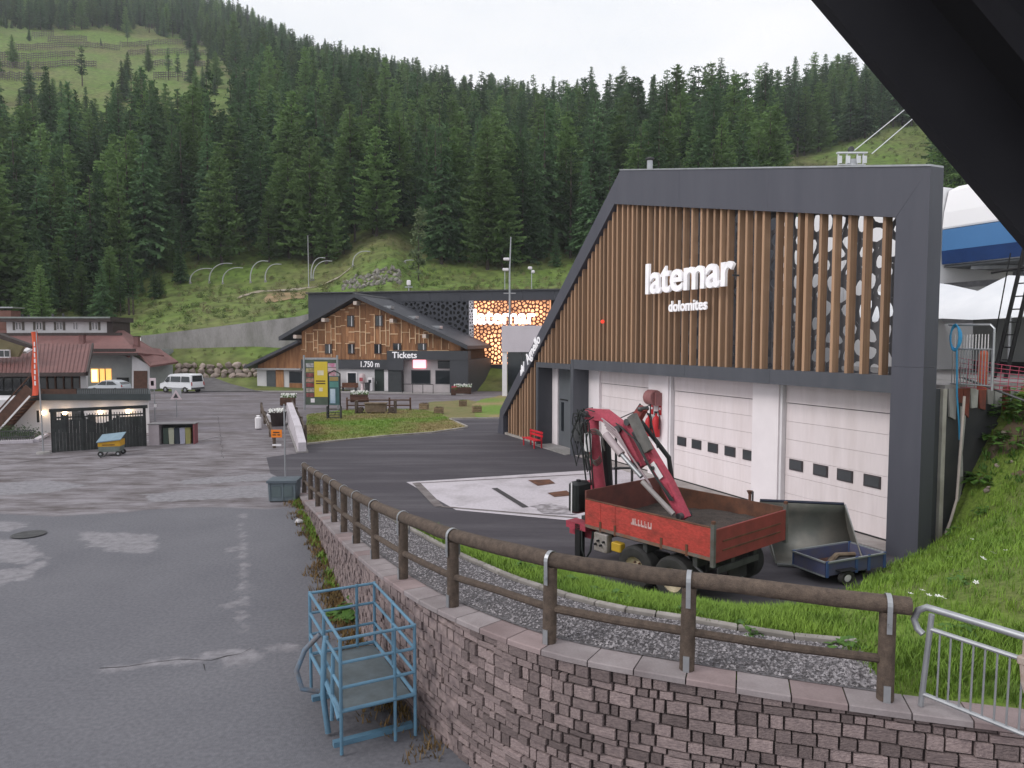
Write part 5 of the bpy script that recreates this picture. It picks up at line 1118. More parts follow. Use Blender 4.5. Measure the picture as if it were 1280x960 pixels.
# roof: two slabs, verge boards, purlin ends
for (x0, z0), (x1, z1) in (((3.9, 6.32), (13.5, 11.28)), ((26.9, 5.35), (13.5, 11.28))):
    m = MB(); 
    m.prism([(x0, z0), (x1, z1), (x1, z1 - .38), (x0, z0 - .38)], lambda x_, z_, t: (x_, -1.3 + t, z_), 15.6); m.build('roof_slope', dark_frame2, chl)
    m = MB().prism([(x0, z0 + .06), (x1, z1 + .06), (x1, z1 - .42), (x0, z0 - .42)], lambda x_, z_, t: (x_, -1.36 + t, z_), .055); m.build('verge_board', cp_, chl)
MB().prism([(13.2, 11.2), (13.5, 11.42), (13.8, 11.2)], lambda x_, z_, t: (x_, -1.38 + t, z_), 15.7).build('ridge_cap', steel_d, chl)
for bx, bz in ((13.5, 10.35), (9.5, 8.43), (5.9, 6.5), (17.9, 8.3), (21.8, 6.55)): MB().box(bx - .2, bx + .2, -1.2, .1, bz - .32, bz + .1).build('purlin_end', M('purlin_pale', (0.62, 0.52, 0.46), .8) if 'purlin_pale' not in MATS else MATS['purlin_pale'], chl)
for k in range(3): MB().box(16.5 + 2.6 * k, 17.5 + 2.6 * k, -.2 + k, .9 + k, roofz(17 + 2.6 * k) + .18, roofz(17 + 2.6 * k) + .5).build('skylight', steel, chl)
MB().box(6.1, 17.25, -.18, .1, 2.6, 3.69).build('fascia_band', cp_, chl)
text('letters', '1.750 m', .95, letter_w, chl, (13.7, -.2, 2.86), extrude=.02, width=2.3, offset=.01)
w_ = MB().box(11.8, 13.1, .03, .11, .75, 2.25).build('window', white_p, chl); MB().box(11.95, 12.97, .015, .028, .86, 2.12).build('pane', glass_d, w_)
d_ = MB().box(15.3, 16.45, .04, .11, 0, 2.58).build('door', M('door_dark_green', (0.03, 0.045, 0.04), .5), chl); MB().box(15.5, 15.56, -.02, .035, .9, 1.2).build('handle', steel, d_)
MB().box(16.5, 17.35, .02, .11, .1, 2.3).build('notice_panel', white_p, chl)
# ticket office
MB().box(17.3, 26.9, -1.1, .1, 2.62 + 1.15, 4.76).build('ticket_fascia', cp_, chl); MB().box(17.3, 19.3, -1.1, -.9, 2.55, 3.765).build('ticket_fascia', cp_, chl)
MB().box(17.35, 18.95, -.95, -.2, 0, 2.545).build('ticket_pillar', M('pillar_dark', (0.05, 0.055, 0.06), .5), chl); MB().box(24.75, 26.9, -1.05, 12, 0, 3.765).build('ticket_side', cp_, chl)
MB().box(18.96, 24.74, -.12, .11, 0, 3.765).build('ticket_wall', M('ticket_wall', (0.52, 0.47, 0.48), .8, (0.44, 0.4, 0.41), 1), chl)
text('letters', 'Tickets', 1.0, letter_w, chl, (17.95, -1.12, 3.95), extrude=.03, width=2.95, offset=.015)
for a, b_ in ((19.95, 22.1), (22.85, 24.5)):
    w_ = MB().box(a - .08, b_ + .08, -.17, -.122, .97, 2.55).build('window', cp_, chl); MB().box(a, b_, -.18, -.172, 1.05, 2.46).build('pane', glass_d, w_)
MB().box(20.15, 21.65, -.30, -.18, 2.78, 3.72).build('lit_screen', M('screen_pink', (.8, .7, .72), .5, emit=(1, .36, .42), estr=1.9), chl); MB().box(23.1, 24.6, -.25, -.125, 2.75, 3.62).build('dark_screen', black_m, chl); MB().box(23.2, 24.5, -.262, -.252, 2.83, 3.54).build('screen_glass', glass_b, chl)
# side annex under a lean-to roof
MB().prism([(0, 0), (6.05, 0), (6.05, 2.6), (0, 2.6)], lambda x_, z_, t: (x_, .3 + t, z_), 10).build('annex_wall', render_w, chl); MB().prism([(0.1, 2.61), (6.08, 2.61), (6.08, 5.6), (0.1, 2.95)], lambda x_, z_, t: (x_, .35 + t, z_), 10).build('annex_gable', chalet_wood, chl)
MB().prism([(-1.0, 2.9), (6.1, 6.0), (6.1, 5.65), (-1.0, 2.55)], lambda x_, z_, t: (x_, -.9 + t, z_), 12).build('annex_roof', dark_frame2, chl)
MB().box(.1, 6.0, -.3, .28, 2.45, 2.6).build('annex_canopy', M('annex_grey', (.45, .44, .45), .8), chl)
d_ = MB().box(1.3, 2.5, .22, .31, 0, 2.3).build('annex_door', M('door_grey', (.10, .11, .12), .5), chl); MB().box(2.55, 3.55, .2, .31, 0, 2.42).build('annex_door_leaf', chalet_wood, chl); w_ = MB().box(4.3, 5.95, .2, .31, .85, 2.25).build('annex_window', cp_, chl); MB().box(4.4, 5.85, .185, .198, .95, 2.15).build('pane', glass_d, w_); MB().box(4.3, 5.95, .21, .31, 0, .83).build('annex_panel', chalet_wood, chl)
MB().box(-.3, 26.9, -3.2, .29, -.05, .05).build('forecourt_step', concrete_m, chl)
# ================================================================== BLACK STATION BUILDING BEHIND THE CHALET
BA = math.atan2(-7, 33); BO = Vector((-28, 96, 0)); blk = thing('station_building', 'long black building with perforated screens behind the chalet', 'building', BO, BA)
bkm = M('black_sheet', (0.052, 0.055, 0.068), .5, (0.045, 0.047, 0.058), .3)
MB().box(.8, 46, .8, 20, 0, 12.0).build('wall', dark_m, blk)
xs = [.8, 4.8, 9.2, 13.8]
for i in range(3): MB().box(xs[i] + .01, xs[i + 1] - .01, .45, .79, 0, 12.1).build('facade_panel', bkm, blk)
xs = list(np.linspace(13.8, 46, 9))
for i in range(8): MB().box(xs[i] + .01, xs[i + 1] - .01, .3, .79, 10.95, 12.15).build('facade_panel', bkm, blk); MB().box(xs[i] + .01, xs[i + 1] - .01, .3, .79, 0, 2.9).build('facade_panel', bkm, blk)
MB().box(.6, 46.2, .1, 20.2, 12.16, 12.3).build('roof_edge', steel_d, blk); MB().box(1.5, 4.2, .38, .44, 7.2, 8.9).build('light_panel', M('pale_panel', (.5, .52, .55), .6), blk)
for i in range(2): a = 13.8 + 4.9 * i; perforated(a, a + 4.89, 2.9, 10.95, .55, .07, 70 + i, asp=1.25).build('perforated_panel', bkm, blk, loc=(0, .35, 0))
corten = M('perforated_warm', (0.16, 0.05, 0.03), .6)
for i in range(2): a = 23.62 + 4.85 * i; perforated(a, a + 4.84, 2.95, 10.95, .44, .045, 80 + i, asp=1.25).build('perforated_lit_panel', corten, blk, loc=(0, .2, 0))
perforated(23.0, 23.6, 2.9, 10.95, .3, .04, 85, asp=1.3).build('perforated_edge', M('pale_edge', (.6, .58, .62), .6), blk, loc=(0, .25, 0))
gl = M('lit_wall', (.6, .4, .25), .8, (.5, .2, .1), .35, 4, emit=(1, .46, .22), estr=1.0)
nn = gl.node_tree.nodes; b_ = nn['Principled BSDF']; tcn = nn.new('ShaderNodeTexNoise'); tcn.inputs['Scale'].default_value = .32; tcn.inputs['Detail'].default_value = 2; rr = nn.new('ShaderNodeMapRange'); rr.inputs['From Min'].default_value = .36; rr.inputs['From Max'].default_value = .66; rr.inputs['To Min'].default_value = .7; rr.inputs['To Max'].default_value = 2.6
tcc = nn.new('ShaderNodeTexCoord'); gl.node_tree.links.new(tcc.outputs['Object'], tcn.inputs['Vector']); gl.node_tree.links.new(tcn.outputs['Fac'], rr.inputs['Value']); gl.node_tree.links.new(rr.outputs[0], b_.inputs['Emission Strength'])
MB().box(23.6, 33.4, .62, .79, 2.92, 10.94).build('lit_wall', gl, blk)
text('letters', 'latemar', 2.6, M('letter_lit', (.86, .84, .87), .5, emit=(1, .95, 1), estr=2.2), blk, (23.7, .02, 8.05), extrude=.08, width=7.9, offset=.06)
# posts, roof gear
for x in (23.2, 24.0): MB().tube([(x, -.2, 0), (x, -.2, 5.6)], .12, 8).build('post', steel, blk)
def roof_item(u, v0, v1, Y, name, lab, cat, kind):
    b0 = at(u, v0, Y); t = at(u, v1, Y); o = thing(name, lab, cat, b0); h = t.z - b0.z
    MB().tube([(0, 0, -.3), (0, 0, h)], .06, 6).build('pole', steel, o)
    if kind == 'cam': MB().cbox((-.2, 0, h - .1), (.55, .4, .35), ch=.08).build('housing', white_p, o); MB().cbox((.2, -.2, h - .6), (.4, .4, .4), ch=.1).build('housing', white_p, o)
    else: MB().box(-.5, .5, -.1, .1, h * .35, h * .45).build('arm', steel, o); MB().cbox((0, 0, h * .8), (.5, .4, .7), ch=.08).build('housing', white_p, o)
    return o
roof_item(664.5, 362, 334, 93, 'roof_sensor', 'white weather sensor on a short pole on the black roof', 'sensor', 'cam'); roof_item(511, 364, 351, 95, 'roof_vent', 'small white device on the black roof near the ridge', 'vent', 'vent')
p0 = gp(637, 492); p0 = Vector((at(637, 400, 84).x, 84, 0)); o = thing('light_pole', 'tall slim pole with floodlights in front of the glowing screen', 'pole', p0); h = at(637, 296, 84).z
MB().tube([(0, 0, 0), (0, 0, at(637, 340, 84).z), (0.15, 0, h)], [.14, .11, .06], 8).build('pole', steel, o)
for u, v in ((633, 324), (632, 337)): q = at(u, v, 84) - p0; MB().cbox(q, (.7, .5, .3), ch=.06).build('floodlight', white_p, o)
MB().tube([(-.55, 0, at(632, 362, 84).z), (-.55, 0, at(632, 337, 84).z)], .05, 6).build('side_pole', steel, o); MB().box(-.7, .7, -.12, .12, at(632, 367, 84).z, at(632, 366, 84).z).build('arm', steel, o)
# pale entrance box in front of the glowing screen
q0 = at(627, 440, 76); wbx = thing('entrance_box', 'plain pale box canopy over glazing beside the sloping garage leg', 'canopy', (q0.x, 76, 0), R(-4)); zt, zb = at(627, 407, 76).z, q0.z
MB().box(0, 6.5, 0, 3, zb, zt).build('fascia', M('pale_lilac', (.60, .55, .60), .7, (.55, .50, .55), .5), wbx); MB().box(.05, .55, .1, .6, 0, zb - .005).build('post', white_p, wbx); MB().box(.6, 6.5, .5, .6, 0, zb - .005).build('glazing', glass_d, wbx); MB().box(2.0, 2.12, .4, .498, 0, zb - .01).build('mullion', steel_d, wbx); MB().box(3.4, 4.4, .38, .497, .5, zb - .05).build('notice_panel', white_p, wbx)
# ramp railing right of the chalet
p0 = gp(588, 484); o = thing('ramp_railing', 'dark metal railing on the ramp beside the ticket office', 'railing', p0, R(-6))
for x in np.linspace(0, 3.4, 5): MB().tube([(x, 0, 0), (x, 0, 1.15)], .04, 6).build('post', steel_d, o)
for z in (.3, .75, 1.15): MB().tube([(0, 0, z), (3.4, 0, z)], .03, 6).build('rail', steel_d, o)
bme = MB().tube([(0, 0, .3), (0, 0, 1.15)], .015, 4).mesh('bar', steel_d)
for i in range(22): place('bar', bme, o, (.08 + .15 * i, 0, 0))
MB().box(1.5, 2.0, -.06, -.035, .35, .95).build('notice', white_p, o)
# ================================================================== HOTEL ON THE LEFT
def quadp(name, pts, th, mat, parent, O, n=None):
    P = [Vector(p) - O for p in pts]; nn_ = (P[1] - P[0]).cross(P[2] - P[0]).normalized() if n is None else Vector(n)
    m = MB(); k = len(P); m.add(P + [p - nn_ * th for p in P], [tuple(range(k)), tuple(range(2 * k - 1, k - 1, -1))] + [(i, i + k, (i + 1) % k + k, (i + 1) % k) for i in range(k)]); return m.build(name, mat, parent)
HO = Vector((-50, 84, 0)); hot = thing('hotel', 'low wide hotel with red metal roofs and a row of dormer windows', 'building', HO)
# main block
eL, eR = at(-60, 441, 83), at(171, 441, 83); rL, rR = at(-60, 404, 93), at(139, 403, 93); hb = at(214, 446, 90); bR = Vector((hb.x, 100, hb.z))
quadp('roof_slope', [eL, eR, rR, rL], .25, roof_red, hot, HO); quadp('roof_hip', [eR, at(205, 444, 87), rR], .25, roof_red, hot, HO)
for (a, b_) in ((eL, eR),): MB().beam(a - HO + Vector((0, -.1, -.15)), b_ - HO + Vector((.1, -.1, -.15)), .2, .3).build('eave_board', roof_edge, hot)
# snow guards
for (y0, f) in ((425, .55), (440, .04)):
    m = MB(); a, b_ = eL.lerp(rL, f), eR.lerp(rR, f); n = 70
    for i in range(n): p = a.lerp(b_, i / n) - HO; m.box(p.x, p.x + .28, p.y - .15, p.y + .1, p.z - .02, p.z + .32)
    tag(m.build('snow_guard', roof_edge, hot), kind='stuff')
# long dormer
zd0, zd1 = at(70, 413, 89).z, at(70, 401, 89).z; dl, dr_ = at(8, 405, 89).x - HO.x, at(134, 405, 89).x - HO.x
MB().box(dl, dr_, 5, 9, zd0 - 1, zd1).build('dormer_wall', render_w, hot); MB().box(dr_ + .002, dr_ + .7, 4.9, 9, zd0 - .6, zd1 - .13).build('dormer_cheek', roof_edge, hot); MB().box(dl - .9, dr_ + .9, 4.1, 9.5, zd1 - .12, zd1 + .45).build('dormer_roof', roof_edge, hot); MB().box(dl - .9, dr_ + .9, 4.04, 4.09, zd1 + .28, zd1 + .47).build('dormer_gutter', M('gutter', (.25, .28, .27), .6), hot)
for u0, u1, n in ((15.5, 31, 4), (41, 57, 4), (67, 82, 4), (91, 98, 2), (111, 126, 4)):
    a, b_ = at(u0, 405, 89).x - HO.x, at(u1, 405, 89).x - HO.x
    for i in range(n):
        x0 = a + (b_ - a) * i / n + .06; x1 = a + (b_ - a) * (i + 1) / n - .06
        if i in (0, n - 1) and n == 4: MB().box(x0, x1, 4.94, 4.995, zd0 + .02, zd1 - .15).build('shutter', M('shutter', (.13, .115, .10), .8) if 'shutter' not in MATS else MATS['shutter'], hot)
        else: w_ = MB().box(x0, x1, 4.95, 4.995, zd0 + .05, zd1 - .15).build('window', white_p, hot); MB().box(x0 + .06, x1 - .06, 4.93, 4.948, zd0 + .12, zd1 - .22).build('pane', glass_d, w_)
# walls under the main roof
wx0, wx1 = at(100, 470, 85.5).x - HO.x, at(166, 470, 85.5).x - HO.x; ez = eR.z
MB().box(-20, wx1, 1.5, 12, 0, ez + .3).build('wall', grey_wall, hot)
a, b_ = at(113.5, 461, 85.4), at(139, 478, 85.4); lw = M('lit_window', (.8, .5, .2), .6, emit=(1, .50, .12), estr=1.1)
w_ = MB().box(a.x - HO.x, b_.x - HO.x, 1.40, 1.495, b_.z, a.z).build('lit_window', lw, hot)
MB().box(a.x - HO.x + .1, a.x - HO.x + .75, 1.36, 1.398, b_.z + .1, a.z - .1).build('lamp_glow', M('lit_window_core', (.9, .7, .4), .6, emit=(1, .72, .3), estr=2.6), w_)
for k in (0.42, 0.72): xm = a.x + (b_.x - a.x) * k - HO.x; MB().box(xm - .05, xm + .05, 1.35, 1.395, b_.z, a.z).build('mullion', brown_wood, w_)
p = at(153, 472, 85.4); MB().box(p.x - HO.x - .7, p.x - HO.x + .7, 1.4, 1.49, .1, p.z).build('dark_opening', dark_m, hot)
# right annex with small gable
aL, aR = at(165, 470, 83.5), at(216, 470, 86); zz0 = at(188, 455, 83).z
A1, A2, A3, A4 = at(164, 431, 85), at(188, 457, 82.3), at(223, 452, 86), at(200, 436, 90)
quadp('annex_roof', [A2, A3, A4, A1], .22, roof_red, hot, HO); quadp('annex_roof', [at(160, 447, 82.8), A1, at(175, 432, 89), at(150, 440, 89)], .2, roof_red, hot, HO)
m = MB(); P = [at(165, 490, 84), at(187, 490, 84), at(187, 457.5, 84), at(165, 444, 84)]; P[0].z = P[1].z = 0
quadp('annex_front', P, .2, render_w, hot, HO)
quadp('annex_side', [Vector((P[1].x, 84.02, 0)), Vector((at(216, 470, 88).x, 88, 0)), at(216, 456, 88), P[2] + Vector((.05, 0.02, 0))], .2, grey_wall, hot, HO)
P = [at(167, 490, 83.9), at(184, 490, 83.9), at(184, 463.5, 83.9), at(167, 463.5, 83.9)]; P[0].z = P[1].z = 0
gd = quadp('garage_door', P, .05, brown_wood, hot, HO)
for u, v in ((103, 422), (171, 424)): p = at(u, v, 86); MB().box(p.x - HO.x - .27, p.x - HO.x + .27, p.y - HO.y - .27, p.y - HO.y + .27, p.z - 1.6, p.z + .3).build('chimney', roof_red, hot); MB().box(p.x - HO.x - .34, p.x - HO.x + .34, p.y - HO.y - .34, p.y - HO.y + .34, p.z + .305, p.z + .38).build('chimney_cap', roof_edge, hot)
for u, v in ((28, 396), (36, 397), (66, 396), (79, 395)): p = at(u, v, 92); MB().tube([(p.x - HO.x, 8, zd1 + .2), (p.x - HO.x, 8, p.z + .35)], .14, 7).build('roof_vent', steel_d, hot)
p = at(2, 388, 90); MB().box(p.x - HO.x - 3, p.x - HO.x + 1, 6.2, 8, 6, p.z).build('chimney', M('brick_chimney', (.2, .1, .08), .9), hot); MB().box(p.x - HO.x - 3.3, p.x - HO.x + 1.4, 6, 8.2, p.z + .3, p.z + .45).build('chimney_hood', steel, hot)
# front restaurant block with its own roof
LO = Vector((-33, 50, 0)); res = thing('restaurant_wing', 'front wing with red metal roof over a dark glazed veranda', 'building', LO)
f0, f1 = at(-60, 467, 50), at(107, 466, 50); g0, g1 = at(-60, 430, 57), at(114.5, 430, 57); quadp('roof_slope', [f0, f1, g1, g0], .2, roof_red, res, LO)
m = MB(); 
for i in range(34):
    t = (i + .5) / 34; a = f0.lerp(f1, t) - LO; b_ = g0.lerp(g1, t) - LO; MB().beam(a + Vector((0, 0, .03)), b_ + Vector((0, 0, .03)), .05, .06).build('roof_seam', roof_red, res)
MB().beam(f0 - LO + Vector((0, -.1, -.1)), f1 - LO + Vector((.05, -.1, -.1)), .16, .26).build('eave_board', roof_edge, res); MB().beam(f1 - LO + Vector((.1, 0, -.06)), g1 - LO + Vector((.1, 0, -.06)), .12, .3).build('verge_board', roof_edge, res)
xr = f1.x - LO.x; zE = f0.z - .25
kx = lambda u, Y: at(u, 470, Y).x - LO.x
MB().prism([(-14, 1.6), (kx(100, 51.6), 1.6), (kx(101, 57), 7), (-14, 7)], lambda x, y, t: (x, y, t), zE + .2).build('wall', M('veranda_dark', (.05, .05, .05), .8), res); MB().prism([(kx(100.3, 51), 1.0), (kx(108, 51), 1.0), (kx(109.5, 56.5), 6.5), (kx(102.5, 56.5), 6.5)], lambda x, y, t: (x, y, t), zE).build('end_wall', render_w, res)
for u in np.linspace(48, 100, 6): p = at(u, 478, 51.5); MB().box(p.x - LO.x - .05, p.x - LO.x + .05, 1.5, 1.59, 2.4, zE).build('veranda_post', brown_wood, res)
for i in range(5): u = 50 + i * 10.2; a, b_ = at(u, 478, 51.5), at(u + 8.6, 478, 51.5); MB().box(a.x - LO.x, b_.x - LO.x, 1.56, 1.595, 2.5, zE - .15).build('pane', glass_b, res)
for i in range(4): u = -6 + i * 11; a, b_ = at(u, 478, 51.5), at(u + 9, 478, 51.5); MB().box(a.x - LO.x, b_.x - LO.x, 1.56, 1.595, 2.3, zE - .15).build('pane', glass_d, res)
sk = at(34, 438, 53.5) - LO; MB().beam(sk + Vector((0, -.4, -.14)), sk + Vector((0, .35, .14)), .42, .16).build('skylight', white_p, res)
# small gable at the far left
q = [at(-60, 418, 52), at(-10, 412, 52), at(46, 432, 52), at(46, 436, 52), at(-10, 418, 52), at(-60, 424, 52)]
quadp('gable_verge', q, .6, roof_edge, res, LO); quadp('gable_wall', [at(-60, 446, 52.4), at(22, 446, 52.4), at(30, 431, 52.4), at(-10, 418, 52.4), at(-60, 424, 52.4)], .3, M('ochre_wall', (.30, .26, .15), .9), res, LO)
a, b_ = at(-8, 437, 52), at(13, 447, 52); w_ = MB().box(a.x - LO.x, b_.x - LO.x, 1.9, 2.05, b_.z, a.z).build('window', white_p, res)
for i in range(3): x0 = a.x - LO.x + .08 + i * .39; MB().box(x0, x0 + .32, 1.88, 1.898, b_.z + .07, a.z - .07).build('pane', glass_d, w_)
# deck with lit white wall beneath
DO = gp(40, 541); dk = thing('deck_terrace', 'raised deck over a white wall lit by small lamps', 'terrace', DO); Yd = DO.y; ax = lambda u: at(u, 500, Yd).x - DO.x
zd, zdt = at(100, 500, Yd).z, at(100, 492, Yd).z
bkx = lambda u, dy: at(u, 500, Yd + dy).x - DO.x
MB().prism([(-9, 0), (ax(186), 0), (bkx(184, 4), 4), (-9, 4)], lambda x, y, t: (x, y, -.2 + t), zd + .2).build('white_wall', render_w, dk); MB().prism([(ax(36), -.35), (bkx(188.5, -.35), -.35), (bkx(187, 4.4), 4.4), (ax(36), 4.4)], lambda x, y, t: (x, y, zd + .004 + t), zdt - zd - .004).build('deck_edge', M('deck_green_grey', (.045, .056, .060), .7), dk)
zr = at(100, 485, Yd).z
MB().box(ax(100), ax(188.5), -.3, -.24, zr - .06, zr).build('rail', steel_d, dk); bme = MB().box(-.02, .02, -.29, -.25, 0, zr - zdt - .06).mesh('bar', steel_d)
for i in range(38): place('bar', bme, dk, (ax(101) + (ax(187) - ax(101)) * i / 37, 0, zdt + .002))
MB().box(ax(46), ax(99), -.3, -.22, zdt + .002, at(70, 486, Yd).z).build('parapet', brown_wood, dk)
lampm = M('lamp_warm', (.9, .75, .5), .5, emit=(1, .72, .42), estr=9)
for u, v in ((54, 516), (81, 516), (125, 515), (160, 514)):
    p = at(u, v, Yd - .15) - DO; l_ = MB().lathe([(0, -.14), (.10, -.12), (.13, 0), (.09, .1), (0, .12)], 10, (p.x, -.16, p.z)).build('wall_lamp', lampm, dk, True)
    ld_ = bpy.data.lights.new('wall_lamp_light', 'POINT'); ld_.energy = 5; ld_.color = (1, .7, .42); ld_.shadow_soft_size = .12; lo_ = bpy.data.objects.new('wall_lamp_light', ld_); C.objects.link(lo_); lo_.location = (p.x, -.42, p.z); lo_.parent = dk
for u0, u1, v0, v1, mt in ((46, 50, 513, 528, dark_m), (63, 72, 512, 541, dark_m), (76, 87, 516, 541, glass_d), (90, 104, 514, 526, glass_b), (110, 120, 518, 541, dark_m)):
    a, b_ = at(u0, v0, Yd), at(u1, v1, Yd); f_ = MB().box(a.x - DO.x - .05, b_.x - DO.x + .05, -.035, -.002, max(b_.z - .05, 0), a.z + .06).build('opening_frame', white_p, dk); MB().box(a.x - DO.x, b_.x - DO.x, -.045, -.037, max(b_.z, .02), a.z).build('opening', mt, f_)
# outside stair at the left
s0, s1 = at(-12, 545, Yd - 1.2), at(38, 490, Yd - 1.2)
stc = thing('outside_stair', 'brown outside stair slanting up to the deck at the left edge', 'stair', (s0.x, Yd - 1.2, 0)); O = Vector(stc.location)
for y in (0, .9): MB().beam(s0 - O + Vector((0, y, .2)), s1 - O + Vector((0, y, .2)), .08, .75).build('stringer', brown_wood, stc)
for i in range(12): p = s0.lerp(s1, (i + .5) / 12) - O; MB().box(p.x - .16, p.x + .16, .05, .85, p.z - .1, p.z - .05).build('tread', brown_wood, stc)
MB().beam(s0 - O + Vector((0, -.06, .95)), s1 - O + Vector((0, -.06, .95)), .06, .08).build('handrail', brown_wood, stc); MB().beam(s0 - O + Vector((0, -.06, -.25)), s1 - O + Vector((0, -.06, -.25)), .05, .10).build('trim_board', white_p, stc)
# flag
fp = gp(54.5, 567); fl = thing('flag_banner', 'tall orange red feather banner on a thin pole by the hotel', 'flag', fp); ht = at(45, 411, fp.y).z; dxp = at(45, 411, fp.y).x - fp.x
MB().tube([(0, 0, 0), (dxp * .5, 0, ht * .5), (dxp, 0, ht)], [.04, .035, .025], 8).build('pole', steel, fl); MB().lathe([(0, .12), (.3, .1), (.35, 0), (0, 0)], 12).build('base', concrete_m, fl)
m = MB(); n = 14; fm_ = M('flag_orange', (.72, .105, .06), .7, (.66, .13, .05), .4, 3)
for i in range(n + 1):
    t = i / n; v = 414 + (494 - 414) * t; a = at(46.5 + 1.5 * t, v, fp.y) - fp; b_ = at(39.5 + .5 * math.sin(t * 3), v + 1, fp.y) - fp
    for j in range(5): q = a.lerp(b_, j / 4); m.v.append((q.x, .06 * math.sin(j * 1.4 + i * .7), q.z))
m.f = [(5 * i + j, 5 * i + 1 + j, 5 * i + 6 + j, 5 * i + 5 + j) for i in range(n) for j in range(4)]
m.build('cloth', fm_, fl, True); m = MB()
for k in range(8): v = 430 + 7 * k; p = at(44.6 + .2 * k * .5, v, fp.y) - fp; m.box(p.x - .03, p.x + .03 + .02 * (k % 2), -.11, -.10, p.z - .11, p.z + .11)
m.build('print', white_p, fl)
# ================================================================== YARD FENCE, SIGNS, BINS
fa, fb = gp(66, 566), gp(182, 558); yf = thing('yard_fence', 'dark wooden plank fence with a lintel beam in front of the deck', 'fence', fa, math.atan2((fb - fa).y, (fb - fa).x)); Lf = (fb - fa).length; dkw = M('dark_stained_wood', (.042, .046, .046), .8, (.028, .03, .031), 3, 5, rand=.25)
n = 28
for i in range(n):
    x = Lf * i / n; h = 1.72 if (i < 9 or i > 19) else 1.80 - .35 * math.sin((i - 9) / 10 * 3.14); MB().box(x + .003, x + Lf / n - .003, -.03, .03, .03, h).build('plank', dkw, yf)
for i in range(34): x = Lf * (i + .5) / 34; MB().box(x - .02, x + .02, .035, .06, 1.2, 2.0 if x > .4 else 1.9).build('picket', dkw, yf)
MB().box(0, Lf, .062, .10, 1.80, 1.88).build('rail', dkw, yf); MB().box(-.1, Lf + .15, -.1, .1, 2.15, 2.32).build('lintel', dkw, yf)
for x in (0.02, Lf * .32, Lf * .62, Lf): MB().box(x - .07, x + .07, .105, .22, 0, 2.145).build('post', dkw, yf)
def pole_sign(u, v, vt, name, label, parts, cat='sign', r_=.035, z=0):
    p = gp(u, v, z); o = thing(name, label, cat, p); h = at(u, vt, p.y).z - z; MB().tube([(0, 0, -.05), (0, 0, h)], r_, 8).build('pole', steel, o)
    for (nm, u0, u1, v0, v1, mt) in parts:
        a, b_ = at(u0, v0, p.y) - p, at(u1, v1, p.y) - p; MB().box(a.x, b_.x, -.07, -.04, b_.z, a.z).build(nm, mt, o)
    return o, p
grey_s = M('sign_grey', (.42, .43, .45), .6); pink_s = M('sign_pale', (.70, .58, .62), .6); orange_s = M('sign_orange', (.85, .24, .02), .6, (.75, .2, .02), 2); blk_p = M('print_dark', (.10, .05, .03), .7)
o, p = pole_sign(194, 527, 473, 'road_sign', 'pale square road sign on a pole at the deck corner', [('panel', 187, 195.5, 472.5, 486, pink_s), ('print', 189, 193, 476, 482, M('print_red', (.55, .12, .14), .7)), ('meter_box', 193, 196, 505, 509, white_p)])
o, p = pole_sign(221, 521, 487, 'warning_sign', 'small triangular warning sign on a pole beside the road', [])
a = at(221, 496, p.y) - p; MB().prism([(-.45, -.2), (.45, -.2), (0, .55)], lambda x, z, t: (x, -.06 + t, a.z + z), .03).build('triangle', pink_s, o); MB().prism([(-.2, -.08), (.2, -.08), (0, .28)], lambda x, z, t: (x, -.075 + t, a.z + z), .014).build('symbol', steel_d, o)
a, b_ = at(215, 485, p.y + .3) - p, at(227, 499, p.y + .3) - p; MB().box(a.x, b_.x, .26, .3, b_.z, a.z).build('back_panel', grey_s, o)
o, p = pole_sign(357, 606, 505, 'orange_sign', 'bright orange notice sign on a thin pole beside the small bridge', [('panel', 339.5, 353, 537, 546.5, orange_s), ('lower_plate', 341, 352, 555, 557, white_p)])
for (u0, u1, v0, v1) in ((342, 350, 539.5, 541), (341.5, 346, 542.5, 544), (347.5, 351, 542.5, 544)):
    a, b_ = at(u0, v0, p.y) - p, at(u1, v1, p.y) - p; MB().box(a.x, b_.x, -.078, -.071, b_.z, a.z).build('print', blk_p, o)
# recycling shelter
p = gp(187, 556); rc = thing('recycling_shelter', 'open shelter holding a row of recycling bins', 'shelter', p, R(8)); Wd = (gp(226, 549) - gp(187, 556)).length
MB().box(0, .55, -.1, .6, 0, 1.15).build('side_board', M('board_lilac', (.42, .37, .40), .8), rc); MB().box(-.05, Wd + .08, -.12, .75, 1.16, 1.20).build('roof', M('shelter_roof', (.22, .21, .22), .7), rc); MB().box(Wd - .05, Wd + .03, -.1, .6, 0, 1.155).build('side_wall', M('shelter_red', (.22, .07, .08), .7), rc); MB().box(.56, Wd - .06, .5, .58, 0, 1.15).build('back_wall', dkw, rc)
for i, (cl, lab) in enumerate((((.06, .085, .07), 'dark green recycling bin in the shelter'), ((.45, .46, .36), 'pale cream recycling bin in the shelter'), ((.03, .04, .055), 'black recycling bin in the shelter'), ((.42, .42, .52), 'pale lilac recycling bin in the shelter'), ((.33, .31, .12), 'olive yellow recycling bin in the shelter'))):
    q = p + Matrix.Rotation(R(8), 3, 'Z') @ Vector((.72 + .30 * i, .1, 0)); b = thing('recycling_bin', lab, 'bin', q, R(8), 'recycling bins in the shelter'); mt = M('bin_%d' % i, cl, .6)
    MB().prism([(0, 0), (.26, 0), (.28, .85), (-.02, .85)], lambda x, z, t: (x, t, z), .3).build('body', mt, b); MB().cbox((.13, .14, .89), (.31, .36, .07), ch=.02).build('lid', mt, b)
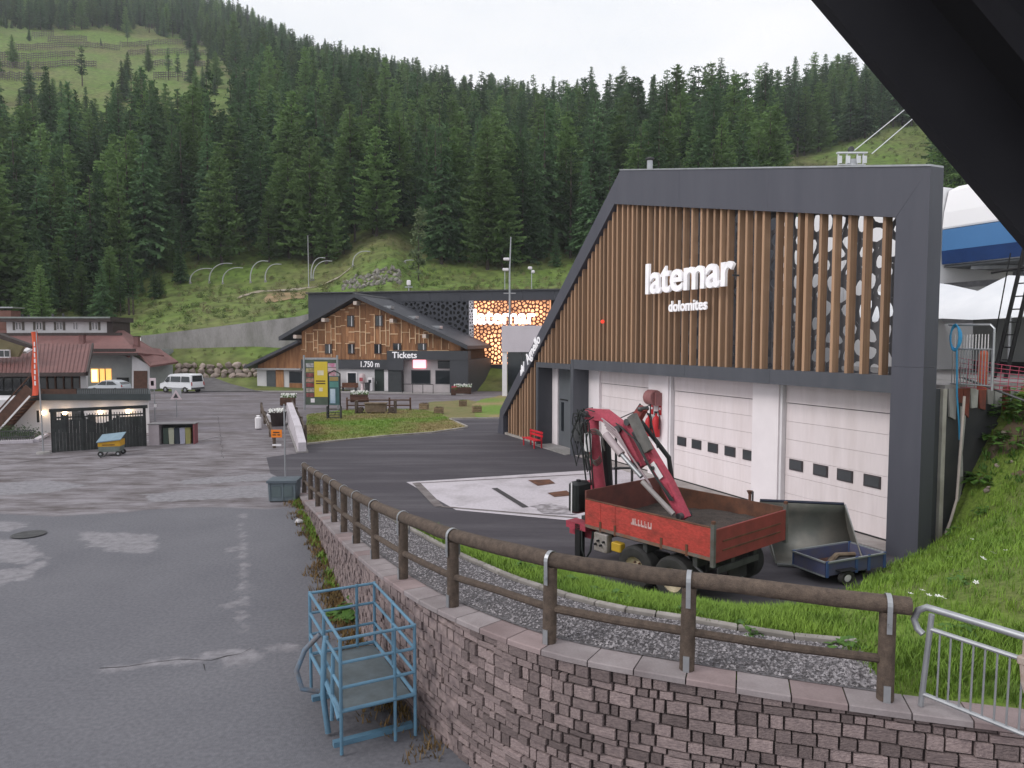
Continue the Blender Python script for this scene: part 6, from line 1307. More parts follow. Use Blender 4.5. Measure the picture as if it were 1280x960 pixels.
# yellow trailer bin
p = gp(124, 571); yt = thing('yellow_trailer', 'small yellow and grey tool trailer with blue lid on wheels', 'trailer', p, R(12)); yt.scale = (.82,) * 3; gy_ = M('trailer_grey', (.16, .19, .18), .6, (.12, .14, .13), 3)
MB().prism([(.0, .28), (1.15, .28), (1.2, .62), (-.05, .62)], lambda x, z, t: (x, t, z), .95).build('lower_box', gy_, yt); MB().prism([(-.06, .625), (1.21, .625), (1.21, 1.0), (-.06, .86)], lambda x, z, t: (x, t, z), .95).build('upper_box', M('trailer_yellow', (.62, .34, .02), .5, (.5, .27, .02), 3), yt)
MB().add([(-.12, -.08, .88), (1.27, -.08, 1.02), (1.27, 1.05, 1.36), (-.12, 1.05, 1.22), (-.12, -.08, .93), (1.27, -.08, 1.07), (1.27, 1.05, 1.41), (-.12, 1.05, 1.27)], [(0, 3, 2, 1), (4, 5, 6, 7), (0, 1, 5, 4), (1, 2, 6, 5), (2, 3, 7, 6), (3, 0, 4, 7)]).build('lid', M('lid_blue_grey', (.20, .29, .36), .5), yt)
MB().box(.2, .9, -.02, -.003, .70, .75).build('stripe', blk_p, yt)
for x, y in ((.1, -.05), (1.1, -.05), (1.1, .95)):
    w_ = MB().lathe([(.0, -.05), (.08, -.05), (.15, -.06), (.17, -.03), (.17, .03), (.15, .06), (.08, .05), (0, .05)], 14, (x, y, .17), 'Y').build('wheel', rubber, yt, True); MB().lathe([(0, -.062), (.07, -.056)], 10, (x, y, .17), 'Y').build('hub', steel, w_)
MB().tube([(.5, -.0, .28), (.45, -.5, .12), (.3, -.75, .06)], .035, 6).build('drawbar', steel_d, yt)
# grey container
p = gp(335, 628.5); gc = thing('grit_container', 'grey blue lidded grit container at the end of the stone wall', 'container', p, R(4)); gm = M('container_grey', (.145, .18, .205), .6, (.11, .14, .16), 2.5, 6)
W_ = 1.02; Hh = .72
MB().prism([(.03, .06), (W_ - .03, .06), (W_, Hh), (0, Hh)], lambda x, z, t: (x, .02 + t, z), .75).build('body', gm, gc); MB().prism([(-.04, Hh + .004), (W_ + .04, Hh + .004), (W_ + .03, Hh + .09), (-.03, Hh + .09)], lambda x, z, t: (x, -.06 + t, z), .9).build('lid', M('container_lid', (.10, .125, .15), .55), gc)
for x in (.14, .55): MB().box(x, x + .33, .0, .018, .2, .6).build('recessed_panel', M('container_panel', (.11, .145, .155), .6) if 'container_panel' not in MATS else MATS['container_panel'], gc)
for x in (.04, .5, .93): MB().box(x, x + .05, -.012, .018, .08, Hh - .01).build('rib', gm, gc)
MB().box(.05, W_ - .05, .06, .7, 0, .055).build('skid', steel_d, gc)
# plastic bag
o = thing('plastic_bag', 'crumpled pale plastic bag at the foot of the stone wall', 'bag', gp(374, 655)); place('sheet', rock_mesh(91, 'sheet', M('bag_white', (.55, .53, .54), .5), 2), o, (0, 0, .08), (0, .3, .6), (.34, .22, .2)); place('fold', rock_mesh(92, 'fold', MATS['bag_white'], 1), o, (.12, .05, .05), (0, .1, .2), (.2, .15, .12))
# ---- billboard
p = gp(381, 512); bb = thing('billboard', 'tall billboard with yellow poster and photo strips in a grey frame', 'billboard', p, R(-4)); px = 61.6 / 900
X = lambda u: (u - 381) * px; Zb = lambda v: at(400, v, p.y).z
for u in (381, 423.5): MB().tube([(X(u), 0, 0), (X(u), 0, Zb(444))], .09, 8).build('post', steel, bb)
MB().box(X(382), X(422.5), -.04, .04, Zb(449.5), Zb(447)).build('top_bar', steel, bb); MB().box(X(382.5), X(422.5), -.02, .02, Zb(506), Zb(449.6)).build('backing', M('board_green', (.09, .12, .09), .7), bb)
MB().box(X(394), X(411), -.035, -.022, Zb(496), Zb(452)).build('yellow_poster', M('poster_yellow', (.66, .50, .045), .6, (.60, .45, .05), .8), bb)
MB().box(X(398), X(406), -.042, -.036, Zb(469), Zb(463)).build('poster_print', M('poster_pale', (.75, .68, .5), .6), bb); MB().box(X(396), X(408), -.042, -.036, Zb(477), Zb(475.5)).build('poster_print', blk_p, bb); MB().box(X(396), X(408), -.042, -.036, Zb(480), Zb(478.5)).build('poster_print', blk_p, bb); MB().box(X(400), X(404.5), -.042, -.036, Zb(489), Zb(484.5)).build('poster_print', MATS['poster_pale'], bb)
cols = [(.50, .48, .50), (.5, .42, .2), (.30, .09, .09), (.42, .26, .2), (.35, .08, .08), (.5, .45, .4), (.30, .10, .1)]
for i in range(7): v = 454 + 6.2 * i; MB().box(X(383.5), X(393.5), -.035, -.022, Zb(v + 5), Zb(v)).build('photo_strip', M('photo_%d' % i, cols[i], .6, [c * .35 for c in cols[i]], 3, 6), bb)
for i in range(3): v = 454 + 5.5 * i; MB().box(X(411.5), X(422), -.035, -.022, Zb(v + 4.8), Zb(v)).build('photo_strip', M('photo_r%d' % i, ((.5, .12, .25), (.55, .3, .35), (.4, .08, .12))[i], .6, (.5, .45, .5), 3, 6), bb)
MB().box(X(389), X(394), -.035, -.022, Zb(503), Zb(498)).build('notice', white_p, bb)
# ---- picture stand in front of it
p = gp(410, 524); ps = thing('poster_stand', 'dark metal stand with a blue and white poster on the lawn', 'stand', p, R(-3)); px2 = p.y / 900; X = lambda u: (u - 410) * px2; Zb = lambda v: at(418, v, p.y).z
for u in (411, 426): MB().tube([(X(u), 0, 0), (X(u), 0, Zb(467))], .05, 6).build('post', black_m, ps)
MB().tube([(X(411), 0, Zb(467)), (X(418.5), 0, Zb(463)), (X(426), 0, Zb(467))], .05, 6).build('top_bar', black_m, ps)
MB().box(X(412), X(425), -.03, .03, Zb(506), Zb(470)).build('backing', M('stand_teal', (.06, .13, .14), .6), ps); MB().box(X(413.5), X(420), -.045, -.032, Zb(504), Zb(486)).build('poster', M('poster_blue_white', (.52, .58, .66), .6, (.3, .4, .55), 2), ps); MB().box(X(413), X(424), -.045, -.032, Zb(484), Zb(477)).build('poster', M('poster_green', (.1, .26, .24), .6), ps); MB().box(X(413), X(424), -.045, -.032, Zb(476), Zb(471)).build('poster', M('poster_amber', (.35, .25, .1), .6), ps)
for k in range(4): MB().box(X(410), X(427.5), -.25, -.2, .12 + .2 * k, .17 + .2 * k).build('grille_bar', steel_d, ps)
for u in (410, 427): MB().box(X(u) - .03, X(u) + .03, -.27, .1, 0, 1.0).build('grille_side', steel_d, ps)
# ---- log fences, bench group, crates, flower boxes
def rail_fence(pts, name, label, h=1.15, rails=(.5, .95), rr=.06, post=.08, mat=brown_wood):
    O = Vector(pts[0]); o = thing(name, label, 'fence', O)
    for p in pts: MB().tube([(0, 0, -.1), (0, 0, h)], post, 7).build('post', mat, o, loc=Vector(p) - O)
    for a, b_ in zip(pts[:-1], pts[1:]):
        for z in rails: MB().tube([Vector(a) - O + Vector((0, -.07, z)), Vector(b_) - O + Vector((0, -.07, z))], rr, 6).build('rail', mat, o)
    return o
rail_fence([gp(u, 514 - .00 * u) for u in (434, 460, 487, 513)], 'lawn_fence', 'brown two rail fence along the back of the lawn')
rail_fence([gp(320 + 7, 517), gp(331, 530), gp(338, 546), gp(343, 560)], 'bridge_railing', 'rough log railing on the road side of the small bridge', .9, (.45, .8), .06, .09, log_m)
rail_fence([gp(366, 516), gp(371, 528), gp(377, 542), gp(382, 555)], 'bridge_railing', 'rough log railing between the small bridge and the lawn', 1.1, (.5, .95), .07, .09, log_m)
a, b_ = gp(362, 527), gp(378, 566); d = b_ - a; bp = thing('bridge_parapet', 'pale sloping concrete parapet of the small bridge', 'parapet', a, math.atan2(d.y, d.x)); Ld = d.length
MB().prism([(0, 0), (Ld, 0), (Ld, .55), (Ld * .75, 1.0), (.6, 1.45), (0, 1.3)], lambda x, z, t: (x, t - .2, z), .4).build('slab', concrete_l, bp); MB().prism([(-.05, 0), (Ld + .05, 0), (Ld + .05, .08), (-.05, .08)], lambda x, z, t: (x, t - .3, z), .6).build('footing', concrete_m, bp)
# tubs and white sacks by the bridge
tb = thing('flower_tub', 'round dark flower tub by the small bridge', 'tub', gp(346, 532)); MB().lathe([(0, 0), (.55, 0), (.68, .9), (.72, .95), (.62, .95), (.58, .85), (0, .85)], 14).build('tub', M('tub_dark', (.06, .045, .045), .8), tb, True)
m = MB(); r = random.Random(3)
for i in range(120): a = r.uniform(0, 6.28); rr = .6 * r.random() ** .5; c_ = Vector((rr * math.cos(a), rr * math.sin(a), .9 + .25 * r.random())); m.add([c_, c_ + Vector((.08, 0, .05)), c_ + Vector((.02, .07, .08))], [(0, 1, 2)])
m.build('blooms', fl_m, tb)
for i, (u, v) in enumerate(((323, 537), (336.5, 533))):
    s_ = thing('white_sack', ('white sack standing at the road side of the small bridge', 'white sack leaning on the bridge railing beside the tub')[i], 'sack', gp(u, v)); s_.scale = (.8,) * 3; MB().cbox((0, 0, .55), (.5, .4, 1.1), R(10), ch=.12).build('sack', white_p, s_, True); MB().cbox((0, 0, 1.14), (.3, .2, .12), ch=.04).build('neck', white_p, s_)
# log bench group
p = gp(470, 517.5); bg_ = thing('log_bench', 'rustic log table with a seat at each end on the lawn', 'bench', p); bg_.scale = (.8,) * 3
MB().box(-1.05, 1.05, -.35, .35, .25, 1.05).build('table_block', log_l, bg_); MB().box(-1.15, 1.15, -.45, .45, 1.055, 1.15).build('table_top', log_l, bg_)
for s_ in (-1, 1):
    MB().tube([(s_ * 1.55, -.4, .45), (s_ * 1.55, .4, .45)], .28, 9).build('seat_log', log_m, bg_); MB().box(s_ * 1.95 - .09, s_ * 1.95 + .09, -.45, .45, .1, 1.35).build('seat_back', log_m, bg_); MB().box(s_ * 1.5 - .3, s_ * 1.5 + .3, -.35, .35, 0, .2).build('seat_foot', log_m, bg_)
for x in (-.7, .7): MB().box(x - .15, x + .15, -.3, .3, 0, .25).build('foot', log_m, bg_)
crate_lab = ('small wooden planter crate nearest the lawn fence', 'small wooden planter crate at the lawn corner', 'small wooden planter crate farthest back by the street', 'small wooden planter crate beside the green verge')
crate_m = M('crate_wood', (.30, .22, .14), .9, (.19, .13, .08), 3, 5, rand=.2)
for i, (u, v) in enumerate(((530, 512), (548.5, 517.5), (578.5, 508), (596, 516))):
    p = gp(u, v); c_ = thing('planter_crate', crate_lab[i], 'planter', p, R(-12 + 9 * i), 'wooden planter crates on the dry track'); c_.scale = (.62,) * 3
    for k in range(3):
        z = .12 + .26 * k
        for y in (-.48, .45): MB().box(-.55, .55, y, y + .03, z, z + .2).build('board', crate_m, c_)
        for x in (-.58, .55): MB().box(x, x + .03, -.45, .45, z + .003, z + .197).build('board', crate_m, c_)
    for x in (-.56, .5):
        for y in (-.44, .39): MB().box(x, x + .06, y, y + .06, 0, .92).build('corner_post', crate_m, c_)
    MB().box(-.53, .53, -.44, .44, .5, .75).build('soil', soil_m, c_)
    m = MB(); r = random.Random(i)
    for k in range(60): a = r.uniform(-.45, .45); b2 = r.uniform(-.38, .38); h = .75 + r.uniform(.03, .3); m.add([(a, b2, .74), (a + .05, b2, h * .95), (a + .1, b2 + .04, h), (a + .03, b2 + .05, .8)], [(0, 1, 2, 3)])
    m.build('plants', log_l if i < 2 else lawn_m, c_)
def flower_box(u, v, wpx, label, Y=None, bloom=fl_m, hgt=.75):
    p = gp(u, v); c_ = thing('flower_box', label, 'flower box', p); w2 = wpx * p.y / 900 / 2
    for k in range(3): MB().box(-w2, w2, -.35, -.3, .08 + .23 * k, .29 + .23 * k).build('board', brown_wood, c_)
    MB().box(-w2 + .02, w2 - .02, -.295, .35, .05, hgt).build('box', brown_wood, c_)
    for x in (-w2 + .1, w2 - .1): MB().box(x - .08, x + .08, -.3, .3, 0, .05).build('foot', steel_d, c_)
    m = MB(); r = random.Random(int(u))
    for k in range(150): a = r.uniform(-w2, w2); c2 = Vector((a, r.uniform(-.35, .35), hgt + r.uniform(-.05, .3))); m.add([c2, c2 + Vector((.13, 0, .04)), c2 + Vector((.05, .05, .13))], [(0, 1, 2)])
    m.build('blooms', bloom, c_); m = MB()
    for k in range(150): a = r.uniform(-w2, w2); c2 = Vector((a, r.uniform(-.35, .35), hgt + r.uniform(-.1, .18))); m.add([c2, c2 + Vector((.13, 0, .06)), c2 + Vector((.05, .05, .15))], [(0, 1, 2)])
    m.build('leaves', leaf_g, c_)
red_b = M('bloom_red', (.35, .03, .06), .7)
flower_box(449, 502.5, 21, 'brown flower box in front of the chalet door'); flower_box(578, 492.5, 22, 'brown flower box with white blooms by the ticket office'); flower_box(360, 507, 17, 'brown flower box with white blooms beside the billboard'); flower_box(567, 494, 6, 'small planter with red blooms beside the ticket counter', bloom=red_b, hgt=.6)
# ticket queue rails, vending things at the chalet
p = cw_(19.6, -2.3, 0.05); o = thing('queue_rail', 'black metal queue rails in front of the ticket windows', 'railing', p, CA)
for x in (0, 1.2, 2.4, 3.6): MB().tube([(x, 0, 0), (x, 0, 1.0)], .035, 6).build('post', black_m, o)
MB().tube([(0, 0, 1.0), (3.6, 0, 1.0)], .035, 6).build('rail', black_m, o)
for x in (.4, 1.6, 2.8): MB().tube([(x, 0, 1.0), (x + .1, -.5, 1.05), (x + .7, -.5, 1.05), (x + .8, 0, 1.0)], .03, 6).build('rail_loop', black_m, o)
for i, (lx_, lab) in enumerate(((10.6, 'white statue like figure stand at the chalet wall, near the billboard'), (14.1, 'white figure stand at the chalet wall, beside the bin'))):
    o = thing('wall_dispenser', ('pale round topped dispenser at the chalet wall near the billboard', 'pale round topped dispenser at the chalet wall beside the bin')[i], 'dispenser', cw_(lx_, -.7, .05), CA); MB().lathe([(0, 0), (.3, 0), (.22, .1), (.16, .9), (.34, 1.1), (.38, 1.7), (.3, 2.0), (0, 2.1)], 12).build('body', M('dispenser_pale', (.68, .55, .56), .5) if 'dispenser_pale' not in MATS else MATS['dispenser_pale'], o, True); MB().box(-.2, .2, -.4, -.36, 1.2, 1.6).build('front_plate', M('plate_red', (.4, .08, .1), .6) if 'plate_red' not in MATS else MATS['plate_red'], o)
o = thing('wall_bench', 'low brown bench under the chalet window', 'bench', cw_(12.4, -.6, .05), CA); MB().box(-1.0, 1.0, -.25, .25, .42, .5).build('seat', rust_m, o); MB().box(-1.0, 1.0, .2, .26, .5, .95).build('back', rust_m, o)
for x in (-.8, .8): MB().box(x - .05, x + .05, -.2, .2, 0, .42).build('leg', steel_d, o)
o = thing('litter_bin', 'dark round litter bin at the chalet wall', 'bin', cw_(14.75, -.8, .05), CA); MB().lathe([(0, 0), (.26, 0), (.32, .9), (.34, .95), (0, .95)], 12).build('body', steel_d, o, True); MB().lathe([(.35, .96), (.35, 1.02), (0, 1.06)], 12).build('rim', black_m, o)
o = thing('ticket_machine', 'white ticket machine with a small dark screen beside the chalet door', 'machine', cw_(15.05, -.55, .05), CA); MB().cbox((0, 0, .8), (.6, .5, 1.6), ch=.04).build('cabinet', white_p, o); MB().box(-.18, .18, -.27, -.255, 1.0, 1.35).build('screen', glass_d, o)
# ================================================================== VEHICLES
def vehicle(name, label, cat, loc, rz, outline, wz, paint, sidewin, front, rear, wheels, wr, lights):
    """outline (x, z) round the body; wz(z) gives half width; sidewin polygons in (x, z)"""
    o = thing(name, label, cat, loc, rz); n = len(outline); m = MB(); sub = []
    # ring of outline, three slices per side for rounded shoulders
    sl = [(-1, 0.06), (-.9, .0), (.9, .0), (1, .06)]
    cx = sum(p[0] for p in outline) / n; cz = sum(p[1] for p in outline) / n
    for k, ins_ in sl:
        for x, z in outline: m.v.append((x + (cx - x) * ins_ * .35, k * wz(z), z + (cz - z) * ins_ * .5))
    for s_ in range(3):
        for i in range(n): j = (i + 1) % n; m.f.append((s_ * n + i, s_ * n + j, s_ * n + n + j, s_ * n + n + i))
    m.f += [tuple(range(n - 1, -1, -1)), tuple(range(3 * n, 4 * n))]
    m.build('body', paint, o, True)
    for poly in sidewin:
        for s_ in (-1, 1): MB().prism(poly, lambda x, z, t: (x, s_ * (wz(z) + .004 + t), z), .012).build('side_window', glass_d, o)
    for nm, poly, mt in front + rear:
        # poly: four corners (x, yfrac, z)
        pts = [Vector((x, yf * wz(z), z)) for x, yf, z in poly]; nn_ = (pts[1] - pts[0]).cross(pts[2] - pts[0]).normalized(); c_ = Vector((cx, 0, cz))
        if nn_.dot(pts[0] - c_) < 0: nn_ = -nn_
        MB().add([p + nn_ * .005 for p in pts] + [p + nn_ * .02 for p in pts], [(0, 1, 2, 3), (7, 6, 5, 4), (0, 4, 5, 1), (1, 5, 6, 2), (2, 6, 7, 3), (3, 7, 4, 0)]).build(nm, mt, o)
    for x in wheels:
        for s_ in (-1, 1):
            y = s_ * (wz(wr) - .09); w_ = MB().lathe([(wr * .55, -.11), (wr * .9, -.12), (wr, -.08), (wr, .08), (wr * .9, .12), (wr * .55, .11)], 18, (x, y, wr), 'Y').build('wheel', rubber, o, True); MB().lathe([(0, s_ * .10), (wr * .3, s_ * .115), (wr * .6, s_ * .09)], 14, (x, y, wr), 'Y').build('rim', steel, w_, True)
            MB().lathe([(wr * 1.12, -.005), (0, -.006)], 18, (x, s_ * (wz(wr) + .002), wr), 'Y').build('wheel_arch', black_m, o)
    return o
vp = M('van_white', (.78, .79, .82), .3, (.74, .75, .78), 1, spec=.5); cpnt = M('car_silver', (.52, .55, .58), .3, (.48, .51, .54), 1, spec=.5); tail = M('tail_red', (.45, .02, .02), .3); bump_m = M('bumper_grey', (.07, .07, .075), .6)
vw = lambda z: .96 if z < 1.2 else .96 - (z - 1.2) * .13
vo = [(-2.35, .42), (-2.4, .75), (-2.32, 1.0), (-1.75, 1.2), (-1.15, 1.95), (-.9, 2.08), (-.3, 2.15), (2.1, 2.15), (2.3, 2.06), (2.38, 1.2), (2.42, .55), (2.38, .4)]
van = vehicle('white_van', 'white minibus van parked on the road by the hotel', 'van', (gp(220, 491.5).x, 82.5, 0), R(-22), vo, vw, vp,
    [[(-1.62, 1.28), (-1.2, 1.80), (-.85, 1.84), (-.85, 1.25)], [(-.7, 1.25), (-.7, 1.85), (.75, 1.87), (.75, 1.25)], [(.9, 1.25), (.9, 1.87), (2.05, 1.86), (2.15, 1.25)]],
    [('windscreen', [(-1.72, -.85, 1.24), (-1.72, .85, 1.24), (-1.18, .85, 1.92), (-1.18, -.85, 1.92)], glass_d), ('headlight', [(-2.38, -.95, .8), (-2.38, -.6, .8), (-2.28, -.6, 1.02), (-2.28, -.95, 1.02)], glass_b), ('headlight', [(-2.38, .6, .8), (-2.38, .95, .8), (-2.28, .95, 1.02), (-2.28, .6, 1.02)], glass_b)],
    [('rear_window', [(2.37, -.8, 1.28), (2.37, .8, 1.28), (2.31, .8, 1.95), (2.31, -.8, 1.95)], glass_d), ('tail_light', [(2.41, -.99, .85), (2.41, -.86, .85), (2.385, -.86, 1.25), (2.385, -.99, 1.25)], tail), ('tail_light', [(2.41, .86, .85), (2.41, .99, .85), (2.385, .99, 1.25), (2.385, .86, 1.25)], tail), ('bumper', [(2.42, -.98, .42), (2.42, .98, .42), (2.42, .98, .62), (2.42, -.98, .62)], bump_m)], (-1.5, 1.45), .33, None)
MB().box(-1.6, 1.9, -.985, -.965, .5, .58).build('sill_strip', bump_m, van)
for y in (-1.08, 1.0): MB().cbox((-1.25, y + .04, 1.3), (.12, .16, .22), ch=.03).build('mirror', bump_m, van)
cwz = lambda z: .87 if z < .9 else .87 - (z - .9) * .30
co = [(-2.0, .35), (-2.05, .6), (-1.95, .78), (-1.1, .92), (-.45, 1.38), (0, 1.47), (.9, 1.45), (1.55, 1.25), (1.9, .95), (1.98, .6), (1.92, .35)]
car = vehicle('parked_car', 'silver hatchback car parked behind the deck railing', 'car', (at(138, 488, 79).x, 79, 0), R(-8), co, cwz, cpnt, [[(-.95, .95), (-.42, 1.32), (.1, 1.36), (.1, .95)], [(.2, .95), (.2, 1.36), (.85, 1.33), (1.4, 1.0)]],
    [('windscreen', [(-1.08, -.85, .94), (-1.08, .85, .94), (-.48, .85, 1.36), (-.48, -.85, 1.36)], glass_d), ('headlight', [(-2.0, -.95, .6), (-2.0, -.6, .6), (-1.95, -.6, .76), (-1.95, -.95, .76)], glass_b)], [('rear_window', [(1.86, -.8, 1.0), (1.86, .8, 1.0), (1.57, .8, 1.24), (1.57, -.8, 1.24)], glass_d), ('tail_light', [(1.96, -.98, .75), (1.96, -.8, .75), (1.9, -.8, .95), (1.9, -.98, .95)], tail)], (-1.25, 1.25), .31, None)
car.location.z = 0.15
# ================================================================== LOG FENCE ON THE WALL
lf = thing('log_fence', 'weathered round log fence with metal straps on the stone wall', 'fence', PL[4]); O = PL[4].copy(); r = random.Random(9)
posts = PL[2:]
RH = 1.06
for i, p in enumerate(posts):
    _, n = along(i + 2.0); b = p - O + Vector((0, 0, .016)); tw = Vector((r.uniform(-.015, .015), r.uniform(-.015, .015), 0)); r0 = .088 if i < 4 else .082
    MB().tube([b, b + tw * .5 + Vector((0, 0, .5)), b + tw + Vector((0, 0, RH - .085))], [r0, r0 * r.uniform(.95, 1.05), r0 * .96], 12).build('post', log_m, lf, True)
    t = Vector((n.y, -n.x, 0)); a = math.atan2(t.y, t.x); c_ = b + tw + Vector((0, 0, RH)); s_ = MB(); hw = .026; rr = .112
    pts = [(-.108, -.30)] + [(-rr * math.cos(th), rr * math.sin(th)) for th in np.linspace(0, math.pi, 9)] + [(.108, -.30)]
    for (y, z) in pts:
        for k in (-hw, hw): s_.v.append(c_ + t * k + n * y + Vector((0, 0, z)))
    s_.f = [(2 * k, 2 * k + 1, 2 * k + 3, 2 * k + 2) for k in range(len(pts) - 1)]; o_ = s_.build('strap', steel, lf); md = o_.modifiers.new('thickness', 'SOLIDIFY'); md.thickness = .006
    sh = MB().cbox(b - n * .092 + Vector((0, 0, .09)), (.07, .012, .19), a).build('post_shoe', steel, lf)
    MB().lathe([(0, -.012), (.02, -.012), (.02, .0), (0, .0)], 8, b + tw - n * .118 + Vector((0, 0, RH - .2)), 'Y').build('bolt', steel, lf)
for i in range(len(posts) - 1):
    a, b = posts[i] - O + Vector((0, 0, RH + .016)), posts[i + 1] - O + Vector((0, 0, RH + .016)); d = (b - a).normalized(); ex = d * (.22 if i == 0 else 0.0)
    sag = [Vector((r.uniform(-.01, .01), r.uniform(-.01, .01), r.uniform(-.015, .005))) for _ in range(3)]
    P = [a - ex] + [a.lerp(b, f) + s_ for f, s_ in zip((.25, .5, .75), sag)] + [b - d * .004]
    q = r.uniform(.094, .104); MB().tube(P, [q, q * 1.01, q * .99, q * .98, q * .96], 14).build('top_rail', log_m, lf, True)
    _, n = along(i + 2.5); zz_ = Vector((0, 0, .46)); a2, b2 = posts[i] - O + zz_ , posts[i + 1] - O + zz_
    MB().tube([a2 + d * .05, a2.lerp(b2, .5) + Vector((0, 0, r.uniform(-.02, .01))), b2 - d * .05], r.uniform(.048, .058), 9).build('mid_rail', log_m, lf, True)
# ================================================================== METAL BARRIER
S = Vector((4.32, 7.5, 2.02)); Ed = Vector((5.35, 5.9, 2.02)); d = Ed - S; bar_o = thing('metal_barrier', 'galvanised steel barrier with thin bars at the end of the log fence', 'barrier', S, math.atan2(d.y, d.x)); Lb = d.length
ht = 1.08
MB().tube([(.06, 0, ht - .30), (.0, 0, ht - .26), (-.04, 0, ht - .17), (0.0, 0, ht - .06), (.09, 0, ht), (.2, 0, ht), (Lb, 0, ht)], .036, 10).build('top_rail', steel, bar_o, True)
MB().tube([(.12, 0, ht - .22), (Lb, 0, ht - .22)], .026, 8).build('mid_rail', steel, bar_o, True); MB().tube([(.05, 0, .14), (Lb, 0, .14)], .024, 8).build('bottom_rail', steel, bar_o, True)
MB().tube([(.14, 0, ht - .06), (.10, 0, .5), (.06, 0, 0)], .030, 8).build('end_post', steel, bar_o, True); bme = MB().tube([(0, 0, .14), (.01, 0, ht - .22)], .010, 6).mesh('bar', steel)
for i in range(16): place('bar', bme, bar_o, (.22 + .108 * i, 0, 0))
MB().tube([(1.0, 0, ht - .01), (1.0, 0, ht - .28)], .022, 8).build('clamp_post', M('cream_clamp', (.42, .36, .33), .6, (.30, .22, .18), 8), bar_o); MB().cbox((1.0, -.02, ht - .22), (.09, .09, .09), ch=.015).build('clamp', MATS['cream_clamp'], bar_o); MB().tube([(1.0, -.03, ht - .26), (1.02, -.05, ht - .42), (1.03, -.04, ht - .52)], [.03, .025, .012], 8).build('clamp_handle', MATS['cream_clamp'], bar_o, True); MB().tube([(Lb - .1, 0, ht), (Lb - .1, 0, 0)], .03, 8).build('end_post', steel, bar_o)
# ================================================================== RED CRANE TRAILER
TA = R(-50); TO = Vector((1.88, 18.0, 0)); tr = thing('crane_trailer', 'red tipping trailer with folded red loading crane and soil load', 'trailer', TO, TA)
UX = Vector((math.cos(TA), math.sin(TA), 0)); UY = Vector((-UX.y, UX.x, 0))
def tl(u, v, y):
    dd = ray(u, v); o = Vector((0, 0, CAMH)); t = (TO + UY * y - o).dot(UY) / dd.dot(UY); p = o + dd * t - TO
    return Vector((p.dot(UX), y, p.z))
LT, WT_ = 3.75, 2.95; z0, z1 = 1.27, 1.90
MB().box(.02, LT - .02, .03, WT_ - .03, z0 - .1, z0).build('bed_floor', steel_d, tr)
for a, b in ((0.0, .52), (.525, 1.0), (1.005, LT - .02)): MB().box(a, b - .004, -.03, .025, z0 + .005, z1).build('side_board', box_red, tr)
for x in (.52, 1.0, 2.4, 3.1): MB().box(x - .03, x + .03, -.05, -.031, z0 - .1, z0 + .16).build('hinge', rust_m, tr)
MB().box(0, LT, -.045, .03, z0 - .07, z0 + .003).build('bed_rail', M('bed_rail_grey', (.17, .16, .15), .7, (.22, .10, .06), 4), tr); MB().box(0, LT - .02, -.035, .03, z1 + .002, z1 + .025).build('board_cap', rust_m, tr)
MB().box(0, LT - .02, WT_ - .02, WT_ + .03, z0, z1 + .02).build('side_board', rust_m, tr); MB().box(-.05, -.002, 0, WT_, z0, z1 + .22).build('head_board', M('headboard_brown', (.17, .06, .05), .7, (.11, .045, .04), 3), tr)
rbd = MB().box(LT - .015, LT + .035, .04, WT_ - .03, z0 - .12, z1 - .03).build('rear_board', M('rear_red', (.27, .055, .05), .65, (.20, .045, .04), 3, 6), tr)
for z in (z0 + .1, z0 + .3): MB().box(LT + .037, LT + .05, .3, WT_ - .3, z, z + .035).build('rib', rust_m, rbd)
for y in (0.0, WT_): MB().box(LT - .04, LT + .05, y - .05, y + .035, z0 - .2, z1 + .1).build('corner_post', M('post_grey', (.14, .15, .15), .7, (.10, .09, .08), 4), tr); MB().lathe([(0, -.05), (.05, -.03), (.05, .03), (0, .05)], 8, (LT, y, z1 + .13)).build('latch', rust_m, tr)
m = MB(); n1, n2 = 22, 16; r = random.Random(2)
for i in range(n1 + 1):
    for j in range(n2 + 1):
        x, y = .02 + (LT - .06) * i / n1, .04 + (WT_ - .08) * j / n2; m.v.append((x, y, z0 + .12 + .22 * (i / n1) + .10 * math.sin(x * 2.3) * math.sin(y * 2.1) + r.uniform(-.018, .018)))
m.f = [(i * (n2 + 1) + j, (i + 1) * (n2 + 1) + j, (i + 1) * (n2 + 1) + j + 1, i * (n2 + 1) + j + 1) for i in range(n1) for j in range(n2)]
m.build('soil_load', M('soil_load', (.075, .058, .050), .95, (.045, .038, .035), 5, 6, bump=.6, bscale=25, fine=.3, fscale=30), tr)
for y in (.85, 1.75): MB().box(-1.0, LT - .1, y, y + .14, .86, 1.165).build('chassis_beam', steel_d, tr)
for i in range(3): MB().box(.4 + 1.4 * i, .52 + 1.4 * i, .05, WT_ - .05, .95, 1.16).build('cross_member', steel_d, tr)
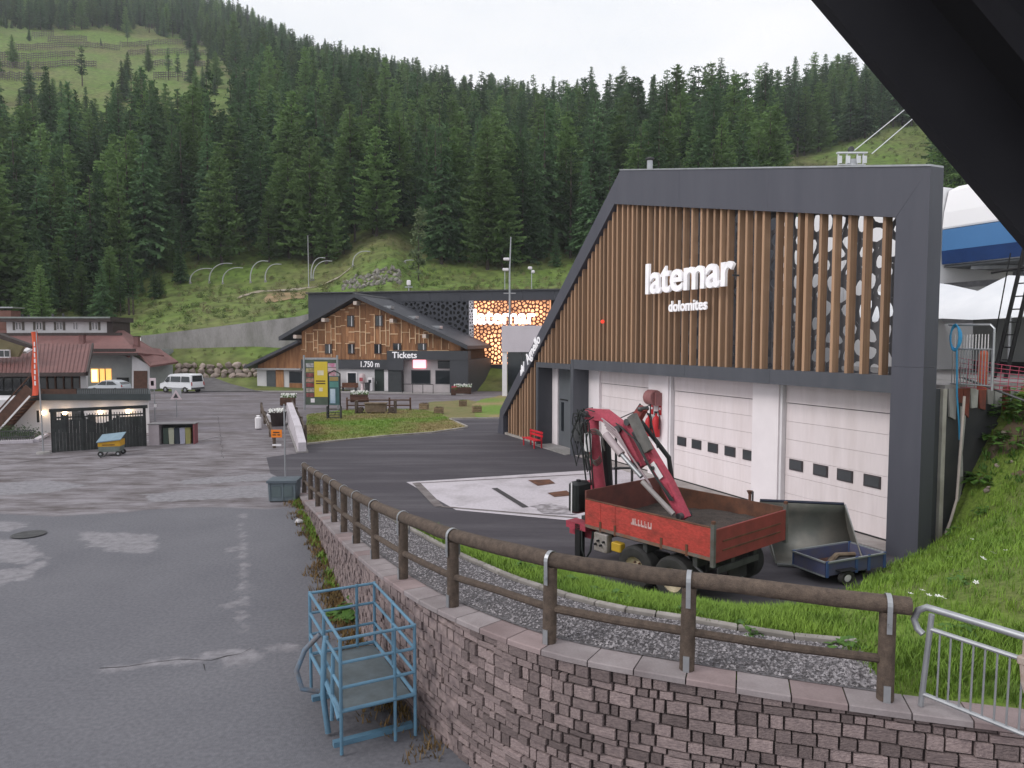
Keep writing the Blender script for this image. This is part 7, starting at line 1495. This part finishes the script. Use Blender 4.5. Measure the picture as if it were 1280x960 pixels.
for x in (1.6, 2.7):
    MB().tube([(x, .2, .52), (x, WT_ - .2, .52)], .07, 8).build('axle', steel_d, tr)
    for y, s_ in ((.16, -1), (WT_ - .16, 1)):
        w_ = MB().lathe([(.27, -.18), (.33, -.21), (.47, -.20), (.525, -.14), (.525, .14), (.47, .20), (.33, .21), (.27, .18)], 28, (x, y, .52), 'Y').build('tyre', rubber, tr, True)
        MB().lathe([(.28, s_ * .19), (.265, s_ * .12), (.20, s_ * .09), (.16, s_ * .04), (.10, s_ * .05), (.09, s_ * .10), (0, s_ * .11)], 20, (x, y, .52), 'Y').build('rim', rim_m, w_, True)
        for k in range(6): t = k * 1.047; MB().lathe([(0, s_ * .115), (.022, s_ * .105), (.022, s_ * .05)], 6, (x + .13 * math.cos(t), y, .52 + .13 * math.sin(t)), 'Y').build('wheel_nut', rust_m, w_)
    MB().box(x - .25, x + .25, .9, 1.0, .55, .75).build('leaf_spring', steel_d, tr)
MB().tube([(LT - .5, .08, .95), (LT - .05, .02, .75), (LT + .05, .02, .62), (LT + .04, .5, .58), (LT + .04, 1.1, .62)], .03, 8).build('rear_bumper', steel_d, tr, True); MB().box(LT - .3, LT - .24, 1.0, 1.7, .45, 1.1).build('mud_flap', rubber, tr); MB().box(LT - .1, LT - .06, .3, 1.9, .84, .98).build('light_bar', steel_d, tr)
# crane: base, column, jib, booms
CY = 1.0; cx = -.42
MB().box(-.85, -.06, .25, 2.45, .82, 1.05).build('crane_base', crane_red, tr); cb = Vector((cx, CY, 1.05)); hd = tl(742, 518, CY)
col = MB().tube([cb, cb + Vector((0, 0, .45)), Vector((hd.x, CY, hd.z - .55)), Vector((hd.x, CY, hd.z - .1))], [.24, .19, .16, .15], 10).build('crane_column', crane_red, tr, True)
MB().box(hd.x - .22, hd.x + .2, CY - .2, CY + .2, 1.9, 2.12).build('column_collar', crane_red, col); 
def bm(name, a, b, w_, h, mat, par=tr): return MB().beam(a, b, w_, h).build(name, mat, par)
def tbeam(name, pts, ws, hs, mat, par=tr):
    m = MB(); up = Vector((0, 0, 1)); n = len(pts)
    for i, p in enumerate(pts):
        d = (pts[min(i + 1, n - 1)] - pts[max(i - 1, 0)]).normalized(); rr = Vector((0, 1, 0)); t = d.cross(rr).normalized()
        if t.z < 0: t = -t
        for a, b in ((-1, -1), (1, -1), (1, -.2), (.75, 1), (-.75, 1), (-1, -.2)): m.v.append(p + rr * a * ws[i] / 2 + t * b * hs[i] / 2)
    for i in range(n - 1):
        for k in range(6): j = (k + 1) % 6; m.f.append((i * 6 + k, i * 6 + j, i * 6 + 6 + j, i * 6 + 6 + k))
    m.f += [tuple(range(5, -1, -1)), tuple(range((n - 1) * 6, n * 6))]; return m.build(name, mat, par)
A0, A1, A2, A3 = tl(735, 517, CY), tl(757, 519, CY), tl(777, 534, CY), tl(802, 584, CY)
ib = tbeam('inner_boom', [A0, A1, A2, A3], [.26, .28, .28, .22], [.28, .31, .30, .20], crane_red)
B0, B1, B2, B3 = tl(789, 526, CY - .1), tl(808, 560, CY - .1), tl(836, 606, CY - .1), tl(857, 648, CY - .1)
ob = tbeam('outer_boom', [B0, B1, B2, B3], [.25, .27, .27, .22], [.24, .28, .28, .24], crane_red)
C0, C1 = tl(797, 516, CY - .3), tl(862, 632, CY + .25)
bm('extension_boom', tl(790, 519, CY - .3), tl(811, 564, CY - .3), .16, .22, M('boom_grey', (.16, .15, .145), .55, (.10, .095, .09), 3), ob); tbeam('tip_bracket', [tl(794, 525, CY + .1), tl(804, 510, CY + .1)], [.22, .18], [.24, .2], M('bracket_red', (.26, .05, .045), .6), ob); MB().lathe([(0, -.2), (.06, -.16), (.06, .16), (0, .16)], 10, tl(804, 511, CY + .1), 'Y').build('pin', steel_d, ob)
MB().tube([tl(800, 525, CY + .45), tl(836, 572, CY + .45), tl(840, 600, CY + .45)], .06, 8).build('stay_rod', black_m, ob)
MB().tube([tl(757, 543, CY - .3), tl(777, 568, CY - .3)], .105, 10).build('cylinder_barrel', M('cylinder_white', (.46, .38, .40), .4), ib, True); MB().tube([tl(777, 568, CY - .3), tl(802, 596, CY - .3)], .06, 10).build('cylinder_rod', steel, ib, True); MB().tube([tl(803, 602, CY - .45), tl(842, 643, CY - .45)], .065, 10).build('cylinder_barrel', M('cylinder_steel', (.30, .27, .27), .4), ob, True)
for k in range(4): MB().tube([tl(752 + k * 2, 523 + k * 4, CY - .22), tl(770 + k, 537 + k * 4, CY - .22), tl(786 + k * 2, 566 + k * 3, CY - .24), tl(812 + k, 604 + k * 2, CY - .28)], .022, 6).build('hydraulic_pipe', M('pipe_pale', (.36, .28, .30), .5) if 'pipe_pale' not in MATS else MATS['pipe_pale'], ib, True)
MB().prism([(-.07, -.22), (.07, -.22), (.07, .22), (-.07, .22)], lambda x, z, t: tuple(tl(821, 588, CY - .262) + (B2 - B1).normalized() * z + Vector((0, -.006 + t * .0 - .004 * (t > 0), 0)) + (B2 - B1).normalized().cross(Vector((0, 1, 0))) * x), .012).build('decal', white_p, ob)
for (u, v, yy, q_) in ((737, 517, CY, .09), (778, 536, CY, .10), (800, 580, CY, .07), (790, 527, CY - .1, .09), (855, 644, CY - .1, .08), (822, 584, CY - .1, .05)): MB().lathe([(0, -.22), (q_, -.22), (q_, .22), (0, .22)], 12, tl(u, v, yy), 'Y').build('pivot_pin', steel_d, tr, True)
for k, (u, v) in enumerate(((800, 547), (812, 566), (826, 588), (840, 612))): p_ = tl(u, v, CY - .1); MB().cbox(p_, (.10, .33, .36), tilt=Matrix.Rotation(R(-33), 4, 'Y')).build('boom_clamp', crane_red if k % 2 else steel_d, ob)
for k in range(3): MB().tube([tl(770 + 3 * k, 529 + 2 * k, CY - .2), tl(792 + 3 * k, 548 + 3 * k, CY - .42), tl(812 + 2 * k, 585 + 3 * k, CY - .34), tl(838 + 2 * k, 626, CY - .30)], .018, 6).build('hydraulic_hose', hose_m, ob, True)
MB().tube([tl(790, 520, CY + .3), tl(800, 505, CY + .35), tl(812, 520, CY + .3), tl(822, 560, CY + .25)], .02, 6).build('hydraulic_hose', hose_m, ob, True)
# hoses round the head
r = random.Random(14); hs = []
for k in range(16):
    u0, v0 = r.uniform(730, 744), r.uniform(508, 522); ang = r.uniform(0, 1); y = CY + r.uniform(-.45, .25); lo = r.uniform(538, 592); u1 = r.uniform(718, 748)
    MB().tube([tl(u0, v0, y), tl(u0 - r.uniform(6, 16), v0 + r.uniform(-6, 8), y), tl(min(u0, u1) - r.uniform(2, 9), (v0 + lo) / 2, y), tl(u1, lo, y), tl(u1 + r.uniform(2, 8), lo - r.uniform(5, 20), y)], .017, 6).build('hydraulic_hose', hose_m, tr, True)
for k, (u0, u1, v1) in enumerate(((724, 733, 604), (731, 739, 606), (736, 742, 620))): MB().tube([tl(u0, 528, CY - .5), tl((u0 + u1) / 2, 568, CY - .5), tl(u1, v1, CY - .4)], .022, 6).build('hydraulic_hose', hose_m, tr, True)
for k in range(4): c_ = tl(743 + k * .7, 556 + k * 2, CY - .35 + .05 * k); MB().tube([c_ + Vector((.30 * math.cos(t), .03 * math.sin(2 * t), .42 * math.sin(t))) for t in np.linspace(0, 5.6, 16)], .016, 6, False).build('hose_loop', M('hose_grey', (.12, .115, .105), .6) if 'hose_grey' not in MATS else MATS['hose_grey'], tr, True)
MB().box(hd.x - .55, hd.x - .2, CY - .2, CY + .15, hd.z - .75, hd.z - .25).build('valve_block', steel_d, tr); MB().cbox(tl(735, 553, CY - .3), (.2, .12, .5), ch=.02).build('valve_plate', white_p, tr)
MB().tube([tl(757, 545, CY + .5), tl(762, 640, CY + .5)], .13, 8).build('rear_strut', black_m, tr); 
fr0 = tl(765, 600, CY + 1.0)
for a, b in (((770, 545), (770, 618)), ((790, 560), (790, 618)), ((770, 618), (792, 616)), ((768, 585), (792, 585))): MB().tube([tl(*a, CY + .9), tl(*b, CY + .9)], .035, 6).build('ladder_frame', steel_d, tr)
# tank, stabiliser, valve chest, yellow box
ta = tl(723, 621, .15); tk = MB().cbox((ta.x, ta.y + .05, ta.z), (.36, .55, .80), ch=.06).build('oil_tank', M('tank_black', (.022, .024, .025), .45), tr, True); MB().box(ta.x - .04, ta.x + .0, ta.y - .235, ta.y - .228, ta.z - .4, ta.z + .4).build('tank_strap', white_p, tk); MB().lathe([(.06, 0), (.06, .05), (0, .06)], 10, (ta.x, ta.y, ta.z + .40)).build('filler_cap', black_m, tk)
MB().box(-.75, -.05, .02, .4, 1.05, 1.22).build('tank_bracket', crane_red, tr)
MB().box(-.42, -.24, .02, .2, .18, 1.2).build('stabiliser_leg', black_m, tr); MB().cbox((-.33, .11, .14), (.34, .3, .06), ch=.015).build('stabiliser_foot', steel_d, tr); MB().tube([(-.2, .05, 1.1), (-.12, -.02, .6), (0, -.02, .35), (.15, 0, .6), (.2, .05, 1.1)], .03, 7).build('hydraulic_hose', hose_m, tr, True)
va = tl(752, 678, -.0); MB().cbox((va.x, .05, va.z), (.44, .22, .46), ch=.02).build('valve_chest', M('chest_grey', (.36, .33, .32), .6, (.2, .17, .15), 5), tr)
for k in range(4): MB().lathe([(0, -.07), (.03, -.07), (.03, 0)], 8, (va.x - .13 + .09 * k, -.055, va.z - .05 + .1 * (k % 2)), 'Y').build('lever_knob', black_m, tr)
ya = tl(771, 684, 0); MB().cbox((ya.x, .05, ya.z), (.30, .2, .22), ch=.02).build('yellow_box', M('box_yellow', (.60, .38, .04), .5), tr)
# maker's plate: worn white lettering on the side board
pa = tl(795, 660, -.03); 
wwm = M('worn_white', (.66, .50, .50), .7, (.44, .20, .19), 14, 5); m = MB()
for x0_, x1_, a_, b_ in ((0, .02, 0, .05), (.03, .09, 0, .15), (.10, .125, .0, .16), (.125, .17, 0, .04), (.185, .21, 0, .15), (.21, .25, 0, .045), (.265, .29, 0, .15), (.29, .335, 0, .045), (.35, .375, 0, .15), (.375, .42, 0, .04), (.375, .41, .055, .09), (.44, .465, 0, .15), (.465, .51, 0, .045), (.51, .535, 0, .15)): m.box(1.5 + x0_ * 1.15, 1.5 + x1_ * 1.15, -.036, -.031, 1.56 + a_, 1.56 + b_)
m.build('maker_lettering', wwm, tr)
# ================================================================== SNOW BUCKET
bo = Vector((7.15, 19.5, 0)); bk = thing('loader_bucket', 'large dark steel loader bucket tipped up behind the blue trailer', 'bucket', bo, R(-12)); bkd = M('bucket_steel', (.15, .155, .145), .5, (.26, .245, .22), 1.2, 6, .4, .7, (1, 1, .8), metal=.3)
prof = [(-.95, .06), (-.5, .02), (-.1, .12), (.2, .40), (.32, .8), (.22, 1.2), (.02, 1.5)]
m = MB(); wb = 2.15
sx_ = lambda z: -.22 * z
for y, z in prof: m.v += [(sx_(z), y, z), (wb + sx_(z), y, z)]
m.f = [(2 * i, 2 * i + 1, 2 * i + 3, 2 * i + 2) for i in range(len(prof) - 1)]; o = m.build('shell', bkd, bk, True); md = o.modifiers.new('thickness', 'SOLIDIFY'); md.thickness = .03
for x in (-.02, wb): MB().prism(prof + [(-.55, .75), (-.9, .25)], lambda y, z, t: (x + t + sx_(z), y, z), .025).build('side_plate', bkd, bk)
MB().tube([(sx_(1.52), .02, 1.52), (wb + sx_(1.52), .02, 1.52)], .04, 8).build('top_edge', M('edge_navy', (.025, .03, .055), .5), bk); MB().box(0, wb, -1.02, -.93, .03, .08).build('cutting_edge', steel, bk); MB().tube([(wb + .03 + sx_(1.5), .03, 1.5), (wb + .03 + sx_(.7), -.45, .7), (wb + .03, -.92, .1)], .025, 6).build('side_edge', steel, bk)
for x in (.5, 1.6): MB().box(x, x + .06, .33, .6, .3, 1.0).build('mount_ear', steel_d, bk)
ex = thing('exhaust_post', 'two thin dark pipe posts standing behind the trailer by the pillar', 'post', gw(lx(937, 632, -1.0)[0], -1.0, 0), GA)
MB().tube([(0, 0, 0), (0, 0, .62), (0, 0, .75)], [.045, .05, .11], 10).build('pipe', rust_m, ex); MB().tube([(.14, 0, 0), (.14, 0, .75)], .035, 8).build('pipe', steel_d, ex)
# ================================================================== BLUE BOX TRAILER
bt = thing('blue_trailer', 'small worn blue box trailer with drawbar at the foot of the bank', 'trailer', (7.55, 17.0, 0), R(24)); bt.scale = (1, 1, .74); btm = M('trailer_blue', (.085, .095, .19), .65, (.11, .105, .15), 2.5, 6)
Lx, Ly = 1.95, 1.05
for y in (0, Ly): MB().box(0, Lx, y - .02, y + .02, .34, .78).build('side_panel', btm, bt)
for x in (0, Lx): MB().box(x - .02, x + .02, .022, Ly - .022, .34, .78).build('end_panel', btm, bt)
MB().box(.02, Lx - .02, .02, Ly - .02, .33, .38).build('floor', brown_wood, bt)
gal = M('galv_dull', (.26, .28, .29), .5)
for a, b in (((0, -.03), (Lx, -.03)), ((0, Ly + .03), (Lx, Ly + .03)), ((-.03, 0), (-.03, Ly)), ((Lx + .03, 0), (Lx + .03, Ly))): MB().beam((*a, .79), (*b, .79), .05, .05).build('top_rail', gal, bt)
for x, y in ((0, 0), (Lx, 0), (0, Ly), (Lx, Ly), (Lx * .5, 0), (Lx * .72, 0)): MB().box(x - .04, x + .04, y - .045, y - .022, .3, .84).build('stake', M('stake_blue', (.06, .11, .27), .6) if 'stake_blue' not in MATS else MATS['stake_blue'], bt)
MB().box(-.05, -.025, 0, Ly, .30, .345).build('bumper', gal, bt)
for y in (-.10, Ly + .10):
    w_ = MB().lathe([(.12, -.06), (.2, -.07), (.235, -.04), (.235, .04), (.2, .07), (.12, .06)], 20, (.55, y, .235), 'Y').build('wheel', rubber, bt, True); MB().lathe([(0, -.05), (.06, -.062), (.13, -.045)], 14, (.55, y, .235), 'Y').build('hub', white_p, w_, True); MB().box(.28, .82, y - .09, y + .09, .49, .51).build('mudguard', black_m, bt)
MB().tube([(Lx - .3, .3, .3), (Lx + .2, Ly / 2, .28), (Lx + .7, Ly / 2, .25)], .035, 6).build('drawbar', gal, bt); m = MB(); MB().tube([(.3, .3, .5), (.9, .5, .72), (1.4, .4, .70)], .07, 7).build('cargo_pipe', log_l, bt, True); place('tarp', rock_mesh(95, 'tarp', M('tarp_dark', (.06, .055, .055), .8), 2), bt, (1.1, .55, .5), (0, 0, .3), (1.3, .8, .4))
# ================================================================== BLUE LIFT CAGE
cg = thing('blue_cage', 'blue tubular work cage standing beside the stone wall', 'cage', (-2.42, 9.9, 0), R(27)); Wc, Lc = 1.1, 2.1
zs = (1.70, 1.36, 1.0, .66)
for k, z in enumerate(zs):
    q = .024 if k < 3 else .03
    for a, b in (((0, 0), (Wc, 0)), ((0, Lc), (Wc, Lc)), ((0, 0), (0, Lc)), ((Wc, 0), (Wc, Lc))): MB().tube([(*a, z), (*b, z)], q, 8).build('rail', blue_paint, cg)
for x, y in ((0, 0), (Wc, 0), (0, Lc), (Wc, Lc), (Wc * .72, 0), (Wc * .72, Lc), (0, Lc * .5), (Wc, Lc * .5)): MB().tube([(x, y, .03), (x, y, 1.725)], .026, 8).build('post', blue_paint, cg)
MB().box(.03, Wc - .03, .03, Lc - .03, .61, .63).build('floor_plate', M('cage_floor', (.12, .145, .16), .6, (.09, .105, .11), 4), cg)
for y in (.3, Lc - .3): MB().box(-.05, Wc + .05, y - .05, y + .05, 0, .08).build('skid', blue_paint, cg)
MB().tube([(0, .9, 1.42), (-.06, .8, 1.2), (-.10, .7, .6), (-.05, .62, .05)], .045, 10).build('side_brace', blue_paint, cg, True); MB().tube([(-.06, 1.05, 1.4), (-.28, 1.1, 1.18), (-.42, 1.05, .9), (-.36, .95, .65), (-.12, .9, .58)], .04, 10).build('hook_tube', M('worn_tube', (.11, .17, .24), .6, (.16, .13, .12), 5), cg, True); MB().tube([(-.05, .75, .8), (.0, .3, .6), (.0, .1, .5)], .04, 8).build('side_brace', blue_paint, cg, True); MB().tube([(0, .45, 1.32), (-.02, .5, .3)], .03, 8).build('side_brace', blue_paint, cg)
p = gp(440, 770); broad_plant('dock_plant', Vector((p.x, p.y, 0)), 77, 120, .42, .16, 'broad leaved green dock plant between the cage and the wall', leaf_g)
p = gp(478, 838); broad_plant('low_weed', Vector((p.x + .5, p.y + .3, 0)), 78, 70, .3, .12, 'low green weed growing beneath the blue cage', leaf_g)
# broad weeds in the grass strip
r = random.Random(33)
spots = [(595, 685), (612, 690), (655, 712), (712, 728), (745, 742), (770, 752), (702, 706), (1060, 812), (930, 790), (860, 768), (1200, 790), (1195, 664), (1230, 640), (1205, 725)]
for i, (u, v) in enumerate(spots):
    dd = ray(u, v); p = None
    for k in range(60, 330):
        q = Vector((0, 0, CAMH)) + dd * (k * .1)
        if float(ter(q.x, q.y)[0]) + .05 > q.z: p = q; break
    if p: broad_plant('broad_weed', Vector((p.x, p.y, float(ter(p.x, p.y)[0]))), 200 + i, 40, .22, .09, 'low broad leaved weed in the grass behind the gravel', leaf_g)['group'] = 'broad weeds in the grass'
# low hedge and kerb at the hotel's left corner
o = thing('low_railing', 'low dark railing on a pale kerb in front of the hotel stair', 'railing', gp(0, 555)); O = Vector(o.location); e = gp(42, 553) - O; e2 = gp(57, 545) - O; s0 = gp(-40, 556) - O
MB().beam(s0 + Vector((0, 0, .08)), e + Vector((0, 0, .08)), .3, .16).build('kerb', concrete_l, o); MB().beam(e + Vector((.05, .1, .08)), e2 + Vector((0, 0, .08)), .3, .158).build('kerb', concrete_l, o)
for z in (.35, .7): MB().beam(s0 + Vector((0, .05, z)), e + Vector((0, .05, z)), .04, .05).build('rail', steel_d, o)
bme = MB().box(-.012, .012, -.012, .012, .16, .7).mesh('bar', steel_d)
for i in range(30): place('bar', bme, o, s0.lerp(e, i / 29) + Vector((0, .05, 0)))
hedge_m = M('hedge_leaf', (.05, .085, .035), .85, (.035, .06, .025), 3)
hd_ = thing('low_hedge', 'low clipped green hedge with red blooms under the hotel stair', 'hedge', gp(10, 549)); place('leaves', leafy(5, 1500, .75, 1.6, .05, .07, hedge_m), hd_, (0, .4, 0), (0, 0, 0), (1.2, .35, .6)); place('leaves', leafy(6, 1200, .7, 1.5, .05, .07, hedge_m), hd_, (-1.6, .4, 0), (0, 0, 0), (1.2, .35, .6)); MB().tube([(0, .4, 0), (0, .4, .4)], .03, 5).build('stem', bark_m, hd_)
# rough herbs over the meadow: nobody could count them
herb = [leafy(400 + i, 60, .9 + .3 * i, .7, .02, .16, M('herb_%d' % i, ((.13, .17, .05), (.10, .15, .04), (.18, .17, .08))[i], .9, ((.09, .13, .035), (.075, .115, .03), (.14, .125, .06))[i], 2, rand=.3)) for i in range(3)]
ho = []
for i, me in enumerate(herb):
    p = hill_pt(200 + 30 * i, 108); ob = place('meadow_shrub', me, None, p); tag(ob, 'low wild herb clump on the meadow above the concrete wall', 'shrub', 'herb clumps on the meadow'); ho.append(ob)
rr_ = random.Random(99); P = []
while len(P) < 2600:
    u = rr_.uniform(-20, 760); Y = rr_.uniform(92.6, 146) if rr_.random() < .8 else rr_.uniform(146, 200); x = (u - 640) / 900 * Y
    if 96.4 < Y < 97.8: continue
    if Y < 97 and not (180 < u < 330): continue
    z = float(hill_z(x, Y)) if Y > 97 else float(low_z(x, Y)); P.append((x, Y, z - .05, rr_.uniform(.2, .6) if Y > 98 else .25, rr_.uniform(0, 6.28), rr_.choice((0, 0, 1, 1, 2))))
for k in range(900):
    u = rr_.uniform(930, 1180); Y = rr_.uniform(160, 300); x = (u - 640) / 900 * Y; P.append((x, Y, float(hill_z(x, Y)) - .05, rr_.uniform(.4, 1.0), rr_.uniform(0, 6.28), rr_.choice((0, 1, 2, 2))))
scatter('meadow_herbs', P, ho, 'rough herbs and low scrub over the meadow slopes', 'vegetation')
# evening air
hz_o = MB().box(-1500, 1500, -60, 1120, -12, 620).build('haze', None); tag(hz_o, 'thin pale evening haze over the valley', 'haze', None, 'stuff')
hm = bpy.data.materials.new('haze'); hm.use_nodes = True; nd = hm.node_tree.nodes; nd.remove(nd['Principled BSDF']); pv = nd.new('ShaderNodeVolumePrincipled'); pv.inputs['Color'].default_value = (.90, .94, 1.0, 1); pv.inputs['Density'].default_value = 0.00022; pv.inputs['Anisotropy'].default_value = 0.0
hm.node_tree.links.new(pv.outputs[0], [n for n in nd if n.type == 'OUTPUT_MATERIAL'][0].inputs['Volume']); hz_o.data.materials.append(hm)
